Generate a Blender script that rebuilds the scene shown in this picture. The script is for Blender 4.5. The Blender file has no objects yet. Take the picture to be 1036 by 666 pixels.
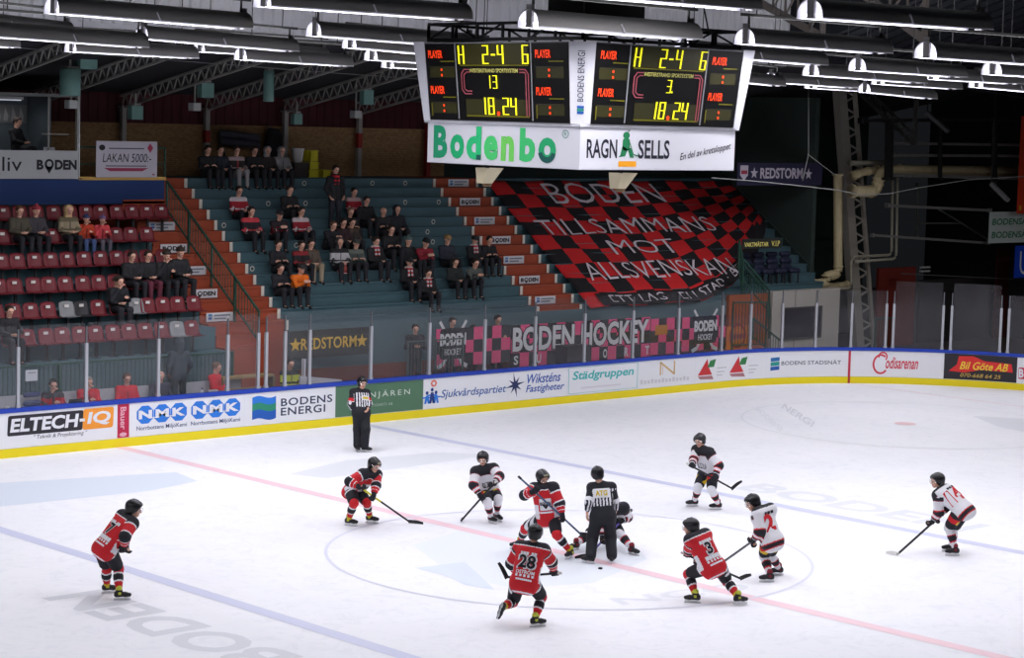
import bpy, math, random
import numpy as np
from mathutils import Vector, Matrix

# ------------------------------------------------------------------ camera, light, exposure
SC = bpy.context.scene
COL = SC.collection
W, H = 1036.0, 666.0
CAM = np.array([-27.581, -27.957, 8.041])
YAW, PIT, ROL, FOC = 0.749, -0.098, 0.027, 2168.0
FW = np.array([math.sin(YAW)*math.cos(PIT), math.cos(YAW)*math.cos(PIT), math.sin(PIT)])
_r = np.array([math.cos(YAW), -math.sin(YAW), 0.0])
_u = np.cross(_r, FW)
RT = _r*math.cos(ROL)+_u*math.sin(ROL)
UP = -_r*math.sin(ROL)+_u*math.cos(ROL)
cd = bpy.data.cameras.new('camera'); cam = bpy.data.objects.new('camera', cd); COL.objects.link(cam)
cd.sensor_fit = 'HORIZONTAL'; cd.sensor_width = 36.0; cd.lens = FOC/W*36.0
cd.clip_start = 0.1; cd.clip_end = 400
cam.matrix_world = Matrix(((RT[0], UP[0], -FW[0], CAM[0]), (RT[1], UP[1], -FW[1], CAM[1]), (RT[2], UP[2], -FW[2], CAM[2]), (0, 0, 0, 1)))
SC.camera = cam
SC.view_settings.view_transform = 'Standard'; SC.view_settings.look = 'None'
SC.view_settings.gamma = 1.0; SC.view_settings.use_curve_mapping = False
SC.view_settings.exposure = 0.0
SC.cycles.use_denoising = True
SC.cycles.max_bounces = 8
SC.cycles.transparent_max_bounces = 16
SC.cycles.caustics_reflective = False; SC.cycles.caustics_refractive = False
SC.cycles.sample_clamp_indirect = 4.0
LAMP_W = 111.0        # radiant watts of one trough lamp
LAMP_COL = (0.97, 0.96, 1.0)
LAMP_SPREAD = 3.0
wd = bpy.data.worlds.new('hall_air'); SC.world = wd; wd.use_nodes = True
wd.node_tree.nodes['Background'].inputs[0].default_value = (0.55, 0.6, 0.7, 1)
wd.node_tree.nodes['Background'].inputs[1].default_value = 0.012

# ------------------------------------------------------------------ picture <-> place
def proj(P):
    d = np.asarray(P, float)-CAM
    z = d @ FW
    return W/2+FOC*(d @ RT)/z, H/2-FOC*(d @ UP)/z
def ray(x, y):
    return FW+RT*(x-W/2)/FOC-UP*(y-H/2)/FOC
def onp(x, y, ax, v):
    """the point of the plane axis=v seen at picture point x, y"""
    d = ray(x, y)
    return CAM+d*((v-CAM[ax])/d[ax])
def onY(x, y, v): return onp(x, y, 1, v)
def onX(x, y, v): return onp(x, y, 0, v)
def onZ(x, y, v): return onp(x, y, 2, v)

# the lit lamps beyond the picture's frame, over the near half of the rink
def area_light(name, loc, L, wd_, power, rot=(0, 0, 0)):
    l = bpy.data.lights.new(name, 'AREA'); l.shape = 'RECTANGLE'; l.size = L; l.size_y = wd_
    l.energy = power; l.color = LAMP_COL; l.spread = LAMP_SPREAD
    o = bpy.data.objects.new(name, l); COL.objects.link(o); o.location = loc; o.rotation_euler = rot
    return o
for gx in range(-26, 28, 6):
    for gy in (-13, -8.5, -4, 0.5, 5, 9.5):
        P = (gx, gy, 9.7)
        if (np.array(P)-CAM) @ FW > 1:
            a, b = proj(P)
            if -330 < a < W+250 and b > -40:
                continue
        area_light('lamp_light', P, 4.0, 0.4, LAMP_W*1.32)

# added lights, out of view at right, to brighten the far end's signs
for P, pw in (((34.5, 4.0, 8.6), 520), ((33.5, -4.0, 8.6), 330)):
    area_light('added_end_light', P, 3.0, 0.5, pw)

# ------------------------------------------------------------------ helpers
def lin(c):
    return tuple((v/12.92 if v <= 0.04045 else ((v+0.055)/1.055)**2.4) for v in [x/255.0 for x in c])
_mats = {}
def mat(name, rgb, rough=0.6, metal=0.0, emit=0.0, noise=0.0, scale=6.0, spec=0.4, bump=0.0):
    if name in _mats: return _mats[name]
    m = bpy.data.materials.new(name); m.use_nodes = True
    nt = m.node_tree; b = nt.nodes['Principled BSDF']
    c = lin(rgb)
    b.inputs['Base Color'].default_value = (*c, 1)
    b.inputs['Roughness'].default_value = rough; b.inputs['Metallic'].default_value = metal
    b.inputs['Specular IOR Level'].default_value = spec
    if emit > 0:
        b.inputs['Emission Color'].default_value = (*c, 1); b.inputs['Emission Strength'].default_value = emit
    if noise > 0 or bump > 0:
        tc = nt.nodes.new('ShaderNodeTexCoord'); n = nt.nodes.new('ShaderNodeTexNoise')
        n.inputs['Scale'].default_value = scale; n.inputs['Detail'].default_value = 4
        nt.links.new(tc.outputs['Object'], n.inputs['Vector'])
        if noise > 0:
            mx = nt.nodes.new('ShaderNodeMix'); mx.data_type = 'RGBA'
            mx.inputs[6].default_value = (*[max(0, v*(1-noise)) for v in c], 1)
            mx.inputs[7].default_value = (*[min(1, v*(1+noise)) for v in c], 1)
            nt.links.new(n.outputs['Fac'], mx.inputs[0]); nt.links.new(mx.outputs[2], b.inputs['Base Color'])
        if bump > 0:
            bp = nt.nodes.new('ShaderNodeBump'); bp.inputs['Strength'].default_value = bump
            nt.links.new(n.outputs['Fac'], bp.inputs['Height']); nt.links.new(bp.outputs['Normal'], b.inputs['Normal'])
    _mats[name] = m
    return m
def C(r, g, b, rough=0.7, **k):
    """a matt material of that colour"""
    return mat('paint_%d_%d_%d_%d' % (r, g, b, int(rough*100)), (r, g, b), rough, **k)

def tag(o, label=None, cat=None, group=None, kind=None):
    if label: o['label'] = label
    if cat: o['category'] = cat
    if group: o['group'] = group
    if kind: o['kind'] = kind
    return o
def empty(name, loc=(0, 0, 0), rz=0.0):
    o = bpy.data.objects.new(name, None); COL.objects.link(o); o.location = loc; o.rotation_euler = (0, 0, rz)
    o.empty_display_size = 0.1
    return o
def link_mesh(name, me, parent=None):
    o = bpy.data.objects.new(name, me); COL.objects.link(o)
    if parent is not None: o.parent = parent
    return o
def copy_tree(o, parent=None):
    c = o.copy(); COL.objects.link(c)
    if parent is not None: c.parent = parent
    for ch in list(o.children): copy_tree(ch, c)
    return c

class MB:
    """collects shapes into one mesh"""
    def __init__(s): s.v = []; s.f = []; s.m = []; s.sm = []
    def add(s, V, F, m=0, smooth=False):
        b = len(s.v); s.v += [tuple(map(float, p)) for p in V]
        for f in F: s.f.append(tuple(b+i for i in f)); s.m.append(m); s.sm.append(smooth)
        return s
    def box(s, c, d, m=0, R=None):
        x, y, z = d[0]/2, d[1]/2, d[2]/2
        V = [Vector((a*x, b*y, e*z)) for a in (-1, 1) for b in (-1, 1) for e in (-1, 1)]
        if R is not None: V = [R @ p for p in V]
        V = [p+Vector(c) for p in V]
        return s.add(V, [(0, 1, 3, 2), (4, 6, 7, 5), (0, 4, 5, 1), (2, 3, 7, 6), (0, 2, 6, 4), (1, 5, 7, 3)], m)
    def box2(s, lo, hi, m=0):
        return s.box([(a+b)/2 for a, b in zip(lo, hi)], [abs(b-a) for a, b in zip(lo, hi)], m)
    def bar(s, a, b, w, h, m=0, up=(0, 0, 1)):
        a, b = Vector(a), Vector(b); d = b-a; L = d.length; d.normalize()
        u = Vector(up)
        if abs(d.dot(u)) > .98: u = Vector((1, 0, 0)) if abs(d.x) < .9 else Vector((0, 1, 0))
        x = d.cross(u).normalized(); z = x.cross(d)
        V = [p+x*(i*w/2)+z*(j*h/2) for p in (a, b) for i, j in ((-1, -1), (1, -1), (1, 1), (-1, 1))]
        return s.add(V, [(0, 3, 2, 1), (4, 5, 6, 7), (0, 1, 5, 4), (1, 2, 6, 5), (2, 3, 7, 6), (3, 0, 4, 7)], m)
    def tube(s, pts, r, n=8, m=0, caps=True, r1=None):
        pts = [Vector(p) for p in pts]; N = len(pts); V = []; F = []
        for i, p in enumerate(pts):
            d = (pts[min(i+1, N-1)]-pts[max(i-1, 0)]).normalized()
            u = Vector((0, 0, 1)) if abs(d.z) < .95 else Vector((1, 0, 0))
            x = d.cross(u).normalized(); y = x.cross(d)
            rr = r if r1 is None else r+(r1-r)*i/max(1, N-1)
            V += [p+(x*math.cos(t)+y*math.sin(t))*rr for t in [2*math.pi*k/n for k in range(n)]]
        for i in range(N-1):
            for k in range(n): F.append((i*n+k, i*n+(k+1) % n, (i+1)*n+(k+1) % n, (i+1)*n+k))
        if caps: F += [tuple(range(n))[::-1], tuple(range((N-1)*n, N*n))]
        return s.add(V, F, m, True)
    def lathe(s, c, prof, n=16, m=0, axis='z'):
        V = []; F = []
        for r, z in prof:
            for k in range(n):
                t = 2*math.pi*k/n; p = (r*math.cos(t), r*math.sin(t), z)
                V.append((c[0]+p[0], c[1]+p[1], c[2]+p[2]))
        for i in range(len(prof)-1):
            for k in range(n): F.append((i*n+k, i*n+(k+1) % n, (i+1)*n+(k+1) % n, (i+1)*n+k))
        F += [tuple(range(n))[::-1], tuple(range((len(prof)-1)*n, len(prof)*n))]
        return s.add(V, F, m, True)
    def quad(s, a, b, c, d, m=0): return s.add([a, b, c, d], [(0, 1, 2, 3)], m)
    def prism(s, poly, ax, lo, hi, m=0):
        """poly in the two axes other than ax, extruded along ax from lo to hi"""
        def P(q, t):
            l = list(q); l.insert(ax, t); return l
        n = len(poly)
        V = [P(q, lo) for q in poly]+[P(q, hi) for q in poly]
        F = [(i, (i+1) % n, n+(i+1) % n, n+i) for i in range(n)]+[tuple(range(n))[::-1], tuple(range(n, 2*n))]
        return s.add(V, F, m)
    def mesh(s, name, mats):
        me = bpy.data.meshes.new(name); me.from_pydata(s.v, [], s.f)
        for m in (mats if isinstance(mats, (list, tuple)) else [mats]): me.materials.append(m)
        me.polygons.foreach_set('material_index', s.m)
        me.polygons.foreach_set('use_smooth', s.sm)
        me.update(); return me
    def build(s, name, mats, parent=None, recalc=True):
        me = s.mesh(name, mats)
        if recalc:
            import bmesh
            b = bmesh.new(); b.from_mesh(me); bmesh.ops.recalc_face_normals(b, faces=b.faces); b.to_mesh(me); b.free()
        return link_mesh(name, me, parent)

ORD = ['first', 'second', 'third', 'fourth', 'fifth', 'sixth', 'seventh', 'eighth', 'ninth', 'tenth', 'eleventh', 'twelfth',
       'thirteenth', 'fourteenth', 'fifteenth', 'sixteenth', 'seventeenth', 'eighteenth', 'nineteenth', 'twentieth']
def ordn(i):
    if i < 20: return ORD[i]
    n = i+1; tn = {2: 'twenty', 3: 'thirty', 4: 'forty', 5: 'fifty'}; tt = {2: 'twentieth', 3: 'thirtieth', 4: 'fortieth', 5: 'fiftieth'}
    return tn[n//10]+'-'+ORD[n % 10-1] if n % 10 else tt[n//10]

# ---- lettering and flat marks -------------------------------------------------
_txt = {}
def text_shape(s, bold=0.0, shear=0.0, space=1.0):
    key = (s, bold, shear, space)
    if key in _txt: return _txt[key]
    c = bpy.data.curves.new('lettering', 'FONT'); c.body = s; c.size = 1.0; c.offset = bold; c.shear = shear
    c.space_character = space; c.resolution_u = 3
    o = bpy.data.objects.new('lettering', c); COL.objects.link(o)
    dg = bpy.context.evaluated_depsgraph_get()
    me = bpy.data.meshes.new_from_object(o.evaluated_get(dg))
    V = np.array([v.co[:2] for v in me.vertices]); F = [tuple(p.vertices) for p in me.polygons]
    bpy.data.objects.remove(o); bpy.data.curves.remove(c); bpy.data.meshes.remove(me)
    lo, hi = V.min(0), V.max(0); V = (V-lo)/(hi-lo)
    _txt[key] = (V, F, (hi-lo)[0]/(hi-lo)[1])
    return _txt[key]
class Decal:
    """flat coloured shapes stacked on a surface; place(u, v, layer) gives the point"""
    def __init__(s, place, step=None): s.place = place; s.mb = MB(); s.mats = []; s.step = step; s.layer = 0
    def mi(s, m):
        if m not in s.mats: s.mats.append(m)
        return s.mats.index(m)
    def put(s, V, F, m, layer=None):
        if layer is None: layer = s.layer
        s.mb.add([s.place(u, v, layer) for u, v in V], F, s.mi(m)); return s
    def rect(s, u0, v0, u1, v1, m, layer=None):
        n = 1 if not s.step else max(1, int(math.ceil(abs(u1-u0)/s.step)))
        V = []; F = []
        for i in range(n+1):
            u = u0+(u1-u0)*i/n; V += [(u, v0), (u, v1)]
        for i in range(n): F.append((2*i, 2*i+2, 2*i+3, 2*i+1))
        return s.put(V, F, m, layer)
    def poly(s, pts, m, layer=None):
        us = [p[0] for p in pts]
        if s.step and max(us)-min(us) > s.step:         # cut into upright strips so that it follows the bend
            n = int(math.ceil((max(us)-min(us))/s.step)); a0 = min(us); w = (max(us)-a0)/n
            for i in range(n):
                Q = list(pts)
                for lim, sg in ((a0+w*i, 1), (a0+w*(i+1), -1)):
                    R = []
                    for p, q in zip(Q, Q[1:]+Q[:1]):
                        dp, dq = (p[0]-lim)*sg, (q[0]-lim)*sg
                        if dp >= 0: R.append(p)
                        if (dp >= 0) != (dq >= 0): t = dp/(dp-dq); R.append((p[0]+(q[0]-p[0])*t, p[1]+(q[1]-p[1])*t))
                    Q = R
                    if not Q: break
                if len(Q) > 2: s.put(Q, [tuple(range(len(Q)))], m, layer)
            return s
        return s.put(pts, [tuple(range(len(pts)))], m, layer)
    def ell(s, u, v, a, b, m, layer=None, n=20):
        return s.poly([(u+a*math.cos(2*math.pi*k/n), v+b*math.sin(2*math.pi*k/n)) for k in range(n)], m, layer)
    def ring(s, u, v, a, b, t, m, layer=None, n=32, t0=0, t1=2*math.pi):
        V = []; F = []
        for k in range(n+1):
            w = t0+(t1-t0)*k/n; V += [(u+a*math.cos(w), v+b*math.sin(w)), (u+(a-t)*math.cos(w), v+(b-t)*math.sin(w))]
        F = [(2*k, 2*k+2, 2*k+3, 2*k+1) for k in range(n)]
        return s.put(V, F, m, layer)
    def rrect(s, u0, v0, u1, v1, r, m, layer=None, shear=0.0):
        P = []
        for cx, cy, a in ((u1-r, v1-r, 0), (u0+r, v1-r, 90), (u0+r, v0+r, 180), (u1-r, v0+r, 270)):
            for k in range(5):
                t = math.radians(a+22.5*k); y = cy+r*math.sin(t); P.append((cx+r*math.cos(t)+shear*(y-v0), y))
        return s.poly(P, m, layer)
    def line(s, pts, w, m, layer=None):
        for (a, b), (c, d) in zip(pts[:-1], pts[1:]):
            L = math.hypot(c-a, d-b) or 1; nx, ny = -(d-b)/L*w/2, (c-a)/L*w/2
            ex, ey = (c-a)/L*w*.2, (d-b)/L*w*.2
            s.put([(a-nx-ex, b-ny-ey), (c-nx+ex, d-ny+ey), (c+nx+ex, d+ny+ey), (a+nx-ex, b+ny-ey)], [(0, 1, 2, 3)], m, layer)
        return s
    def text(s, t, u0, v0, u1, v1, m, layer=None, bold=0.0, shear=0.0, space=1.0, tilt=0.0):
        V, F, _ = text_shape(t, bold, shear, space)
        return s.put([(u0+(u1-u0)*x, v0+(v1-v0)*y+tilt*(u1-u0)*x) for x, y in V], F, m, layer)
    def vtext(s, t, u0, v0, u1, v1, m, layer=None, bold=0.0, down=True):
        """text running down (or up) the strip"""
        V, F, _ = text_shape(t, bold)
        if down: Q = [(u0+(u1-u0)*y, v1-(v1-v0)*x) for x, y in V]
        else: Q = [(u1-(u1-u0)*y, v0+(v1-v0)*x) for x, y in V]
        return s.put(Q, F, m, layer)
    def build(s, name, parent=None): return s.mb.build(name, s.mats, parent, recalc=False)
def planeY(y, step=.006):      # faces -Y, u = x, v = z
    return lambda u, v, l: (u, y-step*l, v)
def planeX(x, step=.006):      # faces -X, u = -y, v = z
    return lambda u, v, l: (x-step*l, -u, v)
def pY(x, y, Y):
    q = onY(x, y, Y); return q[0], q[2]
def pX(x, y, X):
    q = onX(x, y, X); return -q[1], q[2]

# ---- bodies: one smooth surface grown round a skeleton --------------------------
def sdf_at(P, prims, k):
    D = np.full(len(P), 9.0)
    for a, b, ra, rb in prims:
        a = np.asarray(a, float); b = np.asarray(b, float)
        ba = b-a; L2 = max(ba @ ba, 1e-9)
        t = np.clip(((P-a) @ ba)/L2, 0, 1)
        d = np.linalg.norm(P-a-t[:, None]*ba, axis=1)-(ra+(rb-ra)*t)
        h = np.maximum(k-np.abs(D-d), 0)/k
        D = np.minimum(D, d)-h*h*k*.25
    return D
def sdf_mesh(prims, res, k, cut=None):
    lo = np.min([np.minimum(np.asarray(a)-ra, np.asarray(b)-rb) for a, b, ra, rb in prims], axis=0)-k*.5-2*res
    hi = np.max([np.maximum(np.asarray(a)+ra, np.asarray(b)+rb) for a, b, ra, rb in prims], axis=0)+k*.5+2*res
    n = np.ceil((hi-lo)/res).astype(int)+1
    ax = [lo[i]+res*np.arange(n[i]) for i in range(3)]
    D = np.full(n, 9.0)
    for a, b, ra, rb in prims:
        a = np.asarray(a, float); b = np.asarray(b, float); pad = max(ra, rb)+k+2*res
        i0 = np.maximum(((np.minimum(a, b)-pad-lo)/res).astype(int), 0); i1 = np.minimum(((np.maximum(a, b)+pad-lo)/res).astype(int)+2, n)
        sl = tuple(slice(i0[i], i1[i]) for i in range(3))
        X = ax[0][sl[0]][:, None, None]; Y = ax[1][sl[1]][None, :, None]; Z = ax[2][sl[2]][None, None, :]
        ba = b-a; L2 = max(ba @ ba, 1e-9)
        t = np.clip(((X-a[0])*ba[0]+(Y-a[1])*ba[1]+(Z-a[2])*ba[2])/L2, 0, 1)
        d = np.sqrt((X-a[0]-t*ba[0])**2+(Y-a[1]-t*ba[1])**2+(Z-a[2]-t*ba[2])**2)-(ra+(rb-ra)*t)
        S = D[sl]; h = np.maximum(k-np.abs(S-d), 0)/k
        D[sl] = np.minimum(S, d)-h*h*k*.25
    if cut is not None:
        for q, nrm in cut:      # keep the side the normal points away from
            pd = (ax[0][:, None, None]-q[0])*nrm[0]+(ax[1][None, :, None]-q[1])*nrm[1]+(ax[2][None, None, :]-q[2])*nrm[2]
            D = np.maximum(D, pd)
    s = D < 0
    cnt = sum(s[i:n[0]-1+i, j:n[1]-1+j, l:n[2]-1+l].astype(np.int8) for i in (0, 1) for j in (0, 1) for l in (0, 1))
    act = (cnt > 0) & (cnt < 8)
    ci = np.argwhere(act); idx = np.full(act.shape, -1); idx[act] = np.arange(len(ci))
    acc = np.zeros((len(ci), 3)); num = np.zeros(len(ci))
    cor = [(i, j, l) for i in (0, 1) for j in (0, 1) for l in (0, 1)]
    for p in cor:
        for q in cor:
            if sum(abs(x-y) for x, y in zip(p, q)) != 1 or p > q: continue
            da = D[ci[:, 0]+p[0], ci[:, 1]+p[1], ci[:, 2]+p[2]]; db = D[ci[:, 0]+q[0], ci[:, 1]+q[1], ci[:, 2]+q[2]]
            m = (da < 0) != (db < 0)
            t = np.where(m, da/np.where(m, da-db, 1), 0)
            acc += m[:, None]*(np.array(p)+t[:, None]*(np.array(q)-np.array(p))); num += m
    V = lo+res*(ci+acc/num[:, None])
    Q = []
    for A in range(3):
        B_, C_ = (A+1) % 3, (A+2) % 3
        s0 = np.moveaxis(s, (A, B_, C_), (0, 1, 2)); id0 = np.moveaxis(idx, (A, B_, C_), (0, 1, 2))
        e = s0[:-1] != s0[1:]; e = e[:, 1:-1, 1:-1]; w = np.argwhere(e)
        i, j, l = w[:, 0], w[:, 1]+1, w[:, 2]+1
        q = np.stack([id0[i, j-1, l-1], id0[i, j, l-1], id0[i, j, l], id0[i, j-1, l]], 1)
        ins = s0[i, j, l]
        q[~ins] = q[~ins][:, ::-1]
        Q.append(q)
    return V, np.concatenate(Q)
def np_mesh(name, V, F, mats, midx=None, extra=None):
    me = bpy.data.meshes.new(name)
    if extra is None:
        me.from_pydata(V.tolist(), [], F.tolist())
        n = len(F); mi = midx if midx is not None else np.zeros(n, int); sm = np.ones(n, bool)
    else:
        Vs = V.tolist(); Fs = F.tolist(); mi = list(midx if midx is not None else np.zeros(len(F), int)); sm = [True]*len(Fs)
        for EV, EF, em in extra:
            b = len(Vs); Vs += [list(p) for p in EV]; Fs += [[b+i for i in f] for f in EF]; mi += [em]*len(EF); sm += [False]*len(EF)
        me.from_pydata(Vs, [], Fs)
    for m in mats: me.materials.append(m)
    me.polygons.foreach_set('material_index', np.asarray(mi, np.int32)); me.polygons.foreach_set('use_smooth', np.asarray(sm, bool))
    me.update(); return me
# ------------------------------------------------------------------ the rink
HW, RC, XE = 15.3, 8.5, 30.0
SA = XE-RC; QA = RC*math.pi/2
def path(s, off=0.0, z=0.0):
    """a point of the far boards' line, s metres from the red line; off > 0 is outwards"""
    if s <= SA: return (s, HW+off, z)
    if s <= SA+QA:
        t = (s-SA)/RC; return (SA+(RC+off)*math.sin(t), HW-RC+(RC+off)*math.cos(t), z)
    return (XE+off, HW-RC-(s-SA-QA), z)
def s_at(px, z=0.7, off=0.0):
    lo, hi = -14.0, 36.0
    for _ in range(50):
        m = (lo+hi)/2
        if proj(path(m, off, z))[0] < px: lo = m
        else: hi = m
    return (lo+hi)/2
def bd(px, py):
    """picture point on the face of the boards -> (s, z)"""
    z = .6
    for _ in range(4):
        s = s_at(px, z); a = proj(path(s, 0, 0))[1]; b = proj(path(s, 0, 1))[1]; z = (py-a)/(b-a)
    return s, z
def sweep(mb, prof, s0, s1, m=0, step=.5):
    """closed profile of (off, z) swept along the boards"""
    ss = sorted(set([s0, s1]+[x for x in np.arange(math.ceil(s0), s1, step if s1 < SA else .25)]))
    n = len(prof); V = []; F = []
    for s in ss: V += [path(s, o, z) for o, z in prof]
    for i in range(len(ss)-1):
        for k in range(n): F.append((i*n+k, i*n+(k+1) % n, (i+1)*n+(k+1) % n, (i+1)*n+k))
    F += [tuple(range(n))[::-1], tuple(range((len(ss)-1)*n, len(ss)*n))]
    mb.add(V, F, m)

# ice, with the lines and washed-out prints frozen into it
ICE = bpy.data.materials.new('ice'); ICE.use_nodes = True
nt = ICE.node_tree; b = nt.nodes['Principled BSDF']
tc = nt.nodes.new('ShaderNodeTexCoord')
n1 = nt.nodes.new('ShaderNodeTexNoise'); n1.inputs['Scale'].default_value = .16; n1.inputs['Detail'].default_value = 5; n1.inputs['Roughness'].default_value = .6
n2 = nt.nodes.new('ShaderNodeTexNoise'); n2.inputs['Scale'].default_value = 2.2; n2.inputs['Detail'].default_value = 8; n2.inputs['Roughness'].default_value = .75; n2.inputs['Distortion'].default_value = 1.5
rp = nt.nodes.new('ShaderNodeValToRGB'); rp.color_ramp.elements[0].position = .3; rp.color_ramp.elements[1].position = .72
rp.color_ramp.elements[0].color = (*lin((236, 237, 244)), 1); rp.color_ramp.elements[1].color = (*lin((247, 247, 251)), 1)
nt.links.new(tc.outputs['Object'], n1.inputs['Vector']); nt.links.new(tc.outputs['Object'], n2.inputs['Vector'])
nt.links.new(n1.outputs['Fac'], rp.inputs[0])
mx = nt.nodes.new('ShaderNodeMix'); mx.data_type = 'RGBA'; mx.blend_type = 'MULTIPLY'; mx.inputs[0].default_value = 1
r2 = nt.nodes.new('ShaderNodeValToRGB'); r2.color_ramp.elements[0].position = .36; r2.color_ramp.elements[1].position = .5
r2.color_ramp.elements[0].color = (.93, .935, .95, 1); r2.color_ramp.elements[1].color = (1, 1, 1, 1)
nt.links.new(n2.outputs['Fac'], r2.inputs[0]); nt.links.new(rp.outputs[0], mx.inputs[6]); nt.links.new(r2.outputs[0], mx.inputs[7])
nt.links.new(mx.outputs[2], b.inputs['Base Color']); b.inputs['Roughness'].default_value = .55; b.inputs['Specular IOR Level'].default_value = .12

ice = Decal(lambda u, v, l: (u, v, .002*l))
def ice_outline(off=0.0):
    P = [(-XE, -HW+RC)]
    P = []
    for cx, cy, a in ((SA, HW-RC, 0), (-SA, HW-RC, 90), (-SA, -HW+RC, 180), (SA, -HW+RC, 270)):
        for k in range(13):
            t = math.radians(a+7.5*k); P.append((cx+(RC+off)*math.cos(t), cy+(RC+off)*math.sin(t)))
    return P
ice.poly(ice_outline(), ICE, 0)
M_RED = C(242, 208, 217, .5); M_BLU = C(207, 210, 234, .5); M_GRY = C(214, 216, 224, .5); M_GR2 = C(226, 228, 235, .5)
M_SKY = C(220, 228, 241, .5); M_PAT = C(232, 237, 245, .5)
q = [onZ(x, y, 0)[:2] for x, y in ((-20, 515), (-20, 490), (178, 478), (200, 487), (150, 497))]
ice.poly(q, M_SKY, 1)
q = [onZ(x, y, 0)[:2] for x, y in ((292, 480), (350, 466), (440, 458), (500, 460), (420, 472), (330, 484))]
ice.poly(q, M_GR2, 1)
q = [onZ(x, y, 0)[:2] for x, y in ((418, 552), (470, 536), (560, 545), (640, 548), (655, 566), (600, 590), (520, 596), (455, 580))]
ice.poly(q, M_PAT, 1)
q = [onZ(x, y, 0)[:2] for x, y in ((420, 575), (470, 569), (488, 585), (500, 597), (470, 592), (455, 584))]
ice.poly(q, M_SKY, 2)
for yy in (-HW+.05,): pass
ice.rect(-.15, -HW+.05, .15, HW-.02, M_RED, 2)
for sx in (-1, 1): ice.rect(7.3*sx-.15, -HW+.05, 7.3*sx+.15, HW-.02, M_BLU, 2)
ice.ring(0, 0, 4.53, 4.53, .06, C(220, 222, 237, .5), 3, n=96)
for sx in (-1, 1):
    ice.rect(26*sx-.03, -14, 26*sx+.03, 14, M_RED, 2)
    for sy in (-1, 1):
        ice.ring(20*sx, 7.3*sy, 4.5, 4.5, .07, M_GR2, 2, n=48)
        ice.ell(20*sx, 7.3*sy, .3, .3, C(240, 205, 210, .5), 3)
def ice_text(t, a, b, up, m, bold=.03):
    """lettering from a to b, letters up towards up"""
    a, b, up = Vector(a), Vector(b), Vector(up)
    V, F, _ = text_shape(t, bold)
    ice.put([tuple(a+(b-a)*x+up*y) for x, y in V], F, m, 1)
ice_text('BODEN', (-8.5, -3.1), (-8.5, 2.5), (-1.15, 0), M_GRY)
ice_text('BODEN', (8.05, 3.1), (8.05, -3.0), (1.15, 0), M_GR2)
ice_text('NERGI', (19.5, 11.3), (17.2, 8.3), (.9, .6), M_GRY, .02)
ice_text('BODENS', (19.2, 11.9), (16.4, 8.6), (-.7, -.5), M_GR2, .02)
ice.poly([onZ(x, y, 0)[:2] for x, y in ((984, 421), (1040, 424), (1040, 438), (1010, 432))], M_GR2, 1)
ice_text('NCO', (-2.2, -3.55), (.6, -4.05), (.15, .5), M_GR2, .02)
o = ice.build('floor_ice'); tag(o, kind='structure')

# ground outside the boards
g = MB()
out = ice_outline(.12); big = [(60, 40), (-60, 40), (-60, -50), (60, -50)]
g.add([(-60, 15.5, -.03), (60, 15.5, -.03), (60, 40, -.03), (-60, 40, -.03), (21, 5, -.031), (60, 5, -.031), (60, 15.5, -.031), (21, 15.5, -.031),
       (30.1, -30, -.03), (60, -30, -.03), (60, 5, -.03), (30.1, 5, -.03)], [(0, 1, 2, 3), (4, 5, 6, 7), (8, 9, 10, 11)])
tag(g.build('floor', mat('hall_concrete', (92, 80, 76), .85, noise=.25, scale=.8)), kind='structure')

# boards
rb = empty('rink_boards', path(6, 0, 0)); tag(rb, 'white dasher boards with yellow foot and blue rail curving round the ice', 'boards')
def P_(mb, name, m):
    o = mb.build(name, m, rb); o.location = -rb.location; return o
m = MB(); sweep(m, [(0, .2), (.08, .2), (.08, 1.04), (0, 1.04)], -14, 40); P_(m, 'dasher_panel', mat('boards_white', (222, 222, 228), .45, noise=.04, scale=2))
m = MB(); sweep(m, [(-.012, 0), (.08, 0), (.08, .21), (-.012, .21)], -14, 40); tag(P_(m, 'kick_strip', C(232, 212, 20, .5)), 'yellow kick strip at the foot')
m = MB(); sweep(m, [(-.03, 1.04), (.11, 1.04), (.11, 1.14), (-.03, 1.14)], -14, 40); tag(P_(m, 'top_rail', C(28, 62, 168, .45)), 'blue rail along the top')

# adverts on the boards
def bplace(s, z, l): return path(s, -.006-.003*l, z)
WH = C(226, 227, 233, .45); DK = C(34, 36, 52, .5); NAVY = C(30, 58, 128, .5); BLUE = C(40, 120, 215, .5); CRED = C(190, 40, 70, .5)
WPAN = C(229, 230, 235, .45)
def advert(x0, x1, bg, label, name='advert_panel'):
    d = Decal(bplace, .25); s0, s1 = s_at(x0), s_at(x1)
    d.rect(s0, .225, s1, 1.03, bg, 0); d.s0 = s0; d.s1 = s1; d.label = label; d.nm = name
    return d
def done(d):
    o = d.build(d.nm); tag(o, d.label, 'advert', 'adverts along the far boards'); return o
def bx(*r):
    """picture box x0, y0, x1, y1 -> s0, z0, s1, z1 (y taken at its own x)"""
    cx = (r[0]+r[2])/2; cy = (r[1]+r[3])/2
    a = bd(r[0], cy)[0]; b_ = bd(r[2], cy)[0]; return a, bd(cx, r[3])[1], b_, bd(cx, r[1])[1]
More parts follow.
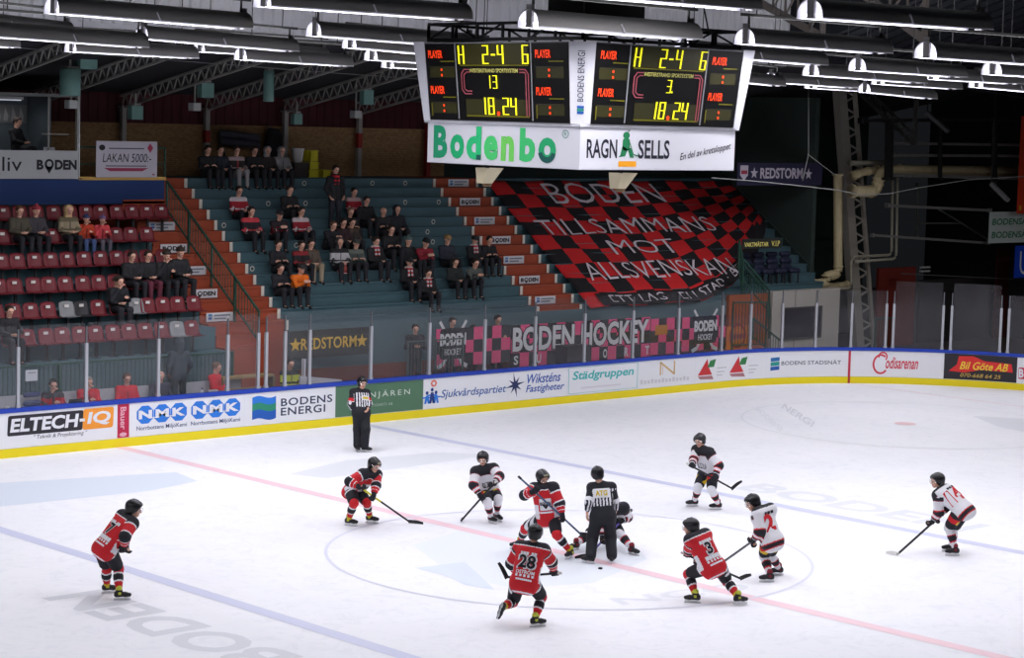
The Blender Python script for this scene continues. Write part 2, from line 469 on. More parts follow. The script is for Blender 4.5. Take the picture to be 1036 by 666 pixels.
# picture slope of the boards is taken out by giving heights as fractions instead
d = advert(-14, 118.5, WPAN, 'white advert reading ELTECH-IQ on black and orange shapes')
a, b_, c_ = s_at(7), s_at(84), s_at(114)
d.rrect(a, .50, b_-.02, .97, .05, C(40, 38, 46, .5), 1, shear=.05); d.rrect(b_-.02, .50, c_, .99, .06, C(238, 150, 50, .5), 2, shear=.05)
d.text('ELTECH', a+.07, .58, b_-.12, .90, WH, 3, .035, .12); d.text('-', b_-.1, .70, b_+.04, .77, WH, 3, .02); d.text('IQ', b_+.1, .58, c_-.06, .91, WH, 3, .035, .12)
d.text('" Teknik & Projektering "', s_at(34), .36, s_at(88), .48, DK, 1, 0, .2); done(d)
d = advert(118.8, 130.5, C(185, 34, 72, .5), 'dark red upright strip lettered along the red line')
d.vtext('Bauer', s_at(121.5), .42, s_at(127.5), .96, C(225, 170, 185, .5), 1, .02); d.ell(s_at(124.5), .3, .1, .05, C(225, 170, 185, .5), 1); done(d)
d = advert(130.8, 247, WPAN, 'white advert with two blue NMK logos in a row')
for k, (xa, xb) in enumerate(((138, 189), (193, 243))):
    sa, sb = s_at(xa), s_at(xb); w = (sb-sa)/3
    for i, chh in enumerate('NMK'):
        cx = sa+w*(i+.5); r = w*.53
        d.poly([(cx+r*math.cos(math.radians(22.5+45*q)), .73+.235*math.sin(math.radians(22.5+45*q))) for q in range(8)], BLUE, 1+i % 2)
        d.text(chh, cx-w*.40, .63, cx+w*.40, .84, WH, 4, .05)
        if i < 2: d.line([(cx+w*.32, .65), (cx+w*.68, .65)], .02, WH, 3)
    d.text('Norrbottens MiljöKemi', sa, .33, sb, .46, C(50, 70, 110, .5), 1, .01)
done(d)
d = advert(247.3, 339, WPAN, 'white advert reading BODENS ENERGI with a blue and green wave')
sa, sb = s_at(255), s_at(279)
for i, (c0, za, zb) in enumerate(((BLUE, .72, .92), (C(40, 140, 110, .5), .55, .75), (C(30, 90, 180, .5), .36, .58))):
    n = 9; up = [(sa+(sb-sa)*k/n, zb+.035*math.sin(6.3*k/n)) for k in range(n+1)]; dn = [(sa+(sb-sa)*k/n, za+.035*math.sin(6.3*k/n)) for k in range(n+1)]
    V = [p for pr in zip(up, dn) for p in pr]; d.put(V, [(2*k, 2*k+1, 2*k+3, 2*k+2) for k in range(n)], c0, 1+i)
d.text('BODENS', s_at(284), .64, s_at(336), .84, C(48, 58, 84, .5), 1, .015, space=1.1); d.text('ENERGI', s_at(284), .40, s_at(329), .60, C(48, 58, 84, .5), 1, .015, space=1.1); done(d)
d = advert(339.3, 428, C(82, 118, 92, .5), 'green advert in white capitals behind the referee at the boards')
d.text('NJÄREN', s_at(374), .62, s_at(414.5), .84, C(205, 216, 205, .5), 1, .0, space=1.4); d.text('FASTIGHETS AB', s_at(371), .42, s_at(397), .49, C(175, 195, 178, .5), 1, 0, space=1.2); done(d)
d = advert(428.3, 514, WPAN, 'white advert reading Sjukvårdspartiet beside blue paper-doll figures')
for i, (x, h) in enumerate(((432, .22), (437, .30), (441, .22))):
    s = s_at(x); d.ell(s, .36+h+.07, .05, .05, NAVY, 1); d.poly([(s-.10, .36), (s-.03, .36), (s, .46), (s+.03, .36), (s+.10, .36), (s+.05, .36+h), (s-.05, .36+h)], BLUE if i != 1 else NAVY, 2)
    d.line([(s-.16, .36+h*.75), (s+.16, .36+h*.75)], .04, BLUE, 1)
s = s_at(438.5)
for k in range(8):
    t = k*math.pi/4; d.ell(s+.08*math.cos(t), .90+.07*math.sin(t), .035, .03, C(225, 110, 90, .5), 2, n=8)
d.text('Sjukvårdspartiet', s_at(446), .42, s_at(512), .70, C(48, 92, 160, .5), 1, .01, .22); done(d)
d = advert(514.3, 573.5, WPAN, 'white advert reading Wiksténs Fastigheter with a dark star')
s = s_at(521)
P = []
for k in range(16):
    t = math.pi/8*k+.2; r = (.36 if k % 4 == 0 else .27) if k % 2 == 0 else .10; P.append((s+r*1.05*math.cos(t), .66+r*math.sin(t)))
for k in range(0, 16, 2): d.poly([(s, .66), P[k-1], P[k], P[k+1]], C(36, 48, 92, .5), 1)
d.text('Wiksténs', s_at(533), .66, s_at(567), .93, C(30, 80, 165, .5), 1, .015, .25); d.text('Fastigheter', s_at(532), .36, s_at(571), .62, C(30, 80, 165, .5), 1, .015, .25); done(d)
d = advert(573.8, 646, WPAN, 'white advert reading Städgruppen in teal letters')
t_ = C(70, 180, 180, .5); s0, s1 = s_at(575), s_at(645)
for r in ((s0, .26, s1, .27), (s0, 1.0, s1, 1.01), (s0, .26, s0+.02, 1.01), (s1-.02, .26, s1, 1.01)): d.rect(*r, t_, 1)
d.text('Städgruppen', s_at(579), .58, s_at(641), .90, t_, 1, .025, .15); d.rect(s_at(588), .38, s_at(628), .43, C(216, 212, 220, .5), 1); done(d)
d = advert(646.3, 703, WPAN, 'white advert with a golden letter N over pale grey lettering')
s0, s1 = s_at(668), s_at(682); d.line([(s0, .58), (s0, .95), (s1, .58), (s1, .95)], .06, C(205, 172, 120, .5), 1)
d.line([(s0+.1, .58), (s0+.1, .85)], .02, C(205, 172, 120, .5), 2)
for k in range(14): d.rect(s_at(648+3.6*k), .35, s_at(650.4+3.6*k), .45+.03*(k % 3 == 0), C(204, 202, 208, .5), 1)
done(d)
d = advert(703.3, 775, WPAN, 'white advert with two red and green folded leaf logos')
for xa in (706, 738):
    s0 = s_at(xa); s1 = s_at(xa+17); w = s1-s0
    d.poly([(s0, .42), (s0+w*.85, .42), (s0+w*.95, .30), (s0+.1, .33)], C(170, 120, 125, .5), 1); d.poly([(s0, .45), (s0+w*.55, .95), (s0+w*.62, .70), (s0+w*.85, .45)], C(200, 50, 55, .5), 1)
    d.poly([(s0+w*.55, .68), (s0+w*.95, .68), (s0+w*1.05, .92), (s0+w*.72, .88)], C(50, 125, 70, .5), 2)
    for k, zz in enumerate((.62, .50, .40)): d.rect(s1+.1, zz, s_at(xa+29-k*2), zz+.03, C(190, 192, 200, .5), 1)
done(d)
d = advert(775.3, 858, WPAN, 'white advert reading BODENS STADSNÄT with a small blue wave')
s0, s1 = s_at(779.5), s_at(788.5)
for c0, za in ((C(40, 110, 170, .5), .72), (C(40, 150, 140, .5), .58), (C(40, 90, 170, .5), .44)): d.poly([(s0, za), (s1, za+.02), (s1, za+.14), (s0, za+.12)], c0, 1)
d.text('BODENS STADSNÄT', s_at(790.5), .60, s_at(851), .75, C(70, 76, 92, .5), 1, .01, space=1.05); done(d)
d = advert(858.2, 860.6, C(190, 40, 70, .5), 'narrow red upright strip where the goal line meets the boards'); d.rect(d.s0, .0, d.s1, .23, C(170, 60, 40, .5), 5); done(d)
d = advert(860.8, 955, WPAN, 'white advert with red script lettering Codisarenan')
r_ = C(205, 52, 72, .5); d.ring(s_at(891), .62, .26, .32, .06, r_, 1, t0=.9, t1=5.6); d.ring(s_at(893), .86, .15, .16, .045, r_, 2, t0=-.8, t1=3.4); d.text('odisarenan', s_at(896), .48, s_at(929), .86, r_, 1, .02, .3, tilt=.0); done(d)
d = advert(955.2, 1029, C(40, 38, 44, .5), 'black advert with yellow script on a red brush stroke')
s0 = s_at(960); s1 = s_at(1025)
d.poly([(s0, .48), (s0+.5, .45), (s0+1.0, .56), (s1, .54), (s1-.05, .80), (s0+1.1, .84), (s0+.75, .98), (s0+.3, .96), (s0+.25, .7)], C(215, 45, 45, .5), 1)
d.text('Bil Göte AB', s_at(971), .55, s_at(1020), .80, C(235, 205, 60, .5), 2, .015, .3); d.text('070-668 64 25', s_at(972), .31, s_at(1013), .43, C(215, 180, 90, .5), 2, 0, .2); done(d)
d = advert(1029.3, 1075, WPAN, 'white advert with a dark red B at the right edge')
d.rrect(s_at(1030.5), .36, s_at(1030.5)+2.2, .72, .05, C(195, 40, 75, .5), 1); d.text('B', s_at(1031), .40, s_at(1036), .68, WH, 2, .04); done(d)

# plexiglass
GL = bpy.data.materials.new('plexiglass'); GL.use_nodes = True; nt = GL.node_tree; nt.nodes.clear()
ou = nt.nodes.new('ShaderNodeOutputMaterial'); tr = nt.nodes.new('ShaderNodeBsdfTransparent'); tr.inputs[0].default_value = (.93, .935, .94, 1)
df = nt.nodes.new('ShaderNodeBsdfDiffuse'); df.inputs[0].default_value = (.62, .62, .66, 1)
gs = nt.nodes.new('ShaderNodeBsdfGlossy'); gs.inputs['Roughness'].default_value = .06; gs.inputs[0].default_value = (.9, .9, .95, 1)
m1 = nt.nodes.new('ShaderNodeMixShader'); m2 = nt.nodes.new('ShaderNodeMixShader'); lw = nt.nodes.new('ShaderNodeLayerWeight'); pw = nt.nodes.new('ShaderNodeMath'); pw.operation = 'POWER'; pw.inputs[1].default_value = 4.0; nt.links.new(lw.outputs['Facing'], pw.inputs[0]); fr = nt.nodes.new('ShaderNodeMapRange'); fr.inputs[3].default_value = .016; fr.inputs[4].default_value = .45; nt.links.new(pw.outputs[0], fr.inputs[0])
tcg = nt.nodes.new('ShaderNodeTexCoord'); nz = nt.nodes.new('ShaderNodeTexNoise'); nz.inputs['Scale'].default_value = 1.3; nz.inputs['Detail'].default_value = 5
mr = nt.nodes.new('ShaderNodeMapRange'); mr.inputs[3].default_value = .008; mr.inputs[4].default_value = .032
nt.links.new(tcg.outputs['Object'], nz.inputs['Vector']); nt.links.new(nz.outputs['Fac'], mr.inputs[0])
nt.links.new(mr.outputs[0], m1.inputs[0]); nt.links.new(tr.outputs[0], m1.inputs[1]); nt.links.new(df.outputs[0], m1.inputs[2])
nt.links.new(fr.outputs[0], m2.inputs[0]); nt.links.new(m1.outputs[0], m2.inputs[1]); nt.links.new(gs.outputs[0], m2.inputs[2]); nt.links.new(m2.outputs[0], ou.inputs[0])
ALU = mat('post_aluminium', (176, 178, 184), .4, .35)
pxs = [-50, 18, 87, 160, 230, 261, 269, 288, 313, 375, 434, 490, 541, 591, 640, 686, 730, 759, 791, 825, 861, 896, 903.5, 953.5, 962, 1012, 1020, 1062]
ps = [s_at(x, 1.6, .04) for x in pxs]
for i, s in enumerate(ps):
    gate = pxs[i] in (261, 269, 896, 903.5, 953.5, 962, 1012, 1020)
    e = empty('glass_post', path(s, .04, 1.14)); tag(e, 'pale aluminium glass post, %s from the left above the boards' % ordn(i), 'post', 'posts between the glass panes')
    ang = 0 if s < SA else -(s-SA)/RC
    m = MB(); m.box((0, 0, .70), (.075, .07, 1.40)); m.build('upright', ALU, e)
    m = MB(); m.box((0, 0, 1.60), (.03, .045, .40)); m.build('top_clip', mat('clip_grey', (110, 112, 118), .4, .3), e)
    m = MB(); m.box((0, 0, .03), (.1, .09, .06)); m.build('foot', ALU, e)
    e.rotation_euler = (0, 0, ang)
for i in range(len(ps)-1):
    s0, s1 = ps[i]+.04, ps[i+1]-.04
    if s1-s0 < .3: continue
    hi = 3.02 if s0 < 20 else 2.95
    if pxs[i] in (903.5, 962): hi = 3.25
    m = MB(); sweep(m, [(.033, 1.15), (.047, 1.15), (.047, hi), (.033, hi)], s0, s1)
    o = m.build('safety_glass', GL); tag(o, 'clear plexiglass pane, %s from the left above the boards' % ordn(i), 'glass pane', 'glass panes above the boards')
# ------------------------------------------------------------------ the stand behind the boards
YK, ZK, DY, DZ = 18.0, 2.82, .37, .275
def nose(y): return ZK+(y-YK)*DZ/DY
def on_slope(px, py, h):
    """picture point -> the point h above the line of the step edges"""
    d = ray(px, py); m = DZ/DY
    t = (ZK+m*(CAM[1]-YK)+h-CAM[2])/(d[2]-m*d[1]); return CAM+d*t
def step_poly(k0, k1, y_back, foot=-.03):
    P = [(YK+DY*k0, foot)]
    for k in range(k0, k1+1):
        y, z = YK+DY*k, ZK+DZ*k
        P += [(y, z-.045), (y-.03, z-.045), (y-.03, z)]
        if k < k1: P += [(y+DY, z)]
    P += [(y_back, ZK+DZ*k1), (y_back, foot)]
    return P
TEAL = mat('terrace_teal', (66, 94, 102), .75, noise=.18, scale=1.6)
RUST = mat('stair_rust_red', (150, 66, 40), .75, noise=.16, scale=1.8)
EDGEW = C(214, 208, 196, .6)
XS = [4.1, 6.66, 15.75, 17.62, 29.5]
def flight(name, x0, x1, k0, k1, yb, m, edges=(), dots=()):
    b_ = MB(); b_.prism(step_poly(k0, k1, yb), 0, x0, x1, 0)
    for xe, w in edges:
        for k in range(k0, k1+1):
            y, z = YK+DY*k, ZK+DZ*k; b_.box2((xe-w, y-.036, z-DZ+.01), (xe+w, y-.029, z-.002), 1)
    for px, py in dots:          # little round place numbers painted on the risers
        q = on_slope(px, py, -.10); k = round((q[1]-YK)/DY); y = YK+DY*k-.004; u, z = onY(px, py, y)[0], ZK+DZ*k-.14; n = 12
        for r, l_, mm in ((.075, .002, 1), (.052, .004, 2)): b_.add([(u+r*math.cos(2*math.pi*i/n), y-l_, z+r*math.sin(2*math.pi*i/n)) for i in range(n)], [tuple(range(n))], mm)
    o = b_.build(name, [m, EDGEW, C(60, 84, 90, .7)]); tag(o, kind='structure'); return o
DOTS = [(325, 130), (580, 130), (703, 128), (190, 205), (330, 203), (703, 200), (828, 200), (24, 285), (808, 275), (295, 357), (806, 352), (130, 447), (786, 320), (560, 205)]
flight('floor_terrace_middle', XS[1], XS[2], -1, 12, 24.5, TEAL, dots=[(220+a/3.7, 150+b/3.7) for a, b in DOTS])
flight('floor_stair_left', XS[0], XS[1], 0, 12, 24.5, RUST, [(XS[1]-.05, .05)])
flight('floor_stair_left_foot', XS[0], 5.5, -3, -1, 18.0, RUST)
flight('floor_stair_left_landing', 5.5, XS[1], -1, -1, 18.0, RUST, [(XS[1]-.05, .05)])
flight('floor_stair_middle', XS[2], XS[3], -1, 12, 24.5, RUST, [(XS[2]+.05, .05), (XS[3]-.05, .05)])
flight('floor_terrace_right', XS[3], XS[4], -1, 12, 24.5, TEAL)
b_ = MB(); b_.box2((XS[4], 18.6, 0), (XS[4]+.2, 24.5, 9.0)); b_.bar((XS[4]-.03, 24.4, nose(24.4)+.05), (XS[4]-.03, 18.7, nose(18.7)+.05), .05, .05); tag(b_.build('wall_side_green', mat('dark_green_wall', (44, 56, 52), .85, noise=.2, scale=1)), kind='structure')

# the seated part on the left: six broad platforms
rowpx = [(98.7, 334), (178.9, 308), (82.5, 286.5), (99.6, 260.5), (131, 236), (102, 213)]
rows = []
for q in rowpx:
    p_ = on_slope(q[0], q[1], .42); rows.append([p_[1], p_[2]-.62])
ry = np.polyfit(range(6), [r[0] for r in rows], 1); rz = np.polyfit(range(6), [r[1] for r in rows], 1)
rows = [(ry[1]+ry[0]*i, rz[1]+rz[0]*i) for i in range(6)]      # seat line y and platform height, bottom row first
P = [(rows[0][0]-.55, -.03)]
for i, (y, z) in enumerate(rows):
    P += [(y-.55, z-.05), (y-.58, z-.05), (y-.58, z)]
    P += [((rows[i+1][0]-.55) if i < 5 else 22.2, z)]
P += [(22.2, -.03)]
b_ = MB(); b_.prism(P, 0, -9, XS[0]); tag(b_.build('floor_terrace_seats', TEAL), kind='structure')

SEATR = mat('seat_dark_red', (104, 22, 33), .55); SEATG = mat('seat_grey', (128, 130, 132), .55); SEATK = mat('seat_black', (34, 32, 36), .55)
BRK = C(40, 40, 44, .5); TAGW = C(205, 200, 195, .6)
def seat_meshes():
    V = []; F = []; prof = []
    for t in np.linspace(0, 1, 6): prof.append((-.36+.28*t, .43-.03*math.sin(t*math.pi)))       # pan, front to back (y, z)
    for t in np.linspace(.15, 1, 6): prof.append((-.08+.10*t, .43+.36*t))
    nx = 7
    for th in (0, .018):
        for (y, z) in prof:
            for i in range(nx):
                u = -1+2*i/(nx-1); w = .215*(1-.12*max(0, (z-.6)/.2)**2)
                top = .03*u*u*(1 if z > .7 else 0); V.append((u*w, y-.035*u*u-(th if z > .46 else 0)*0+th*.9, z+.02*u*u*(1 if z < .46 else 0)-top-th))
    n = len(prof)
    def id_(l, j, i): return l*n*nx+j*nx+i
    for l in (0, 1):
        for j in range(n-1):
            for i in range(nx-1):
                q = (id_(l, j, i), id_(l, j, i+1), id_(l, j+1, i+1), id_(l, j+1, i)); F.append(q if l == 0 else q[::-1])
    rim = [(0, i) for i in range(nx)]+[(j, nx-1) for j in range(1, n)]+[(n-1, i) for i in range(nx-2, -1, -1)]+[(j, 0) for j in range(n-2, 0, -1)]
    for (a, b2), (c, d) in zip(rim, rim[1:]+rim[:1]): F.append((id_(0, a, b2), id_(1, a, b2), id_(1, c, d), id_(0, c, d)))
    m = MB(); m.add(V, F, 0, True); sh = m.mesh('seat_shell', [SEATR])
    m = MB(); m.box((0, -.16, .40), (.3, .12, .03)); m.box((0, -.1, .2), (.06, .06, .40)); m.box((0, -.1, .01), (.2, .16, .02)); br = m.mesh('bracket', [BRK])
    m = MB(); m.box((0, -.055, .67), (.12, .012, .07)); tg = m.mesh('number_tag', [TAGW])
    return sh, br, tg
SH, BR, TG = seat_meshes()
def seat(x, y, z, label, group, m=SEATR):
    e = empty('stadium_seat', (x, y, z)); tag(e, label, 'seat', group)
    o = link_mesh('seat_shell', SH, e)
    if m is not SEATR: o.material_slots[0].link = 'OBJECT'; o.material_slots[0].material = m
    link_mesh('bracket', BR, e); link_mesh('number_tag', TG, e); return e
seatpx = {5: [8, 70, 132, 197, 258, 318, 372, 433, 490, 545, 600], 4: [5, 68, 130, 192, 252, 312, 372, 430, 485, 545], 3: [0, 60, 125, 185, 247, 310, 372, 433, 487, 545, 605],
          2: [-10, 50, 120, 178, 240, 305, 365, 425, 487, 548, 608, 668], 1: [-20, 45, 110, 175, 245, 300, 362, 432, 505, 548, 605, 660, 720],
          0: [-90, 30, 97, 167, 228, 293, 353, 418, 478, 538, 600, 658, 712]}
rname = {5: 'top row', 4: 'second row down', 3: 'third row down', 2: 'fourth row down', 1: 'fifth row down', 0: 'lowest row behind the glass'}
SEATX = {}
for r in range(6):
    y, z = rows[r]; SEATX[r] = []
    for i, u in enumerate(seatpx[r]):
        # take the row's own height at that place across the picture
        px = u/3.7; py = rowpx[r][1]
        for _ in range(3): q = onY(px, py, y); py = proj((q[0], y, z+.62))[1]
        x = onY(px, py, y)[0]; SEATX[r].append(x)
        c, mm = ('dark red', SEATR)
        if (r, i) in ((1, 4), (1, 8), (0, 11)): c, mm = 'grey', SEATG
        if (r, i) == (1, 5): c, mm = 'black', SEATK
        seat(x, y, z, '%s plastic stand seat, %s from the left in the %s' % (c, ordn(i), rname[r]), 'numbered seats of the '+rname[r], mm)

# front of the stand, ground floor side
FR = mat('stand_front_teal', (84, 104, 110), .8, noise=.15, scale=1.2); BRN = mat('stand_foot_brown', (128, 66, 50), .8, noise=.25, scale=1.5)
b_ = MB(); b_.box2((XS[1], 17.55, .0), (25.2, 17.63, 1.2), 1); b_.box2((XS[1], 17.58, 1.2), (25.2, 17.63, 2.40), 0)
yl = rows[0][0]-.6
b_.box2((-9, yl-.06, 0), (XS[0], yl, 1.05), 1); b_.box2((-9, yl-.03, 1.05), (XS[0], yl, rows[0][1]-.06), 0)
tag(b_.build('wall_stand_front', [FR, BRN]), kind='structure')
# low fence of thin bars in front of it
GREEN = mat('rail_dark_green', (40, 74, 62), .5)
def fence(x0, x1, y, z0, z1, label, gap=.12, m=None):
    e = empty('bar_fence', ((x0+x1)/2, y, z0)); tag(e, label, 'fence')
    b_ = MB(); L = (x1-x0)/2
    for zz in (.06, z1-z0): b_.bar((-L, 0, zz), (L, 0, zz), .04, .04)
    b_.build('rails', m or GREEN, e)
    b_ = MB(); n = int((x1-x0)/gap)
    for i in range(n+1): b_.bar((-L+2*L*i/n, 0, 0), (-L+2*L*i/n, 0, z1-z0), .014, .014)
    b_.build('bars', m or GREEN, e)
    for xx in (-L, 0, L):
        b_ = MB(); b_.bar((xx, 0, 0), (xx, 0, z1-z0+.03), .05, .05); b_.build('fence_post', m or GREEN, e)
fence(-6, 4.0, yl-.12, .0, 1.95, 'long dark green bar fence in front of the seat rows')
fence(9.9, 11.9, 16.5, .0, 1.9, 'short bar fence between the gold lettered banner and the checked one', m=C(70, 84, 84, .5))

# back of the stand
b_ = MB()
BRK2 = bpy.data.materials.new('brown_brick'); BRK2.use_nodes = True; nt = BRK2.node_tree; bb = nt.nodes['Principled BSDF']; bb.inputs['Roughness'].default_value = .9
bt = nt.nodes.new('ShaderNodeTexBrick'); tcb = nt.nodes.new('ShaderNodeTexCoord'); mpb = nt.nodes.new('ShaderNodeMapping'); mpb.inputs['Rotation'].default_value = (math.pi/2, 0, 0)
bt.inputs['Color1'].default_value = (*lin((160, 124, 84)), 1); bt.inputs['Color2'].default_value = (*lin((136, 104, 70)), 1); bt.inputs['Mortar'].default_value = (*lin((104, 84, 60)), 1); bt.inputs['Scale'].default_value = 4.5
nt.links.new(tcb.outputs['Object'], mpb.inputs[0]); nt.links.new(mpb.outputs[0], bt.inputs['Vector']); nt.links.new(bt.outputs[0], bb.inputs['Base Color'])
YB = 24.5
b_.box2((-12, YB, 5.9), (18, YB+.2, 7.62), 0)
tag(b_.build('wall_back_brick', BRK2), kind='structure')
b_ = MB(); b_.box2((-12, YB+.02, 7.62), (22, YB+.2, 8.9), 0)
for i in range(110): b_.box2((-12+.31*i, YB, 7.62), (-12+.31*i+.02, YB+.05, 8.6), 0)
tag(b_.build('wall_back_red_cladding', mat('dark_red_boards', (66, 18, 24), .8)), kind='structure')
b_ = MB(); b_.box2((18, YB, 0), (40, YB+.2, 9.2), 0)
tag(b_.build('wall_back_green', mat('dark_green_wall', (44, 56, 52), .85, noise=.2, scale=1)), kind='structure')
# roof of the stand: dark sheet over lattice rafters
b_ = MB(); b_.add([(-12, YB+.3, 8.42), (40, YB+.3, 8.42), (40, 16.12, 10.06), (-12, 16.12, 10.06), (-12, YB+.3, 8.52), (40, YB+.3, 8.52), (40, 16.12, 10.16), (-12, 16.12, 10.16)],
                  [(0, 1, 2, 3), (4, 7, 6, 5), (0, 4, 5, 1), (1, 5, 6, 2), (2, 6, 7, 3), (3, 7, 4, 0)])
tag(b_.build('ceiling_stand_roof', mat('roof_sheet_dark', (36, 36, 40), .8)), kind='structure')
STEEL = mat('lattice_steel_grey', (150, 148, 142), .5, .2)
def rafter(x, label):
    a, c = Vector((x, 24.4, 8.03)), Vector((x, 16.2, 9.62)); up = Vector((0, 0, .36))
    e = empty('roof_rafter', a); tag(e, label, 'rafter', 'lattice rafters under the stand roof'); c = c-a; a = Vector((0, 0, 0))
    m = MB(); m.bar(a, c, .07, .06); m.build('bottom_chord', STEEL, e)
    m = MB(); m.bar(a+up, c+up, .07, .06); m.build('top_chord', STEEL, e)
    m = MB(); n = 22
    for i in range(n):
        p0 = a+(c-a)*(i/n); p1 = a+(c-a)*((i+.5)/n)+up; p2 = a+(c-a)*((i+1)/n)
        m.bar(p0, p1, .03, .03); m.bar(p1, p2, .03, .03)
    m.build('lattice', STEEL, e)
RX = [-2.8, .05, 2.9, 5.75, 8.6, 11.45, 14.3, 17.1, 20, 22.9]
for i, x in enumerate(RX): rafter(x, 'grey lattice rafter under the stand roof, %s from the left' % ordn(i))
PWH = mat('post_greywhite', (150, 146, 140), .6); PRD = mat('post_red', (140, 34, 30), .6)
for i, x in enumerate([2.9, 5.75, 8.6, 11.45, 14.3, 17.1]):
    e = empty('roof_post', (x, 24.3, 6.1)); tag(e, '%s post at the back wall of the stand, %s from the left' % ('red and white' if i in (2, 4, 5) else 'grey white', ordn(i)), 'post', 'posts carrying the rafters at the back')
    m = MB(); m.box2((-.07, -.07, 0), (.07, .07, 2.0), 0); m.build('shaft', PWH, e)
    if i in (2, 4, 5):
        z0, z1 = ((1.0, 1.35), (0, 0), (.9, 1.35), (.0, 1.7))[i-2] if i != 4 else (.9, 1.35)
        m = MB(); m.box2((-.076, -.076, z0), (.076, .076, z1)); tag(m.build('red_band', PRD, e), 'red band')
    m = MB(); m.box2((-.11, -.11, 1.94), (.11, .11, 2.0)); m.build('head_plate', PWH, e)
# teal ducts and small lamps hanging under the rafters
DUCT = mat('duct_teal', (112, 150, 142), .6)
def duct(px, py0, py1, y, r, label, square=False):
    a = onY(px, py0, y); c = onY(px, py1, y); e = empty('ceiling_duct', (a[0], y, c[2])); tag(e, label, 'duct'); h = a[2]-c[2]
    m = MB()
    if square: m.box((0, 0, h/2), (r*2, r*1.2, h))
    else: m.lathe((0, 0, 0), [(r*.9, 0), (r, .03), (r, h), (r*.8, h+.02)], 18)
    m.build('casing', DUCT, e)
    m = MB(); m.bar((0, 0, h), (0, 0, h+.35), .05, .05); m.box((0, 0, h+.04), (r*1.2, r*1.2, .05)); m.build('hanger', STEEL, e)
duct(71, 70, 97, 20.5, .27, 'teal cylinder hanging over the commentary booth')
duct(87, 55, 70, 20.5, .25, 'teal square box high beside the rafter over the booth', True)
duct(208, 84, 99, 21.5, .2, 'small teal square box hanging left of the red and white post', True)
duct(272, 72, 103, 20.5, .15, 'slim teal cylinder hanging over the standing terrace')
duct(300, 115, 126, 22.5, .15, 'little teal square box at the back wall over the buckets', True)
duct(371, 91, 106, 21.5, .18, 'teal square box hanging nearest the scoreboard', True)
duct(137, 107, 121, 22.5, .18, 'teal square box hanging behind the white price banner', True)
def horn(px, py, y, label):
    q = onY(px, py, y); q[2] -= .16; e = empty('loudspeaker', q); tag(e, label, 'loudspeaker')
    m = MB(); m.box((0, 0, .02), (.26, .22, .22)); m.box((0, -.12, .02), (.24, .03, .2)); m.build('cabinet', C(176, 178, 176, .5), e)
    m = MB(); m.bar((0, 0, .13), (0, 0, .9), .04, .04); m.build('bracket', STEEL, e)
horn(72, 100, 20.6, 'pale grey loudspeaker under the teal cylinder'); horn(197, 103, 21.6, 'pale grey loudspeaker hanging by the red and white post'); horn(360, 111, 21.6, 'pale grey loudspeaker high by the post next to the scoreboard')

# clerestory wall of ribbed light metal above the stand roof
b_ = MB()
x = -14.0; V = []; F = []
Z0, Z1 = 10.02, 13.5
i = 0
while x < 24.6:
    for dx, dy in ((0, 0), (.13, 0), (.17, .07), (.27, .07)): V += [(x+dx, 15.95-dy, Z0), (x+dx, 15.95-dy, Z1)]
    x += .31
F = [(2*k, 2*k+2, 2*k+3, 2*k+1) for k in range(len(V)//2-1)]
b_.add(V, F); b_.box2((-14, 15.96, Z0-.12), (24.7, 16.1, Z0), 0)
tag(b_.build('wall_clerestory', mat('ribbed_metal_light', (226, 226, 230), .5, 0)), kind='structure')

# commentary booth on its blue front
b_ = MB(); b_.box2((-6, 21.7, 5.46), (5.43, 21.86, 6.12)); tag(b_.build('wall_booth_front', mat('booth_blue', (22, 52, 104), .7)), kind='structure')
b_ = MB(); b_.box2((2.72, 21.66, 6.10), (5.46, 21.9, 6.19)); tag(b_.build('trim_1', mat('yellow_wood', (196, 158, 84), .7)), kind='structure')
b_ = MB(); b_.box2((-6, 21.86, 5.9), (5.43, 24.5, 6.0)); tag(b_.build('floor_booth', C(60, 58, 60, .9)), kind='structure')
b_ = MB(); b_.box2((-6, 23.6, 6.0), (2.3, 23.7, 8.3)); b_.box2((2.3, 22.5, 6.0), (2.36, 23.7, 8.3)); tag(b_.build('wall_booth_back', mat('booth_grey', (84, 94, 100), .85)), kind='structure')
b_ = MB(); b_.box2((-6, 21.75, 8.28), (2.8, 23.7, 8.36)); tag(b_.build('ceiling_booth', C(120, 122, 120, .7)), kind='structure')
e = empty('booth_post', (2.72, 21.75, 6.12)); tag(e, 'pale steel post at the corner of the commentary booth', 'post')
m = MB(); m.bar((0, 0, 0), (0, 0, 2.5), .09, .09); m.build('shaft', STEEL, e); m = MB(); m.box((0, 0, .02), (.18, .18, .04)); m.build('foot_plate', STEEL, e)
e = empty('booth_post', (1.93, 21.9, 6.0)); tag(e, 'thin white upright inside the commentary booth', 'post')
m = MB(); m.bar((0, 0, 0), (0, 0, 2.28), .04, .04); m.build('shaft', PWH, e); m = MB(); m.bar((-.2, 0, 1.3), (.6, 0, 1.3), .03, .03); m.build('cross_rail', PWH, e)
d = Decal(planeY(23.57)); d.rect(.75, 7.55, 2.25, 8.05, C(110, 112, 112, .8), 0)
for i in range(6): d.poly([(.85+.23*i, 7.62), (.9+.23*i, 8.0), (1.0+.23*i, 7.75), (.98+.23*i, 7.6)], C(150, 150, 150, .8), 1)
tag(d.build('poster'), 'grey patterned poster on the back wall of the booth', 'poster')
e = empty('laptop', onY(47, 153, 22.3)); e.location.z = 6.72; tag(e, 'silver laptop standing open on the booth desk', 'laptop')
m = MB(); m.box((0, .0, .01), (.34, .24, .02)); m.build('base', C(170, 172, 178, .4), e); m = MB(); m.box((0, -.13, .12), (.34, .012, .22)); m.build('lid', C(190, 192, 198, .4), e)
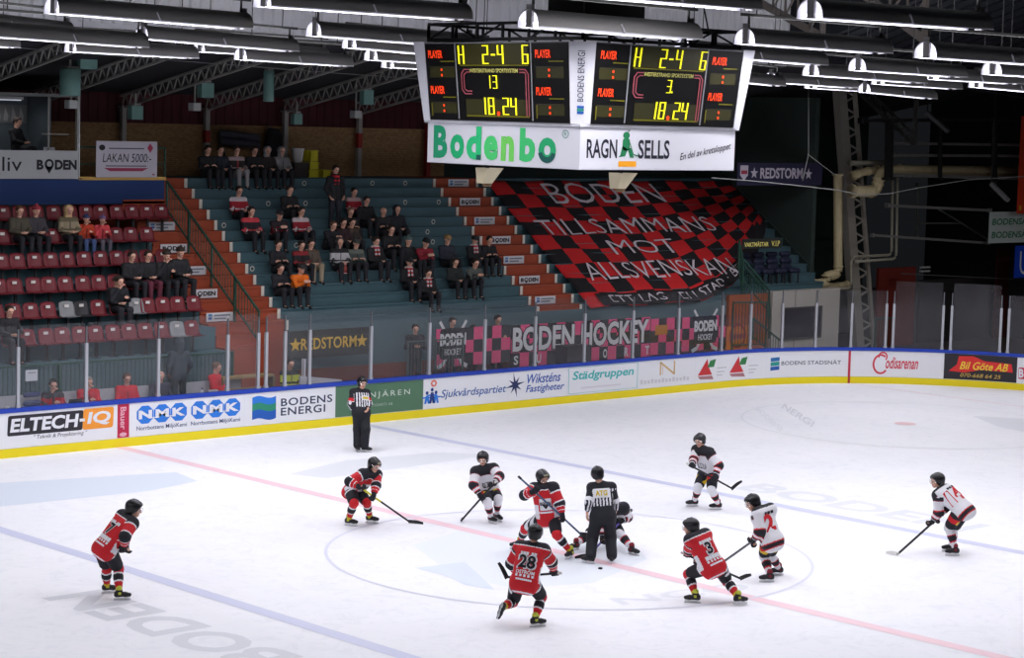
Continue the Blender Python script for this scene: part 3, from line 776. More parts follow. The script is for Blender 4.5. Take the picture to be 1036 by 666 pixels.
m = MB(); m.box((0, -.138, .12), (.05, .004, .05)); m.build('lid_mark', mat('lid_glow', (240, 240, 250), .4, emit=.6), e)
e = empty('booth_desk', (-1.5, 22.3, 6.0)); tag(e, 'dark desk along the front of the commentary booth', 'desk')
m = MB(); m.box((0, 0, .69), (7.2, .6, .05)); m.build('top', C(48, 46, 48, .6), e)
for sx in (-3.4, 0, 3.4): m = MB(); m.box((sx, 0, .33), (.06, .5, .67)); m.build('leg', C(48, 46, 48, .6), e)
def sign(name, px, axis, v, label, cat, m0, th=.03, frame=None):
    """flat board with its picture box x0,y0,x1,y1 on an axis plane; returns (decal, u0, v0, u1, v1)"""
    f = pY if axis == 'Y' else pX
    u0, w0 = f(px[0], px[3], v); u1, w1 = f(px[2], px[1], v); ua, wa = f(px[0], px[1], v); ub, wb = f(px[2], px[3], v)
    z0 = (w0+wb)/2; z1 = (w1+wa)/2; u0 = (u0+ua)/2; u1 = (u1+ub)/2
    d = Decal(planeY(v) if axis == 'Y' else planeX(v))
    d.mi(m0)
    if axis == 'Y': d.mb.box2((u0, v, z0), (u1, v+th, z1), 0)
    else: d.mb.box2((v, -u1, z0), (v+th, -u0, z1), 0)
    d.info = (name, label, cat); return d, u0, z0, u1, z1
def end(d):
    n, l, c = d.info; o = d.build(n); tag(o, l, c); return o
SGN = C(176, 178, 180, .6); INK = C(24, 24, 28, .6)
d, u0, z0, u1, z1 = sign('banner', (-60, 152, 79, 181), 'Y', 21.6, 'long white banner ending in sliv BODEN below the commentary booth', 'banner', SGN)
def pf(d, x, y): return pY(x, y, 21.6)
a = pY(-8, 175, 21.6)[0]; b2 = pY(22, 175, 21.6)[0]; zc = (z0+z1)/2; hh = z1-z0
d.text('sliv', a, zc-.17, b2, zc+.2, INK, 1, .0)
def boden(d, u0, u1, zc, h, m, mw):
    """BODEN with a map pin for the O"""
    w = u1-u0; d.text('B', u0, zc-h/2, u0+w*.17, zc+h/2, m, 1, .05); d.text('DEN', u0+w*.45, zc-h/2, u1, zc+h/2, m, 1, .05)
    cx = u0+w*.31; d.ell(cx, zc+h*.06, w*.115, h*.52, m, 1); d.poly([(cx-w*.10, zc-h*.2), (cx, zc-h*.9), (cx+w*.10, zc-h*.2)], m, 1); d.ell(cx, zc+h*.08, w*.062, h*.28, mw, 2)
boden(d, pY(37, 167, 21.6)[0], pY(77.5, 167, 21.6)[0], zc, .26, INK, SGN); end(d)
d, u0, z0, u1, z1 = sign('banner', (97.5, 143, 159, 179.5), 'Y', 21.6, 'square white banner reading LAKAN 5000 over the blue wall', 'banner', C(186, 182, 192, .6))
w = u1-u0; h = z1-z0
d.text('LAKAN 5000:-', u0+w*.1, z0+h*.42, u0+w*.9, z0+h*.66, INK, 1, .0, .15); d.rect(u0+w*.2, z0+h*.78, u0+w*.78, z0+h*.815, C(90, 88, 96, .6), 1); d.rect(u0+w*.15, z0+h*.30, u0+w*.82, z0+h*.33, C(90, 88, 96, .6), 1)
d.poly([(u0+w*.12, z0+h*.26), (u0+w*.85, z0+h*.26), (u0+w*.75, z0+h*.17), (u0+w*.22, z0+h*.17)], C(150, 50, 80, .6), 1); d.poly([(u0+w*.88, z0+h*.95), (u0+w*.93, z0+h*.82), (u0+w*.88, z0+h*.68), (u0+w*.83, z0+h*.82)], C(160, 50, 80, .6), 1)
d.ell(u0+w*.09, z0+h*.82, w*.05, h*.08, INK, 1); d.rect(u0+w*.92, z0+h*.06, u0+w*.96, z0+h*.1, C(150, 60, 90, .6), 1); end(d)
# low rail on the yellow ledge
e = empty('ledge_rail', (4.4, 21.95, 6.12)); tag(e, 'dark green rail on the ledge behind the white price banner', 'railing')
m = MB(); m.bar((-1.6, 0, .85), (1.2, 0, .85), .04, .04); m.bar((-1.6, 0, .4), (1.2, 0, .4), .03, .03); m.build('rails', GREEN, e)
for xx in (-1.6, -.6, .4, 1.2): m = MB(); m.bar((xx, 0, 0), (xx, 0, .87), .04, .04); m.build('rail_post', GREEN, e)

# handrail down the left stair
lo, hi = 4.2, 6.6
def rail_h(x):
    a = onX(262, 316.5, x); return a[2]-nose(a[1])
for _ in range(40):
    mid = (lo+hi)/2
    if rail_h(mid) > .95: lo = mid
    else: hi = mid
RXL = min(max((lo+hi)/2, 4.6), 6.2)
a, c = onX(169, 183, RXL), onX(262, 316.5, RXL)
e = empty('stair_railing', (RXL, c[1], nose(c[1]))); tag(e, 'dark green bar railing running down the rust red stair', 'railing')
L0 = Vector(e.location); ya, yc = a[1], c[1]
def rp(y, h): return Vector((0, y-L0.y, nose(y)+h-L0.z))
m = MB(); m.bar(rp(ya, .98), rp(yc, .98), .05, .05); m.bar(rp(ya, .22), rp(yc, .22), .04, .04); m.build('rails', GREEN, e)
m = MB(); n = 34
for i in range(n+1): y = ya+(yc-ya)*i/n; m.bar(rp(y, .22), rp(y, .98), .016, .016)
m.build('bars', GREEN, e)
for i in range(5): y = ya+(yc-ya)*i/4; m = MB(); m.bar(rp(y, -.2), rp(y, 1.0), .05, .05); m.build('rail_post', GREEN, e)

# little plates on the stair risers
PLW = C(196, 196, 200, .6)
def plate(px, py, kind, label):
    q = on_slope(px, py, -.10); k = round((q[1]-YK)/DY); y = YK+DY*k-.035; u, z = pY(px, py, y); z = ZK+DZ*k-.135
    d = Decal(planeY(y-.012, .004)); d.mi(PLW); d.mb.box2((u-.42, y-.012, z-.115), (u+.42, y, z+.115), 0)
    if kind == 'B': boden(d, u-.36, u+.36, z, .12, INK, PLW)
    else:
        for c0, za in ((C(60, 120, 170, .6), .02), (C(50, 90, 160, .6), -.06)): d.rect(u-.36, z+za, u-.24, z+za+.06, c0, 1)
        d.rect(u-.18, z+.02, u+.34, z+.06, C(110, 116, 130, .6), 1); d.rect(u-.18, z-.06, u+.2, z-.02, C(110, 116, 130, .6), 1)
    o = d.build('stair_plate'); tag(o, label, 'sign', 'small plates on the stair risers')
for i, (x, y, k) in enumerate([(463.7, 187, 'w'), (475.4, 206.3, 'B'), (490, 225.5, 'w'), (506, 244, 'B'), (519.6, 265, 'w'), (535.4, 285, 'B'), (551.4, 305, 'w')]):
    plate(x, y, k, 'small white %s plate on the middle stair, %s from the top' % ('BODEN' if k == 'B' else 'blue-marked', ordn(i)))
for i, (x, y, k) in enumerate([(163.6, 229, 'w'), (175.6, 251, 'B'), (194.8, 274, 'w'), (206.3, 297.3, 'B'), (222, 321, 'w')]):
    plate(x, y, k, 'small white %s plate on the left stair, %s from the top' % ('BODEN' if k == 'B' else 'blue-marked', ordn(i)))

# the great checked cloth over the right-hand terrace
CR = mat('cloth_red', (196, 30, 34), .85); CK = mat('cloth_black', (24, 20, 24), .9); CW = mat('cloth_white', (206, 196, 204), .85)
def cloth_pt(x, y, lift=.03): return (x, y, nose(y)+lift+.012*math.sin(y*17)+.02*math.sin(x*2.3+y*3))
x0, x1 = 17.85, 29.35; ncol, nrow = 14, 9; ya, yb = 17.45, 22.3; sub = 4
V = []; F = []; mi = []
NX, NY = ncol*sub, nrow*sub
def hem(x):                     # the loose lower right corner is drawn up
    t = max(0, (x-22.6)/(x1-22.6)); return ya+1.1*t+1.9*t*t
for j in range(NY+1):
    for i in range(NX+1):
        x = x0+(x1-x0)*i/NX; h0 = hem(x); y = h0+(yb-h0)*j/NY; V.append(cloth_pt(x, y))
for j in range(NY):
    for i in range(NX):
        F.append((j*(NX+1)+i, j*(NX+1)+i+1, (j+1)*(NX+1)+i+1, (j+1)*(NX+1)+i)); mi.append((i//sub+j//sub) % 2)
m = MB(); m.v = V; m.f = F; m.m = mi; m.sm = [True]*len(F)
cl = m.build('terrace_cloth', [CR, CK], recalc=False); sd = cl.modifiers.new('t', 'SOLIDIFY'); sd.thickness = .02; sd.offset = -1
tag(cl, 'huge red and black checked cloth with white words over the terrace', 'cloth')
d = Decal(lambda u, v, l: cloth_pt(u, v, .065+.012*l))
def cloth_text(t, px, m=CW, bold=-.01, layer=1):
    xl = on_slope(px[0], (px[1]+px[3])/2, .05); xr = on_slope(px[2], (px[1]+px[3])/2, .05)
    cx = (px[0]+px[2])/2; a = on_slope(cx, px[3], .05); b2 = on_slope(cx, px[1], .05)
    d.text(t, xl[0], a[1], xr[0], b2[1], m, layer, bold)
cloth_text('BODEN', (554, 186, 667, 206)); cloth_text('TILLSAMMANS', (544, 221.5, 722, 237)); cloth_text('MOT', (617, 243, 685, 257.5)); cloth_text('ALLSVENSKAN', (590, 264.5, 744, 281))
V, F = [], []
for i in range(25):
    x = 18.4+(28.8-18.4)*i/24
    h0 = hem(x); V += [(x, h0-.02), (x, h0+.42)]
d.put(V, [(2*i, 2*i+2, 2*i+3, 2*i+1) for i in range(24)], CK, 0)
tv, tf, _ = text_shape('ETT LAG · EN STAD · ETT', 0, 0, 1.1)
d.put([(18.9+7.4*p[0], hem(18.9+7.4*p[0])+.07+.27*p[1]) for p in tv], tf, CW, 1)
o = d.build('lettering', cl); tag(o, 'white words and black hem')

# banners hung along the stand's front, behind the glass
PINK = mat('banner_pink', (226, 76, 124), .8); BLK = mat('banner_black', (30, 28, 34), .85); WHT = mat('banner_white', (214, 212, 214), .8); GOLD = mat('letter_gold', (206, 166, 66), .8)
YF = 16.92
def hung(px, label, m0=BLK): return sign('fan_banner', px, 'Y', YF, label, 'banner', m0, .015)
def star(d, u, v, r, m, l=1):
    P = [(u+(r if k % 2 == 0 else r*.42)*math.sin(k*math.pi/5), v+(r if k % 2 == 0 else r*.42)*math.cos(k*math.pi/5)) for k in range(10)]
    for k in range(10): d.put([(u, v), P[k], P[(k+1) % 10]], [(0, 2, 1)], m, l)
d, u0, z0, u1, z1 = hung((293, 333, 373, 361), 'black banner reading REDSTORM in gold between two stars', mat('banner_olive_black', (44, 46, 42), .85))
w = u1-u0; h = z1-z0; d.text('REDSTORM', u0+w*.14, z0+h*.30, u0+w*.84, z0+h*.72, GOLD, 1, .02, space=1.05); star(d, u0+w*.07, z0+h*.5, .2, GOLD); star(d, u0+w*.91, z0+h*.5, .2, GOLD); end(d)
def crest(d, cu, cv, w, h):
    for s in (-1, 1):
        d.line([(cu+s*w*.42, cv+h*.5), (cu-s*w*.30, cv-h*.38)], .09, WHT, 1); d.line([(cu-s*w*.30, cv-h*.38), (cu-s*w*.46, cv-h*.44)], .12, WHT, 1)
    d.rrect(cu-w*.42, cv-h*.28, cu+w*.42, cv+h*.36, .1, BLK, 2)
    d.text('BODEN', cu-w*.42, cv+h*.0, cu+w*.42, cv+h*.26, WHT, 3, .05); d.text('HOCKEY', cu-w*.27, cv-h*.2, cu+w*.27, cv-h*.06, WHT, 3, .02)
def checks(d, u0, z0, u1, z1, cell, first=0):
    nx = int(round((u1-u0)/cell)); nz = max(1, int(round((z1-z0)/cell)))
    for i in range(nx):
        for j in range(nz):
            if (i+j+first) % 2 == 0: d.rect(u0+(u1-u0)*i/nx, z0+(z1-z0)*j/nz, u0+(u1-u0)*(i+1)/nx, z0+(z1-z0)*(j+1)/nz, PINK, 0.3)
d, u0, z0, u1, z1 = hung((441, 331, 516, 369), 'pink and black checked banner with crossed hockey sticks at left')
checks(d, u0, z0, u1, z1, .36); crest(d, u0+.62, (z0+z1)/2+.05, 1.15, 1.35); end(d)
d, u0, z0, u1, z1 = hung((517, 325, 657, 366), 'long checked banner reading BODEN HOCKEY SUPPORT in white')
checks(d, u0, z0, u1, z1, .36, 1); w = u1-u0; h = z1-z0
for ll, bo, mm in ((1, .085, BLK), (2, .03, WHT)):
    g_ = .03 if ll == 1 else 0
    d.text('BODEN', u0+w*.01-g_, z0+h*.36-g_, u0+w*.44+g_, z0+h*.95+g_, mm, ll, bo); d.text('HOCKEY', u0+w*.49-g_, z0+h*.36-g_, u0+w*.99+g_, z0+h*.95+g_, mm, ll, bo)
for i, ch_ in enumerate('SUPPORT'): d.text(ch_, u0+w*(.02+.158*i), z0+h*.05, u0+w*(.05+.158*i), z0+h*.27, WHT, 2, .03)
end(d)
d, u0, z0, u1, z1 = hung((658, 322, 690, 358), 'dark checked banner in orange and black right of the white lettering', mat('banner_dark', (52, 40, 44), .85))
checks(d, u0, z0, u1, z1, .38); d.rect(u0+.2, z0+.6, u0+.75, z0+.9, C(190, 120, 30, .8), 1); end(d)
d, u0, z0, u1, z1 = hung((690, 320, 734, 354), 'pink and black checked banner with crossed hockey sticks at right')
checks(d, u0, z0, u1, z1, .36); crest(d, (u0+u1)/2+.05, (z0+z1)/2+.05, 1.25, 1.35); end(d)
d, u0, z0, u1, z1 = hung((735, 330, 757, 356), 'orange banner with a round crest at the foot of the right stair', mat('banner_orange', (206, 108, 34), .8))
d.ring((u0+u1)/2, (z0+z1)/2+.1, .4, .4, .09, C(150, 50, 40, .8), 1); d.rect(u0+.2, (z0+z1)/2, u1-.2, (z0+z1)/2+.16, C(150, 50, 40, .8), 2); end(d)

# things on the top platform
def bucket(px, py, y, label):
    q = onY(px, py, y); e = empty('bucket', (q[0], y, 6.12)); e.location.z = max(6.12, q[2]-.2); tag(e, label, 'bucket')
    return e
e = empty('drum_stand_box', (11.4, 23.6, 6.12)); tag(e, 'dark box under the white bucket at the back of the terrace', 'box')
m = MB(); m.box((0, 0, .2), (.55, .5, .4)); m.build('body', C(58, 52, 48, .8), e); m = MB(); m.box((0, 0, .42), (.6, .55, .04)); m.build('lid', C(70, 62, 56, .8), e)
e = empty('bucket', (11.4, 23.6, 6.56)); tag(e, 'white plastic bucket standing on the dark box', 'bucket')
m = MB(); m.lathe((0, 0, 0), [(.15, 0), (.19, .36), (.205, .37), (.205, .42), (.19, .42), (.18, .40), (.14, .03)], 18); m.build('pail', C(210, 206, 204, .5), e)
m = MB(); m.tube([(.2*math.cos(t), 0, .38-.22*math.sin(t)) for t in np.linspace(0, math.pi, 9)], .008, 6); m.build('handle', STEEL, e)
YL = C(196, 186, 30, .6)
for i, (xx, zz, ww, hh_, lb) in enumerate(((11.82, 6.60, .3, .34, 'yellow crate on top of its stack beside the white bucket'), (11.82, 6.36, .36, .24, 'yellow crate in the middle of its stack beside the bucket'), (11.82, 6.12, .4, .24, 'yellow crate lowest in the stack by the back wall'), (12.3, 6.12, .3, .24, 'small yellow crate alone right of the yellow stack'))):
    e = empty('crate', (xx, 23.5, zz)); tag(e, lb, 'crate')
    m = MB(); t = .025
    m.box2((-ww/2, -.18, 0), (ww/2, .18, t)); m.box2((-ww/2, -.18, t), (-ww/2+t, .18, hh_-.02)); m.box2((ww/2-t, -.18, t), (ww/2, .18, hh_-.02)); m.box2((-ww/2, -.18, t), (ww/2, -.18+t, hh_-.02)); m.box2((-ww/2, .18-t, t), (ww/2, .18, hh_-.02)); m.build('shell', YL, e)
    m = MB(); m.box2((-ww/2-.015, -.195, hh_-.05), (ww/2+.015, -.175, hh_-.02)); m.box2((-ww/2-.015, .175, hh_-.05), (ww/2+.015, .195, hh_-.02)); m.build('rim', YL, e)
# a dark standing bag rack and folded cover by the back wall
e = empty('equipment_cover', (9.6, 24.05, 6.12)); tag(e, 'rolled dark cover on trestle at the back wall behind the top row', 'cover')
m = MB()
for zz in (.98, 1.2): m.tube([(-.7, 0, zz+.06), (.7, 0, zz-.06)], .11, 12)
m.build('rolls', C(62, 62, 72, .8), e)
for sx in (-.6, .6): m = MB(); m.bar((sx-.2, 0, 0), (sx, 0, .95), .05, .05); m.bar((sx+.2, 0, 0), (sx, 0, .95), .05, .05); m.build('trestle', BRK, e)
e = empty('hanging_coat', (10.95, 24.2, 6.3)); tag(e, 'large black cloth hanging on the brick wall over the top row', 'cloth')
V, F = sdf_mesh([((-.1, 0, 1.15), (.12, 0, 1.1), .12, .14), ((-.15, 0, 1.0), (-.28, 0, .1), .12, .14), ((.15, 0, 1.0), (.3, 0, .1), .12, .14), ((0, 0, 1.0), (0, 0, .1), .14, .16)], .03, .12)
link_mesh('drape', np_mesh('drape', V, F, [C(22, 22, 26, .9)]), e)
m = MB(); m.bar((0, .1, 1.25), (0, .28, 1.3), .03, .03); m.build('hook', STEEL, e)
e = empty('added_booth_lamp', (0.9, 22.7, 8.18)); tag(e, 'added tube lamp brightening the inside of the commentary booth', 'lamp')  # unseen lamp, added to brighten the booth's dark interior
m = MB(); m.box((0, 0, .04), (1.4, .16, .08)); m.build('casing', C(170, 170, 170, .5), e); m = MB(); m.box((0, 0, -.01), (1.3, .1, .03)); m.build('tube', mat('added_booth_tube', (220, 226, 235), .5, emit=.5), e)
l = area_light('added_booth_light', (0, 0, -.04), 1.3, .12, 7.0); l.parent = e; l.data.spread = 3.0
# ------------------------------------------------------------------ scoreboard cube over centre ice
sb = empty('scoreboard', (0, 0, 7.2)); tag(sb, 'big four sided scoreboard cube hanging over centre ice', 'scoreboard')
SBZ = 7.2
WHF = mat('board_white', (212, 212, 220), .5); DARK = mat('display_black', (14, 14, 16), .35); FRM = mat('frame_dark', (30, 30, 32), .5)
YEL = mat('digit_yellow', (232, 226, 30), .5, emit=.95); ORG = mat('digit_orange', (240, 62, 20), .5, emit=.9); DIM = mat('digit_glow_dim', (92, 88, 12), .5, emit=.35); PNK = C(172, 84, 96, .5)
A0, A1, Z0, Z1 = 2.06, 2.20, 7.98, 9.36      # half width at the foot and the head of the display, heights
CH0, CH1 = .24, .33                           # cut corners
def loop(a, c, z): return [(-a, -a+c, z), (-a+c, -a, z), (a-c, -a, z), (a, -a+c, z), (a, a-c, z), (a-c, a, z), (-a+c, a, z), (-a, a-c, z)]
m = MB(); V = loop(A0, CH0, Z0-SBZ)+loop(A1, CH1, Z1-SBZ)
m.add(V, [tuple(range(8))[::-1], tuple(range(8, 16))]); 
for k in range(8): m.add([V[k], V[(k+1) % 8], V[8+(k+1) % 8], V[8+k]], [(0, 1, 2, 3)], 1 if k % 2 == 0 else 0)
m.build('display_housing', [DARK, WHF], sb)
for k in range(4):           # white side fins standing out at the outer corners
    R = Matrix.Rotation(k*math.pi/2, 3, 'Z')
    for s0 in (-1, 1):
        P4 = [R @ Vector((-A0-.02, s0*(A0-CH0), Z0-SBZ-.02)), R @ Vector((-A0-.02, s0*(A0-CH0+.16), Z0-SBZ-.02)), R @ Vector((-A1-.02, s0*(A1-CH1+.30), Z1-SBZ+.02)), R @ Vector((-A1-.02, s0*(A1-CH1), Z1-SBZ+.02))]
        Q4 = [p+R @ Vector((.08, 0, 0)) for p in P4]
        if not ((k == 0 and s0 == -1) or (k == 1 and s0 == 1)): m = MB(); m.add(P4+Q4, [(0, 1, 2, 3), (7, 6, 5, 4), (0, 4, 5, 1), (1, 5, 6, 2), (2, 6, 7, 3), (3, 7, 4, 0)]); m.build('side_fin', [WHF], sb)
m = MB(); m.box((0, 0, .365), (3.96, 3.96, .73)); m.build('advert_box', [WHF], sb)
m = MB(); m.box((0, 0, .755), (4.06, 4.06, .05)); m.build('ledge', [WHF], sb)
def face(side):
    """display plane of one side: u from -1 to 1 left to right, v from 0 to 1 upwards"""
    def P(u, v, l):
        a = A0+(A1-A0)*v; c = CH0+(CH1-CH0)*v; w = a-c; o_ = a+.006*(l+1); z = Z0+(Z1-Z0)*v-SBZ
        return (-o_, -u*w, z) if side == 0 else (u*w, -o_, z) if side == 1 else (o_, u*w, z) if side == 2 else (-u*w, o_, z)
    return P
SEG = {'0': 'abcdef', '1': 'bc', '2': 'abged', '3': 'abgcd', '4': 'fgbc', '8': 'abcdefg', 'H': 'fegbc', 'G': 'afedcg', '-': 'g', 'P': 'abfge', 'L': 'fed', 'A': 'abcefg', 'Y': 'fgbcd', 'E': 'afged', 'R': 'abfgec'}
def seg(d, ch, u, v, w, h, m, l=2, t=.2, it=.0):
    tw = w*t; th = tw*1.15*w and w*t*.55
    for s in SEG[ch]:
        p = {'a': (0, h-th, w, h), 'd': (0, 0, w, th), 'g': (0, h/2-th/2, w, h/2+th/2), 'f': (0, h/2, tw, h), 'e': (0, 0, tw, h/2), 'b': (w-tw, h/2, w, h), 'c': (w-tw, 0, w, h/2)}[s]
        sk = lambda y: it*w*y/h
        d.put([(u+p[0]+sk(p[1]), v+p[1]), (u+p[2]+sk(p[1]), v+p[1]), (u+p[2]+sk(p[3]), v+p[3]), (u+p[0]+sk(p[3]), v+p[3])], [(0, 1, 2, 3)], m, l)
GLOW = mat('panel_backlight', (46, 44, 12), .5, emit=.05)
for side in range(4):
    d = Decal(face(side)); d.rect(-1, 0, 1, 1, DARK, 0)
    for u in (-.555, .50): d.rect(u-.008, .02, u+.008, .99, C(150, 152, 156, .4), 1)
    d.rect(-1, .985, 1, 1.0, C(120, 122, 126, .4), 1)
    it = .0 if side == 0 else .14
    d.rect(-.50, .70, .46, .715, DIM, 1); d.rect(-.44, .055, .46, .075, DIM, 1); d.rect(-.44, .08, .46, .28, GLOW, 1); d.rect(-.50, .72, .46, .98, GLOW, 1)
    if side < 2:
        for ch_, u in (('H', -.51), ('2', -.165), ('4', .045), ('G', .385)): seg(d, ch_, u, .725, .09, .235, YEL, 3, .24, it)
        d.rect(-.04, .83, .02, .85, YEL, 3)
        if side == 0: seg(d, '1', -.115, .415, .05, .165, YEL, 3, .26, it)
        seg(d, '3', -.035, .415, .065, .165, YEL, 3, .26, it)
        if side == 1: d.rect(.04, .415, .055, .44, YEL, 3)
        for ch_, u in (('1', -.235), ('8', -.115), ('2', .09), ('4', .2)): seg(d, ch_, u, .085, .09, .215, YEL, 3, .24, it)
        d.ell(.03, .10, .022, .03, ORG, 3, n=8)
        d.text('WESTERSTRAND SPORTSYSTEM', -.36, .615, .32, .665, C(206, 200, 110, .5), 3, .02)
        for o_ in (0, .035):
            d.line([(-.36, .655-o_*.0-o_), (-.44+o_, .655-o_), (-.48+o_, .60-o_*.3), (-.48+o_, .40+o_*.3), (-.44+o_, .345+o_), (-.34, .345+o_)], .013, PNK, 2)
            d.line([(.34, .655-o_), (.42-o_*.3, .655-o_), (.46-o_, .60), (.46-o_, .075)], .013, PNK, 2)
        for c0 in (-.975, .535):
            for zz in (.80, .34):
                d.text('PLAYER', c0+.03, zz, c0+.235, zz+.10, ORG, 3, .02, .25*it*4)
                d.rect(c0+.2, zz-.05, c0+.40, zz-.035, DIM, 2)
                d.rect(c0+.03, zz-.25, c0+.40, zz-.12, GLOW, 1); d.rect(c0+.03, zz-.12, c0+.40, zz-.105, C(50, 48, 30, .5), 2)
                for q in (0, 1): d.ell(c0+.21, zz-.15-.07*q, .014, .018, ORG, 3, n=8)
            d.rect(c0+.02, .05, c0+.035, .22, DIM, 2)
    o = d.build('display_face', sb)
# white corner strip with upright lettering, both the one towards us and its twins
def corner(v, u, l):
    a = A0+(A1-A0)*v; c = CH0+(CH1-CH0)*v; z = Z0+(Z1-Z0)*v-SBZ
    return (-a+c/2+u*c/2-.004*(l+1), -a+c/2-u*c/2-.004*(l+1), z)
d = Decal(lambda u, v, l: corner(v, u, l)); VT = text_shape('BODENS ENERGI', .005)
d.put([(.22-.55*y, .27+.62*x) for x, y in VT[0]], VT[1], C(58, 62, 80, .5), 1)
for k, c0 in enumerate((C(40, 90, 170, .5), C(40, 140, 120, .5), C(40, 90, 170, .5))): d.rect(-.35, .12+.035*k, .3, .15+.035*k, c0, 1)
d.build('corner_lettering', sb)
# adverts on the lower box
d = Decal(lambda u, v, l: (-1.98-.006*(l+1), -u, v)); d.rect(-1.97, .01, 1.97, .72, WHF, 0)
GRS = [C(20, 150, 105, .5), C(22, 176, 112, .5), C(40, 190, 120, .5), C(70, 200, 110, .5), C(110, 205, 90, .5), C(60, 190, 110, .5), C(30, 165, 105, .5)]
uu = [(-1.83, -1.44), (-1.37, -.85), (-.90, -.47), (-.40, .10), (.06, .46), (.55, .90), (1.02, 1.46)]
uu = [(-1.80, -1.42), (-1.34, -.96), (-.90, -.50), (-.43, -.06), (.02, .36), (.50, .90), (.98, 1.42)]
for (a, c), ch_, g_ in zip(uu, 'Bodenbo', GRS):
    tall = ch_ in 'Bdb'; d.text(ch_, a, .09, c, .68 if tall else .53, g_, 1, .045)
d.rect(-.62, .09, -.50, .18, C(20, 90, 84, .5), 2); d.ring(1.2, .29, .22, .2, .1, C(16, 84, 78, .5), 2, t0=3.3, t1=6.1); d.ring(1.64, .60, .08, .07, .012, C(30, 130, 100, .5), 1); d.text('R', 1.61, .57, 1.67, .63, C(30, 130, 100, .5), 1)
d.build('advert_face', sb)
d = Decal(lambda u, v, l: (u, -1.98-.006*(l+1), v)); d.rect(-1.97, .01, 1.97, .72, WHF, 0)
d.text('RAGN', -1.82, .20, -1.08, .53, C(26, 30, 44, .5), 1, .02); d.text('SELLS', -.56, .20, .24, .53, C(26, 30, 44, .5), 1, .02)
GN = C(24, 120, 74, .5)
d.ell(-.86, .60, .085, .06, GN, 1); d.poly([(-.80, .66), (-.76, .71), (-.84, .665)], GN, 1); d.rrect(-.95, .34, -.77, .55, .05, GN, 1); d.poly([(-.95, .42), (-1.0, .26), (-1.05, .22), (-.88, .24), (-.82, .36)], GN, 1); d.poly([(-.82, .38), (-.76, .22), (-.66, .21), (-.74, .38)], GN, 1)
d.line([(-.80, .52), (-.68, .27), (-.56, .25)], .02, GN, 2); d.rect(-1.04, .06, -.60, .155, C(238, 160, 24, .5), 1)
d.text('En del av kretsloppet', .52, .14, 1.86, .30, C(44, 44, 54, .5), 1, .005, .2, tilt=.16); d.build('advert_face', sb)
# black frame it hangs from
m = MB(); zt = Z1-SBZ
for a, c in (((-2.0, -2.0), (2.0, -2.0)), ((2.0, -2.0), (2.0, 2.0)), ((2.0, 2.0), (-2.0, 2.0)), ((-2.0, 2.0), (-2.0, -2.0))):
    m.bar((*a, zt+.06), (*c, zt+.06), .06, .06); m.bar((*a, zt+.34), (*c, zt+.34), .05, .05)
    for k in range(7):
        t = k/6; p = (a[0]+(c[0]-a[0])*t, a[1]+(c[1]-a[1])*t); m.bar((*p, zt+.03), (*p, zt+.34), .04, .04)
        if k < 6 and k % 2 == 0: t2 = (k+1)/6; m.bar((*p, zt+.06), (a[0]+(c[0]-a[0])*t2, a[1]+(c[1]-a[1])*t2, zt+.34), .03, .03)
m.build('hanging_frame', FRM, sb)
for sx in (-1.6, 1.6):
    for sy in (-1.6, 1.6): m = MB(); m.tube([(sx, sy, zt+.3), (sx*.7, sy*.7, zt+3.2)], .015, 6); m.build('steel_rope', FRM, sb)
e = empty('hoist_box', (1.5, 1.2, 9.95)); tag(e, 'black hoist box above the scoreboard frame', 'hoist')
m = MB(); m.box((0, 0, .3), (1.6, 1.0, .62)); m.build('casing', mat('hoist_black', (16, 16, 18), .6), e); m = MB(); m.lathe((0, 0, .6), [(.25, 0), (.25, .3), (.1, .34)], 14); m.build('drum', FRM, e)
# cream floodlight heads under the cube
for (px, py, lb) in ((493, 175, 'cream horn hanging under the left side of the scoreboard'), (628, 173.5, 'cream horn hanging under the right side of the scoreboard')):
    q = onX(px, py, -1.5) if px < 590 else onY(px, py, -1.5)
    e = empty('horn_speaker', (q[0], q[1], 7.2)); tag(e, lb, 'horn')
    CRM = C(216, 204, 170, .55); m = MB(); m.bar((0, 0, 0), (0, 0, -.12), .05, .05); m.build('bracket', FRM, e)
    m = MB(); n = 4
    A = [(-.16, -.10), (.04, -.10), (.04, .10), (-.16, .10)]; B_ = [(-.14, -.16), (.26, -.16), (.26, .16), (-.14, .16)]
    V = [(x, y, -.34) for x, y in A]+[(x-.06, y-.06, -.06) for x, y in B_]+[(x*.8-.06, y*.8-.06, -.10) for x, y in B_]+[(x*.6, y*.6, -.26) for x, y in A]
    F = [(3, 2, 1, 0)]+[(k, (k+1) % 4, 4+(k+1) % 4, 4+k) for k in range(4)]+[(4+k, 4+(k+1) % 4, 8+(k+1) % 4, 8+k) for k in range(4)]+[(8+k, 8+(k+1) % 4, 12+(k+1) % 4, 12+k) for k in range(4)]+[(12, 13, 14, 15)]
    m.add(V, F); m.build('horn', CRM, e); m = MB(); m.lathe((0, 0, -.40), [(.07, 0), (.09, .02), (.09, .12)], 12); m.build('driver', C(120, 96, 66, .6), e)

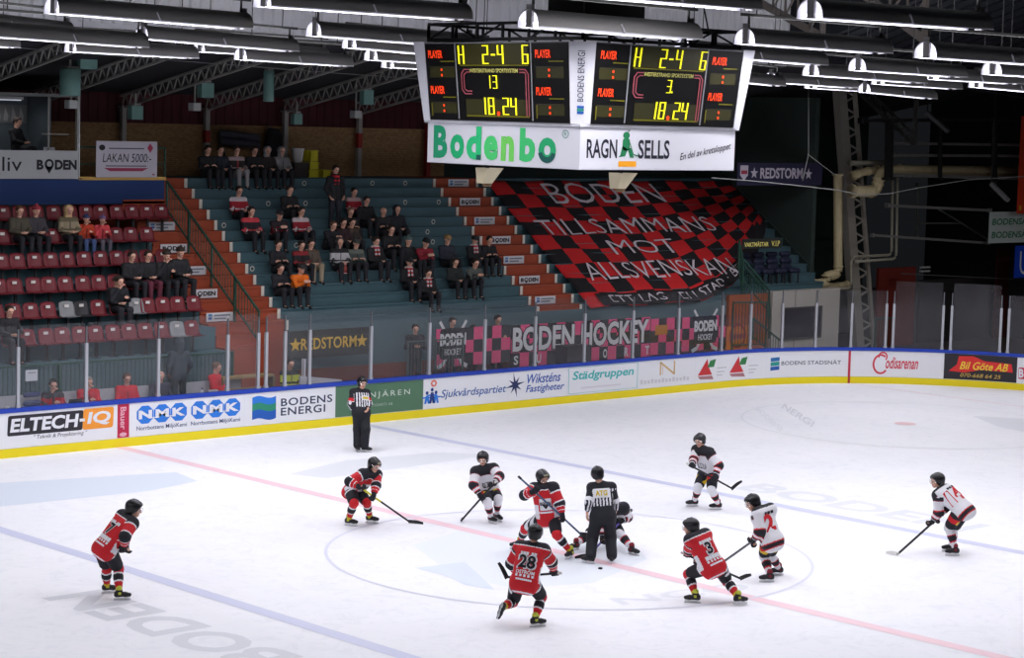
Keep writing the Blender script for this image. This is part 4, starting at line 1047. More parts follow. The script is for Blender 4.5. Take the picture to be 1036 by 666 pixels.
# dark roof over the rink, lamps and scoreboard hang from it
def roof_z(x, y): return 16.0-abs(y)*2.5/16.1 if x < 24.7 else (10.2+(16.1-y)*5.3/16.1 if y > 0 else 15.5)
b_ = MB(); b_.add([(-45, 16.1, 13.5), (24.7, 16.1, 13.5), (24.7, 0, 16), (-45, 0, 16), (24.7, -40, 10), (-45, -40, 10)], [(0, 1, 2, 3), (3, 2, 4, 5)])
b_.add([(24.7, 16.1, 10.2), (24.7, 16.1, 13.5), (24.7, 0, 16), (24.7, 0, 15.5)], [(0, 1, 2, 3)])
tag(b_.build('ceiling_rink', mat('rink_roof_dark', (30, 33, 38), .9)), kind='structure')
# ------------------------------------------------------------------ trough lamps
HOOD = mat('lamp_hood_grey', (150, 147, 144), .6); INN = mat('lamp_inner_white', (236, 236, 240), .4); TUBE = mat('lamp_tube', (238, 236, 255), .4, emit=5.0)
lamps = [(52, 13, 248, 29, 3), (-56, 22, 69, 36, 10.5), (-8, 37, 144, 48, 7.5), (143, 39, 296, 52, 10), (71, 52, 195, 59, 12), (-105, 38, 15, 48.5, 12.5), (201, 52, 328, 60, 13.6), (243, 60, 351, 67, 11.5), (265, 6, 469, 20, 0), (317, 36, 476, 48, 4.5), (353, 48, 490, 60, 7.5), (375, 60.5, 498, 68, 9.5), (392, 68, 500, 74, 12.5), (534, 27, 700, 40, -3.3), (590, -4, 760, 10, -5), (753, 44, 893, 54, -3), (819, 18, 992, 30, -8), (936, 58, 1085, 68, -5.5), (867, 71, 970, 78, 1), (820, 76, 930, 84, 3), (779, 83, 862, 89, 10.5), (690, 54, 829, 66, 1), (820, 89, 884, 93, 13.3), (1003, 75, 1110, 82, -3), (941, 80, 1028, 85, 3), (888, 85, 967, 90, 9.5), (700, 78, 788, 87, 9), (874, 93, 942, 100, 12), (987, 88, 1064, 95, 6.5)]     # picture ends and distance across the rink of each lamp
def lamp_place(x0, y0, x1, y1, y): return Vector(onY(x0, y0, y)), Vector(onY(x1, y1, y))
for i, (x0, y0, x1, y1, yy) in enumerate(sorted(lamps)):
    a, c = lamp_place(x0, y0, x1, y1, yy)
    mid = (a+c)/2; X = (c-a).normalized(); Yv = Vector((0, 0, 1)).cross(X).normalized(); Zv = X.cross(Yv)
    e = empty('trough_lamp', mid); tag(e, 'hanging fluorescent trough lamp with grey hood, %s from the left in the picture' % ordn(i), 'lamp', 'trough lamps hung over the rink')
    e.rotation_euler = Matrix((X, Yv, Zv)).transposed().to_euler()
    hw, hh_ = .25, .28; m = MB(); N = 12; XL = (c-a).length/2
    arc = [(hw*math.cos(math.pi*k/N)*(1 if True else 1), hh_*math.sin(math.pi*k/N)**.8) for k in range(N+1)]
    for r, mi_ in ((1.0, 0), (.94, 1)):
        V = [(xx, y*r, z*r) for xx in (-XL, XL) for y, z in arc]; n = N+1
        F = [(k, k+1, n+k+1, n+k) for k in range(N)]
        m.add(V, F if mi_ == 0 else [f[::-1] for f in F], mi_, True)
    V = [(sx, y*r, z*r) for sx in (-XL, XL) for r in (1, .94) for y, z in arc]; n = N+1
    for s0 in (0, 2*n):
        for k in range(N): m.add([V[s0+k], V[s0+k+1], V[s0+n+k+1], V[s0+n+k]], [(0, 1, 2, 3)], 0)
    for sy in (-1, 1): m.box((0, sy*hw*.97, 0), (2*XL, hw*.07, .02), 1)
    m.build('hood', [HOOD, INN], e, recalc=False)
    for sx in (-XL*.5, XL*.5):
        for sy in (-.09, .09): m = MB(); m.tube([(sx-XL*.47, sy, .045), (sx+XL*.47, sy, .045)], .03, 8); m.build('tube', TUBE, e)
    for sx in (-XL+.04, XL-.04): m = MB(); m.box((sx, 0, .17), (.05, .13, .36)); m.build('end_bracket', C(140, 138, 138, .5), e)
    m = MB(); m.box((0, 0, .12), (.05, .42, .05)); m.bar((0, -.27, .0), (-.06, -.24, .14), .05, .02); m.build('middle_clip', C(220, 218, 226, .5), e)
    m = MB()
    for sx in (-XL+.1, XL-.1): m.bar((sx, 0, .27), (sx, 0, .5), .03, .03)
    m.bar((-XL-.1, 0, .5), (XL+.1, 0, .5), .05, .05); m.build('hanger', C(70, 70, 70, .6), e)
    for sx in (-XL+.3, XL-.3): m = MB(); m.tube([(sx, 0, .5), (sx, 0, roof_z(mid.x, mid.y)-mid.z)], .012, 5); m.build('suspension_wire', C(60, 60, 62, .6), e)
    l = area_light('lamp_light', (0, 0, .012), 1.9*XL, .40, LAMP_W*min(1.25, XL/1.9)); l.parent = e
    l = area_light('added_uplight', (0, 0, .36), 1.8*XL, .2, 19.0, (math.pi, 0, 0)); l.parent = e; l.data.spread = 3.0  # upward light added above the closed hood to brighten the ribbed wall

# ------------------------------------------------------------------ main roof and the far end of the hall
b_ = MB(); b_.box2((44, -40, -.03), (44.2, 24.5, 16)); tag(b_.build('wall_far_end', mat('end_wall_dark', (30, 34, 38), .85, noise=.15, scale=.5)), kind='structure')
b_ = MB(); b_.add([(24.7, 16.1, 10.2), (44, 16.1, 10.2), (44, 0, 15.5), (24.7, 0, 15.5), (44, -40, 9), (24.7, -40, 9)], [(0, 1, 2, 3), (3, 2, 4, 5)])
for i in range(24): b_.box((25+.8*i, 8, 12.82), (.05, 16.9, .06), 0, Matrix.Rotation(-math.atan2(5.3, 16.1), 3, 'X'))
tag(b_.build('ceiling_hall', mat('hall_roof_dark', (20, 25, 32), .9)), kind='structure')
def to_roof(a, c):
    a = np.array(a); d = nv0(a-np.array(c))
    for _ in range(200):
        if a[2]+.9 >= roof_z(a[0], a[1]): break
        a = a+d*.1
    return a
def nv0(v): return v/np.linalg.norm(v)
def truss(a, c, dpt, label, n=10, w=.14, m0=None):
    a, c = Vector(a), Vector(c); a_ = Vector(a); e = empty('roof_truss', a); tag(e, label, 'truss'); c = c-a; o_ = Vector((0, 0, 0)); up = Vector((0, 0, dpt)); mm = m0 or mat('truss_brown_grey', (120, 112, 106), .6, .1)
    m = MB(); m.bar(o_, c, .05, w*1.6); m.build('bottom_flange', mm, e)
    m = MB(); m.bar(up, c+up, .05, w); m.build('top_flange', mm, e)
    m = MB()
    for i in range(n):
        p0 = c*(i/n); p1 = c*((i+1)/n); m.bar(p0, p0+up, .05, .05); m.bar(p0, p1+up, .045, .045)
    m.build('lattice', mm, e)
    w0 = Vector(c)+a_; hz = roof_z(w0.x, w0.y)-w0.z
    m = MB(); m.bar(c, c+Vector((0, 0, hz)), .12, .12); m.build('drop_post', mm, e)
a, c = onX(738, -14, 21), onX(832, 37, 21); a = to_roof(a, c); truss(a, c, 1.0, 'brown grey lattice roof truss right of the ribbed metal wall')
a, c = onX(862, -14, 16.5), onX(935, 40, 16.5); a = to_roof(a, c); truss(a, c, 1.0, 'brown grey lattice roof truss at the top right corner')
a, c = onX(868, 92, 34), onX(925, 147, 34); truss(a, c, .35, 'dark thin truss sloping down beyond the leaning column', m0=C(70, 70, 68, .7), w=.1)
# leaning lattice column
yc = 20.0; cb = onY(868, 356, yc); ct = onY(849, 88, yc)
e = empty('lattice_column', (cb[0], yc, 0)); tag(e, 'tall pale grey lattice column leaning beside the beige pipes', 'column'); O = Vector(e.location)
bt_ = Vector((cb[0], yc, 0))-O; tp = Vector(ct)-O; CG = mat('column_grey', (164, 158, 148), .6, .05, noise=.08)
m = MB(); m.bar(bt_, tp, .30, .42, up=(1, 0, 0)); m.build('main_flange', CG, e)
off = Vector((.72, -.1, 0)); m = MB(); m.bar(bt_+off*1.1, tp+off, .10, .16, up=(1, 0, 0)); m.build('outer_flange', CG, e)
m = MB(); n = 15
for i in range(n):
    p0 = bt_+(tp-bt_)*(i/n); p1 = bt_+(tp-bt_)*((i+1)/n); q0 = p0+off; pm = (p0+p1)/2+off
    m.bar(p0, pm, .06, .06); m.bar(pm, p1, .06, .06)
m.build('lattice', CG, e)
m = MB(); m.box((.2, 0, .02), (1.3, .6, .05)); m.build('foot_plate', CG, e)
# pipes
PIPE = mat('pipe_beige', (206, 190, 150), .6, noise=.12); PSM = mat('pipe_small', (164, 160, 142), .5, .1)
def pipe(name, pts, y, r, label, m0=PIPE, cat='pipe', dy=None):
    W_ = [Vector(onY(px, py, y if dy is None else dy[i])) for i, (px, py) in enumerate(pts)]
    # rounded corners
    Q = [W_[0]]
    for p, q, s in zip(W_[:-2], W_[1:-1], W_[2:]):
        rr = min(.22, (p-q).length*.4, (s-q).length*.4); a = q+(p-q).normalized()*rr; c = q+(s-q).normalized()*rr
        Q += [a*(1-t)**2+q*2*t*(1-t)+c*t*t for t in (0, .25, .5, .75, 1)]
    Q.append(W_[-1]); e = empty(name, Q[0]); tag(e, label, cat)
    m = MB(); m.tube([p-Q[0] for p in Q], r, 12, 0); m.build('tube', m0, e)
    for p, q in ((Q[0], Q[1]), (Q[-1], Q[-2])): m = MB(); m.tube([p-Q[0], p-Q[0]+(q-p).normalized()*.06], r*1.25, 12); m.build('collar', m0, e)
    for k in range(1, len(W_)-1):
        for t in (-.3, .3): c_ = W_[k]+((W_[k+1]-W_[k]) if t > 0 else (W_[k-1]-W_[k])).normalized()*.26; dv = ((W_[k+1]-W_[k]) if t > 0 else (W_[k-1]-W_[k])).normalized(); m = MB(); m.tube([c_-Q[0], c_-Q[0]+dv*.05], r*1.15, 12); m.build('collar', m0, e)
    return e
pipe('pipe', [(847.5, 176), (848, 278), (836, 279), (835, 287.5), (808, 286)], 19.4, .16, 'thick beige pipe running down beside the leaning column')
pipe('pipe', [(857, 288), (842, 290), (808, 283)], 19.8, .12, 'short beige pipe along the top of the concrete block')
pipe('pipe', [(862, 193.5), (886, 194), (891, 173.5), (905, 172.5), (1045, 174)], 18.6, .2, 'thick beige pipe running right at ceiling height')
pipe('pipe', [(863, 178), (873, 174), (888, 172)], 18.9, .14, 'short beige pipe elbow beside the column top')
pipe('pipe', [(903, 179), (902, 258), (861, 260), (861, 292), (838, 292)], 19.2, .05, 'thin pale pipe bending down to the concrete block', PSM)
pipe('pipe', [(908, 180), (906.5, 262), (864, 265)], 19.2, .05, 'thin pale pipe inside the bend of its twin', PSM)
pipe('pipe', [(860, 165), (898, 165)], 19.2, .09, 'short thick grey pipe stub right of the column', PSM)
def beam(px, y, w, label, m0=None):
    a, c = Vector(onY(px[0], px[1], y)), Vector(onY(px[2], px[3], y)); e = empty('steel_beam', a); tag(e, label, 'beam'); m = MB(); m.bar((0, 0, 0), c-a, w, w); m.build('web', m0 or mat('beam_grey', (116, 114, 112), .6, .1), e)
    m = MB(); dv = (c-a).normalized(); 
    for p in (Vector((0, 0, 0)), c-a-dv*.08): m.bar(p, p+dv*.08, w*1.6, w*1.6)
    m.build('end_plate', m0 or mat('beam_grey', (116, 114, 112), .6, .1), e)
DKB = C(28, 27, 28, .7)
beam((900, 145, 1045, 147), 18.3, .10, 'grey steel beam, uppermost of the four by the end wall')
beam((902, 157, 1045, 158), 18.3, .10, 'grey steel beam, second from the top by the end wall')
beam((899, 177, 1045, 181), 18.2, .12, 'grey steel beam right under the thick beige pipe')
beam((897, 208, 1002, 213), 18.2, .10, 'grey steel beam ending at the white and green sign')
beam((882, 238, 1000, 246), 18.4, .09, 'grey steel beam lowest of all by the end wall')
beam((870, 122, 1045, 121), 18.0, .12, 'black steel beam under the lamps by the end wall', DKB)
beam((900, 122, 899, 182), 18.1, .22, 'black upright nearest the leaning column', DKB)
beam((951, 122, 951, 182), 18.1, .12, 'black upright in the middle of the pipe rack', DKB)
beam((1006, 122, 1006, 195), 18.1, .16, 'black upright at the right of the pipe rack', DKB)
beam((928, 185, 928, 240), 19.5, .06, 'thin upright hanging below the pipe rack', C(80, 82, 78, .7))
beam((930, 226, 972, 226), 19.5, .05, 'thin cross bar below the pipe rack', C(90, 90, 86, .7))
beam((950, 212, 1000, 243), 19.3, .05, 'thin brace sloping down to the white and green sign', C(90, 90, 86, .7))
beam((912, 277, 1036, 283), 19.0, .03, 'thin cable rail running over the dark red panels', C(90, 88, 88, .7))
def pair(px, y, label):
    q = onY(*px, y); e = empty('wall_lamp', q); tag(e, label, 'lamp')
    m = MB(); m.box((0, 0, 0), (.55, .08, .06)); m.build('upper_bar', C(160, 160, 160, .5), e); m = MB(); m.box((0, 0, -.14), (.55, .08, .06)); m.build('lower_bar', C(150, 150, 150, .5), e); m = MB(); m.box((0, .05, -.07), (.1, .06, .2)); m.build('bracket', DKB, e)
pair((936, 270.5), 19.0, 'unlit double bar lamp over the dark red panel')
for (p0, p1, lb) in (((938, 114), (959, 133), 'unlit tube lamp under the dark roof right of the column'), ((1003, 186), (1020, 203), 'unlit tube lamp below the pipe rack at right')):
    a, c = Vector(onX(*p0, 34)), Vector(onX(*p1, 34)); e = empty('tube_lamp', a); tag(e, lb, 'lamp'); m = MB(); m.bar((0, 0, 0), c-a, .16, .12); m.build('body', C(96, 96, 96, .6), e); m = MB(); m.bar((0, 0, .06), (0, 0, roof_z(a.x, a.y)-a.z), .03, .03); m.build('hanger', DKB, e)
# dark red panels behind the glass, and the signs at the right edge
def panel(px, y, m0, name):
    u0, z0 = pY(px[0], px[3], y); u1, z1 = pY(px[2], px[1], y); b_ = MB(); b_.box2((u0, y, max(z0, -.03)), (u1, y+.12, z1)); tag(b_.build(name, m0), kind='structure')
REDP = mat('panel_dark_red', (120, 40, 32), .8, noise=.15, scale=1.2)
panel((883, 270, 927, 420), 20.6, REDP, 'wall_end_red'); panel((1002, 248, 1060, 420), 20.4, mat('panel_maroon', (70, 22, 22), .8), 'wall_end_maroon'); panel((925, 280, 1004, 420), 20.7, mat('panel_grey_dark', (46, 42, 44), .8), 'wall_end_grey')
d, u0, z0, u1, z1 = sign('hanging_sign', (1001, 214, 1078, 245), 'Y', 18.0, 'white sign with green lettering BODENSÅG twice at the right edge', 'sign', C(196, 206, 202, .5))
ux = lambda x: pY(x, 230, 18.0)[0]; h = z1-z0
for zz in (.58, .16): d.text('BODENSÅG', ux(1003.5), z0+h*zz, ux(1044), z0+h*(zz+.27), C(20, 120, 78, .5), 1, .02, .1)
end(d)
d, u0, z0, u1, z1 = sign('hanging_sign', (1027, 248, 1078, 280), 'Y', 18.0, 'blue sign with a thick white letter at the right edge', 'sign', C(26, 70, 200, .5))
d.ring(ux(1037.5), z0+.55, .27, .42, .1, C(226, 228, 234, .5), 1, t0=math.pi, t1=2*math.pi); d.rect(ux(1037.5)-.27, z0+.55, ux(1037.5)-.17, z0+1.0, C(226, 228, 234, .5), 1); d.rect(ux(1037.5)+.17, z0+.55, ux(1037.5)+.27, z0+1.0, C(226, 228, 234, .5), 1); end(d)
d, u0, z0, u1, z1 = sign('hanging_banner', (1031.5, 118, 1064, 216), 'Y', 17.5, 'tall orange red banner hanging at the right edge', 'banner', mat('banner_orange_red', (206, 62, 28), .7))
d.rect(u0+.1, z0+.12, u0+.25, z0+.3, C(220, 160, 40, .7), 1); end(d)
d, u0, z0, u1, z1 = sign('wall_banner', (746, 165, 832, 187.5), 'Y', 18.5, 'dark navy banner reading REDSTORM on the dark green wall', 'banner', mat('banner_navy', (36, 34, 60), .8))
w = u1-u0; h = z1-z0; SV = C(186, 178, 190, .7); d.text('REDSTORM', u0+w*.26, z0+h*.3, u0+w*.76, z0+h*.78, SV, 1, .03); star(d, u0+w*.19, z0+h*.54, .2, SV); star(d, u0+w*.83, z0+h*.5, .2, SV)
d.poly([(u0+w*.03, z0+h*.88), (u0+w*.12, z0+h*.88), (u0+w*.12, z0+h*.45), (u0+w*.075, z0+h*.2), (u0+w*.03, z0+h*.45)], SV, 1); d.rect(u0+w*.04, z0+h*.5, u0+w*.11, z0+h*.66, C(150, 50, 70, .7), 2); end(d)
# VIP corner
GRYC = mat('block_concrete', (176, 170, 162), .85, noise=.1, scale=1.5)
yv = 17.3; a = onY(782, 293, yv); c = onY(850, 294, yv); zt = (a[2]+c[2])/2
b_ = MB(); b_.box2((a[0], yv, -.03), (c[0], 17.62, zt), 0)
for k in (1, 2): b_.box2((a[0]+(c[0]-a[0])*k/3-.015, yv-.012, 0), (a[0]+(c[0]-a[0])*k/3+.015, yv, zt), 1)
tag(b_.build('wall_vip_block', [GRYC, C(130, 126, 120, .85)]), kind='structure')
qa = onY(738, 300, 17.46); b_ = MB(); b_.box2((qa[0], 17.46, -.03), (a[0], 17.62, zt-.06)); tag(b_.build('wall_vip_orange', mat('orange_wall', (168, 82, 40), .8, noise=.15)), kind='structure')
w0, w1 = onY(793.5, 313, yv), onY(829, 340, yv)
b_ = MB(); b_.box2((w0[0], yv-.03, w1[2]), (w1[0], yv+.02, w0[2]), 0); t = .05
for r in ((w0[0]-t, w1[2]-t, w0[0], w0[2]+t), (w1[0], w1[2]-t, w1[0]+t, w0[2]+t), (w0[0], w0[2], w1[0], w0[2]+t), (w0[0], w1[2]-t, w1[0], w1[2])): b_.box2((r[0], yv-.05, r[1]), (r[2], yv, r[3]), 1)
tag(b_.build('window_1', [mat('window_glass_dark', (24, 18, 34), .5, spec=.2), C(70, 66, 64, .6)]), kind='structure')
NV = mat('sofa_navy', (30, 34, 56), .6)
for i in range(4):
    q = onY(757+13.5*i, 290, 18.2); e = empty('padded_seat', (q[0], 18.26, ZK-.16 if False else ZK)); tag(e, 'dark navy padded chair, %s from the left in the VIP row' % ordn(i), 'chair', 'padded chairs on the VIP ledge')
    V, F = sdf_mesh([((-.18, 0, .42), (.18, 0, .42), .1, .1), ((-.18, -.3, .42), (.18, -.3, .42), .09, .09), ((-.18, -.15, .42), (.18, -.15, .42), .09, .09)], .03, .08); link_mesh('cushion', np_mesh('cushion', V, F, [NV]), e)
    V, F = sdf_mesh([((-.18, .08, .5), (.18, .08, .5), .09, .09), ((-.18, .14, .95), (.18, .14, .95), .09, .09), ((-.18, .11, .72), (.18, .11, .72), .1, .1)], .03, .08); link_mesh('backrest', np_mesh('backrest', V, F, [NV]), e)
    for sx in (-.2, .2):
        for sy in (-.3, .05): m = MB(); m.bar((sx, sy, 0), (sx, sy, .36), .04, .04); m.build('leg', BRK, e)
d = Decal(lambda u, v, l: (u, 17.9-.004*l, v)); q0 = pY(753, 250, 17.9); q1 = pY(789, 243.5, 17.9); d.rect(q0[0]-.1, q0[1]-.06, q1[0]+.1, q1[1]+.08, mat('wire_board_dark', (36, 40, 36), .8), 0)
d.mb.box2((q0[0]-.1, 17.905, q0[1]-.06), (q1[0]+.1, 17.93, q1[1]+.08), 0)
d.text('VAKTMÄSTAR', q0[0], q0[1], q0[0]+(q1[0]-q0[0])*.68, q1[1], C(236, 222, 120, .6), 1, .02); d.text('V.I.P', q0[0]+(q1[0]-q0[0])*.76, q0[1], q1[0], q1[1], C(236, 222, 120, .6), 1, .02); tag(d.build('sign'), 'small sign with yellow letters VAKTMÄSTAR V.I.P', 'sign')
# green railing and steps by the VIP corner
def rail(pts, y, label, drop=1.0):
    W_ = [Vector(onY(px, py, y)) for px, py in pts]; drop = drop or W_[0].z+.03; O = W_[0]-Vector((0, 0, drop)); e = empty('green_railing', O); tag(e, label, 'railing')
    m = MB()
    for p, q in zip(W_[:-1], W_[1:]):
        m.bar(p-O, q-O, .05, .05); m.bar(p-O-Vector((0, 0, drop*.85)), q-O-Vector((0, 0, drop*.85)), .035, .035)
    m.build('rails', GREEN, e)
    m = MB()
    for p, q in zip(W_[:-1], W_[1:]):
        n = max(2, int((q-p).length/.14))
        for i in range(n+1): c_ = p+(q-p)*i/n-O; m.bar(c_, c_-Vector((0, 0, drop*.85)), .016, .016)
    m.build('bars', GREEN, e)
    for p in W_: m = MB(); m.bar(p-O, p-O-Vector((0, 0, drop)), .05, .05); m.build('rail_post', GREEN, e)
rail([(748, 243), (752, 268), (779, 300)], 17.5, 'dark green railing coming down left of the concrete block')
rail([(752, 262), (778, 293), (779, 318)], 17.1, 'dark green railing in front of the navy VIP chairs', .8)
rail([(742, 306), (776, 306)], 16.9, 'low dark green railing at the foot of the right stair', 1.6)
rail([(762, 322), (790, 345)], 16.8, 'dark green railing sloping to the floor by the window', .7)
rail([(886, 322), (904, 322)], 17.6, 'short grey railing behind the glass right of the column', None)
# net ropes
def rope(pts, y, r, label, m0):
    W_ = [Vector(onY(px, py, y)) for px, py in pts]; O = W_[0]; m = MB(); Q = []
    for i in range(len(W_)-1):
        for t in np.linspace(0, 1, 8)[:-1]: Q.append(W_[i].lerp(W_[i+1], t))
    Q.append(W_[-1]); m.tube([p-O for p in Q], r, 6); o = m.build('net_rope', m0); o.location = O; tag(o, label, 'rope')
RW = C(150, 152, 150, .6)
rope([(720, 180), (760, 183), (800, 187), (848, 192.5), (872, 197.5), (900, 196), (930, 190), (980, 182), (1045, 178)], 15.6, .016, 'white net rope sagging across the hall above the far corner', RW)
rope([(818, 88), (818, 156), (812, 183)], 15.6, .007, 'thin white line hanging beside the navy banner', RW)
rope([(817, 156), (846, 178)], 15.6, .010, 'thin line slanting to the leaning column', C(120, 122, 120, .6))
rope([(80, 180), (80, 120), (79, 100)], 15.4, .014, 'thin pale line hanging in front of the blue booth wall', C(120, 124, 124, .6))
rope([(0, 47), (200, 63), (340, 74), (424, 80)], 15.7, .01, 'thin wire running under the stand roof at left', C(110, 110, 110, .6))
rope([(-10, 1), (180, 20), (340, 32), (480, 42), (620, 44), (760, 52), (1040, 100)], 12.0, .012, 'thin black wire crossing under the lamps', FRM)

# ------------------------------------------------------------------ officials' bench behind the boards
e = empty('officials_desk', (.4, 15.68, -.03)); tag(e, 'long white officials desk behind the glass at left', 'desk')
m = MB(); m.box((0, 0, .97), (7.6, .5, .04)); m.build('top', C(206, 206, 210, .5), e); m = MB(); m.box((0, .22, .6), (7.6, .03, .7)); m.build('front_panel', C(190, 190, 196, .5), e)
for sx in (-3.7, -1.2, 1.2, 3.7): m = MB(); m.box((sx, 0, .475), (.06, .4, .95)); m.build('leg', BRK, e)
e = empty('bench', (.4, 16.14, .25)); tag(e, 'long pale bench behind the officials', 'bench')
m = MB(); m.box((0, 0, .43), (7.6, .32, .05)); m.build('seat', C(150, 140, 128, .7), e); m = MB(); m.box((0, .16, .78), (7.6, .04, .5)); m.build('backrest', C(176, 176, 182, .6), e)
for sx in (-3.6, -1.2, 1.2, 3.6): m = MB(); m.box((sx, 0, .205), (.06, .3, .41)); m.build('leg', BRK, e)
def desk_item(px, fn, label, cat, name):
    q = onY(px, 395, 15.72); e = empty(name, (q[0], 15.66, .96)); tag(e, label, cat); fn(e)
def f_bottle(c0):
    def g(e):
        m = MB(); m.lathe((0, 0, 0), [(.04, 0), (.042, .02), (.042, .17), (.02, .21)], 12); m.build('body', c0, e); m = MB(); m.lathe((0, 0, .21), [(.018, 0), (.02, .01), (.012, .05)], 10); m.build('cap', C(30, 40, 60, .5), e)
    return g
def f_cup(e):
    m = MB(); m.lathe((0, 0, 0), [(.05, 0), (.065, .17), (.06, .17), (.045, .01)], 14); m.build('cup', C(226, 224, 222, .5), e); m = MB(); m.lathe((0, 0, .165), [(.068, 0), (.068, .015)], 14); m.build('rim', C(230, 228, 226, .5), e)
def f_papers(e):
    m = MB()
    for k in range(3): m.box((.03*k, .02*k, .006+.011*k), (.34, .24, .01), 0, Matrix.Rotation(.2*k, 3, 'Z'))
    m.build('sheets', C(222, 222, 226, .7), e)
def f_laptop(e):
    m = MB(); m.box((0, 0, .01), (.36, .25, .02)); m.build('base', C(60, 60, 66, .4), e); m = MB(); m.box((0, -.13, .13), (.36, .015, .24), 0, Matrix.Rotation(.15, 3, 'X')); m.build('lid', C(52, 52, 58, .4), e)
desk_item(17, f_bottle(C(60, 110, 190, .3)), 'blue bottle on the officials desk near the left edge', 'bottle', 'bottle')
desk_item(6, f_cup, 'white cup at the left end of the officials desk', 'cup', 'cup'); desk_item(38, f_papers, 'white paper sheets on the desk beside the empty dark chair', 'papers', 'paper_sheets')
desk_item(72, f_laptop, 'dark laptop on the desk before the first red jacket', 'laptop', 'laptop'); desk_item(100, f_papers, 'white paper sheets on the desk before the grey haired official', 'papers', 'paper_sheets')
desk_item(212, f_cup, 'white cup before the rightmost red jacket', 'cup', 'cup'); desk_item(216.5, f_cup, 'taller white beaker next to the rightmost red jacket', 'cup', 'cup'); desk_item(203, f_bottle(C(200, 204, 210, .3)), 'clear bottle on the desk left of the rightmost red jacket', 'bottle', 'bottle')
q = onY(30, 398, 16.2); e = empty('office_chair', (q[0], 16.08, .1)); tag(e, 'empty dark blue chair at the left end of the officials desk', 'chair')
V, F = sdf_mesh([((-.17, 0, .78), (.17, 0, .78), .07, .07), ((-.17, .02, 1.2), (.17, .02, 1.2), .06, .06), ((-.17, .01, 1.0), (.17, .01, 1.0), .07, .07)], .03, .08); link_mesh('backrest', np_mesh('backrest', V, F, [C(52, 62, 104, .7)]), e)
m = MB(); m.box((0, -.05, .62), (.42, .4, .08)); m.build('seat', C(52, 62, 104, .7), e)
for sx in (-.18, .18):
    for sy in (-.2, .12): m = MB(); m.bar((sx, sy, 0), (sx, sy, .6), .03, .03); m.build('leg', BRK, e)
YN = yl-.17; d = Decal(planeY(YN)); u0, z0 = pY(26, 386, YN); u1, z1 = pY(38, 374, YN); d.mi(C(206, 208, 214, .6)); d.mb.box2((u0, YN, z0), (u1, YN+.015, z1)); d.rect(u0+.05, z1-.08, u1-.05, z1-.05, C(150, 152, 158, .6), 1); tag(d.build('notice'), 'white paper notice on the bars behind the officials', 'notice')
b_ = MB(); b_.box2((-6, 15.95, -.03), (2.9, 16.36, .25)); tag(b_.build('floor_officials', C(96, 84, 80, .85)), kind='structure')
# wooden boxes by the left gate
for i, (px, py, lb) in enumerate(((245, 388, 'low yellow brown plank bench behind the gate, front step'), (248, 380, 'yellow brown plank bench behind the gate, rear step'))):
    y = 15.85+.40*i; q = onY(px, py, y); e = empty('plank_bench', (q[0], y, -.03)); tag(e, lb, 'bench')
    m = MB(); m.box((0, 0, 1.08+.28*i), (1.6, .32, .06)); m.build('plank', C(150, 128, 86, .8), e)
    for sx in (-.8, .8): m = MB(); m.box((sx, 0, .525+.14*i), (.08, .32, 1.05+.28*i)); m.build('leg', C(120, 100, 70, .8), e)
e = empty('speaker_box', onY(580, 362, 16.6)); e.location.z = -.03; tag(e, 'black box standing behind the glass under the support banner', 'box'); m = MB(); m.box((0, 0, .75), (1.0, .5, 1.5)); m.build('body', C(34, 30, 36, .7), e); m = MB(); m.box((0, -.26, .75), (.1, .02, .1)); m.build('badge', C(150, 150, 156, .5), e)

q0, q1 = onY(303, 390, 15.75), onY(345, 390, 15.75); e = empty('barrier', ((q0[0]+q1[0])/2, 15.75, -.03)); tag(e, 'low white barrier behind the glass left of the referee', 'barrier'); w = q1[0]-q0[0]
m = MB(); m.prism([(-w/2, 0), (w/2, 0), (w/2, 1.16), (-w/2, 1.34)], 1, -.03, .03); m.build('board', C(206, 204, 210, .5), e)
for sx in (-w/2+.1, w/2-.1): m = MB(); m.box((sx, 0, .015), (.08, .34, .03)); m.build('foot', BRK, e)
q = onY(307, 380, 15.9); e = empty('white_pole', (q[0], 15.9, -.03)); tag(e, 'white pole standing behind the glass beside the yellow vest', 'pole'); m = MB(); m.bar((0, 0, .02), (0, 0, 1.75), .12, .05); m.build('shaft', C(212, 210, 218, .5), e); m = MB(); m.box((0, 0, .015), (.26, .26, .03)); m.build('foot', BRK, e)
# ------------------------------------------------------------------ people
def nv(v): v = np.asarray(v, float); return v/(np.linalg.norm(v)+1e-12)
SKIN = mat('skin', (206, 158, 136), .55); HAIRD = mat('hair_dark', (40, 30, 26), .8); EYE = mat('eye_dark', (30, 26, 28), .4); LIP = mat('lip', (160, 92, 84), .5)
BLKF = mat('cloth_black_kit', (27, 28, 36), .8); REDK = mat('kit_red', (196, 24, 36), .75); WHK = mat('kit_white', (222, 222, 228), .75); MARK = mat('kit_maroon', (126, 20, 40), .75)
SOCKY = mat('kit_yellow', (206, 178, 36), .7); HELM = mat('helmet_black', (22, 22, 26), .3); STEELB = mat('blade_steel', (200, 204, 210), .25, .8); BOOT = mat('boot_black', (24, 24, 28), .45); HOLD = mat('blade_holder_white', (226, 226, 230), .4)
LACE = mat('boot_trim', (186, 190, 60), .5); SHAFT = mat('stick_black', (28, 28, 32), .4); TAPEW = mat('stick_tape_white', (216, 214, 210), .7)
VIS = bpy.data.materials.new('visor_clear'); VIS.use_nodes = True; nt = VIS.node_tree; nt.nodes.clear(); ou = nt.nodes.new('ShaderNodeOutputMaterial'); t_ = nt.nodes.new('ShaderNodeBsdfTransparent'); g_ = nt.nodes.new('ShaderNodeBsdfGlossy'); g_.inputs['Roughness'].default_value = .1; mx_ = nt.nodes.new('ShaderNodeMixShader'); mx_.inputs[0].default_value = .12
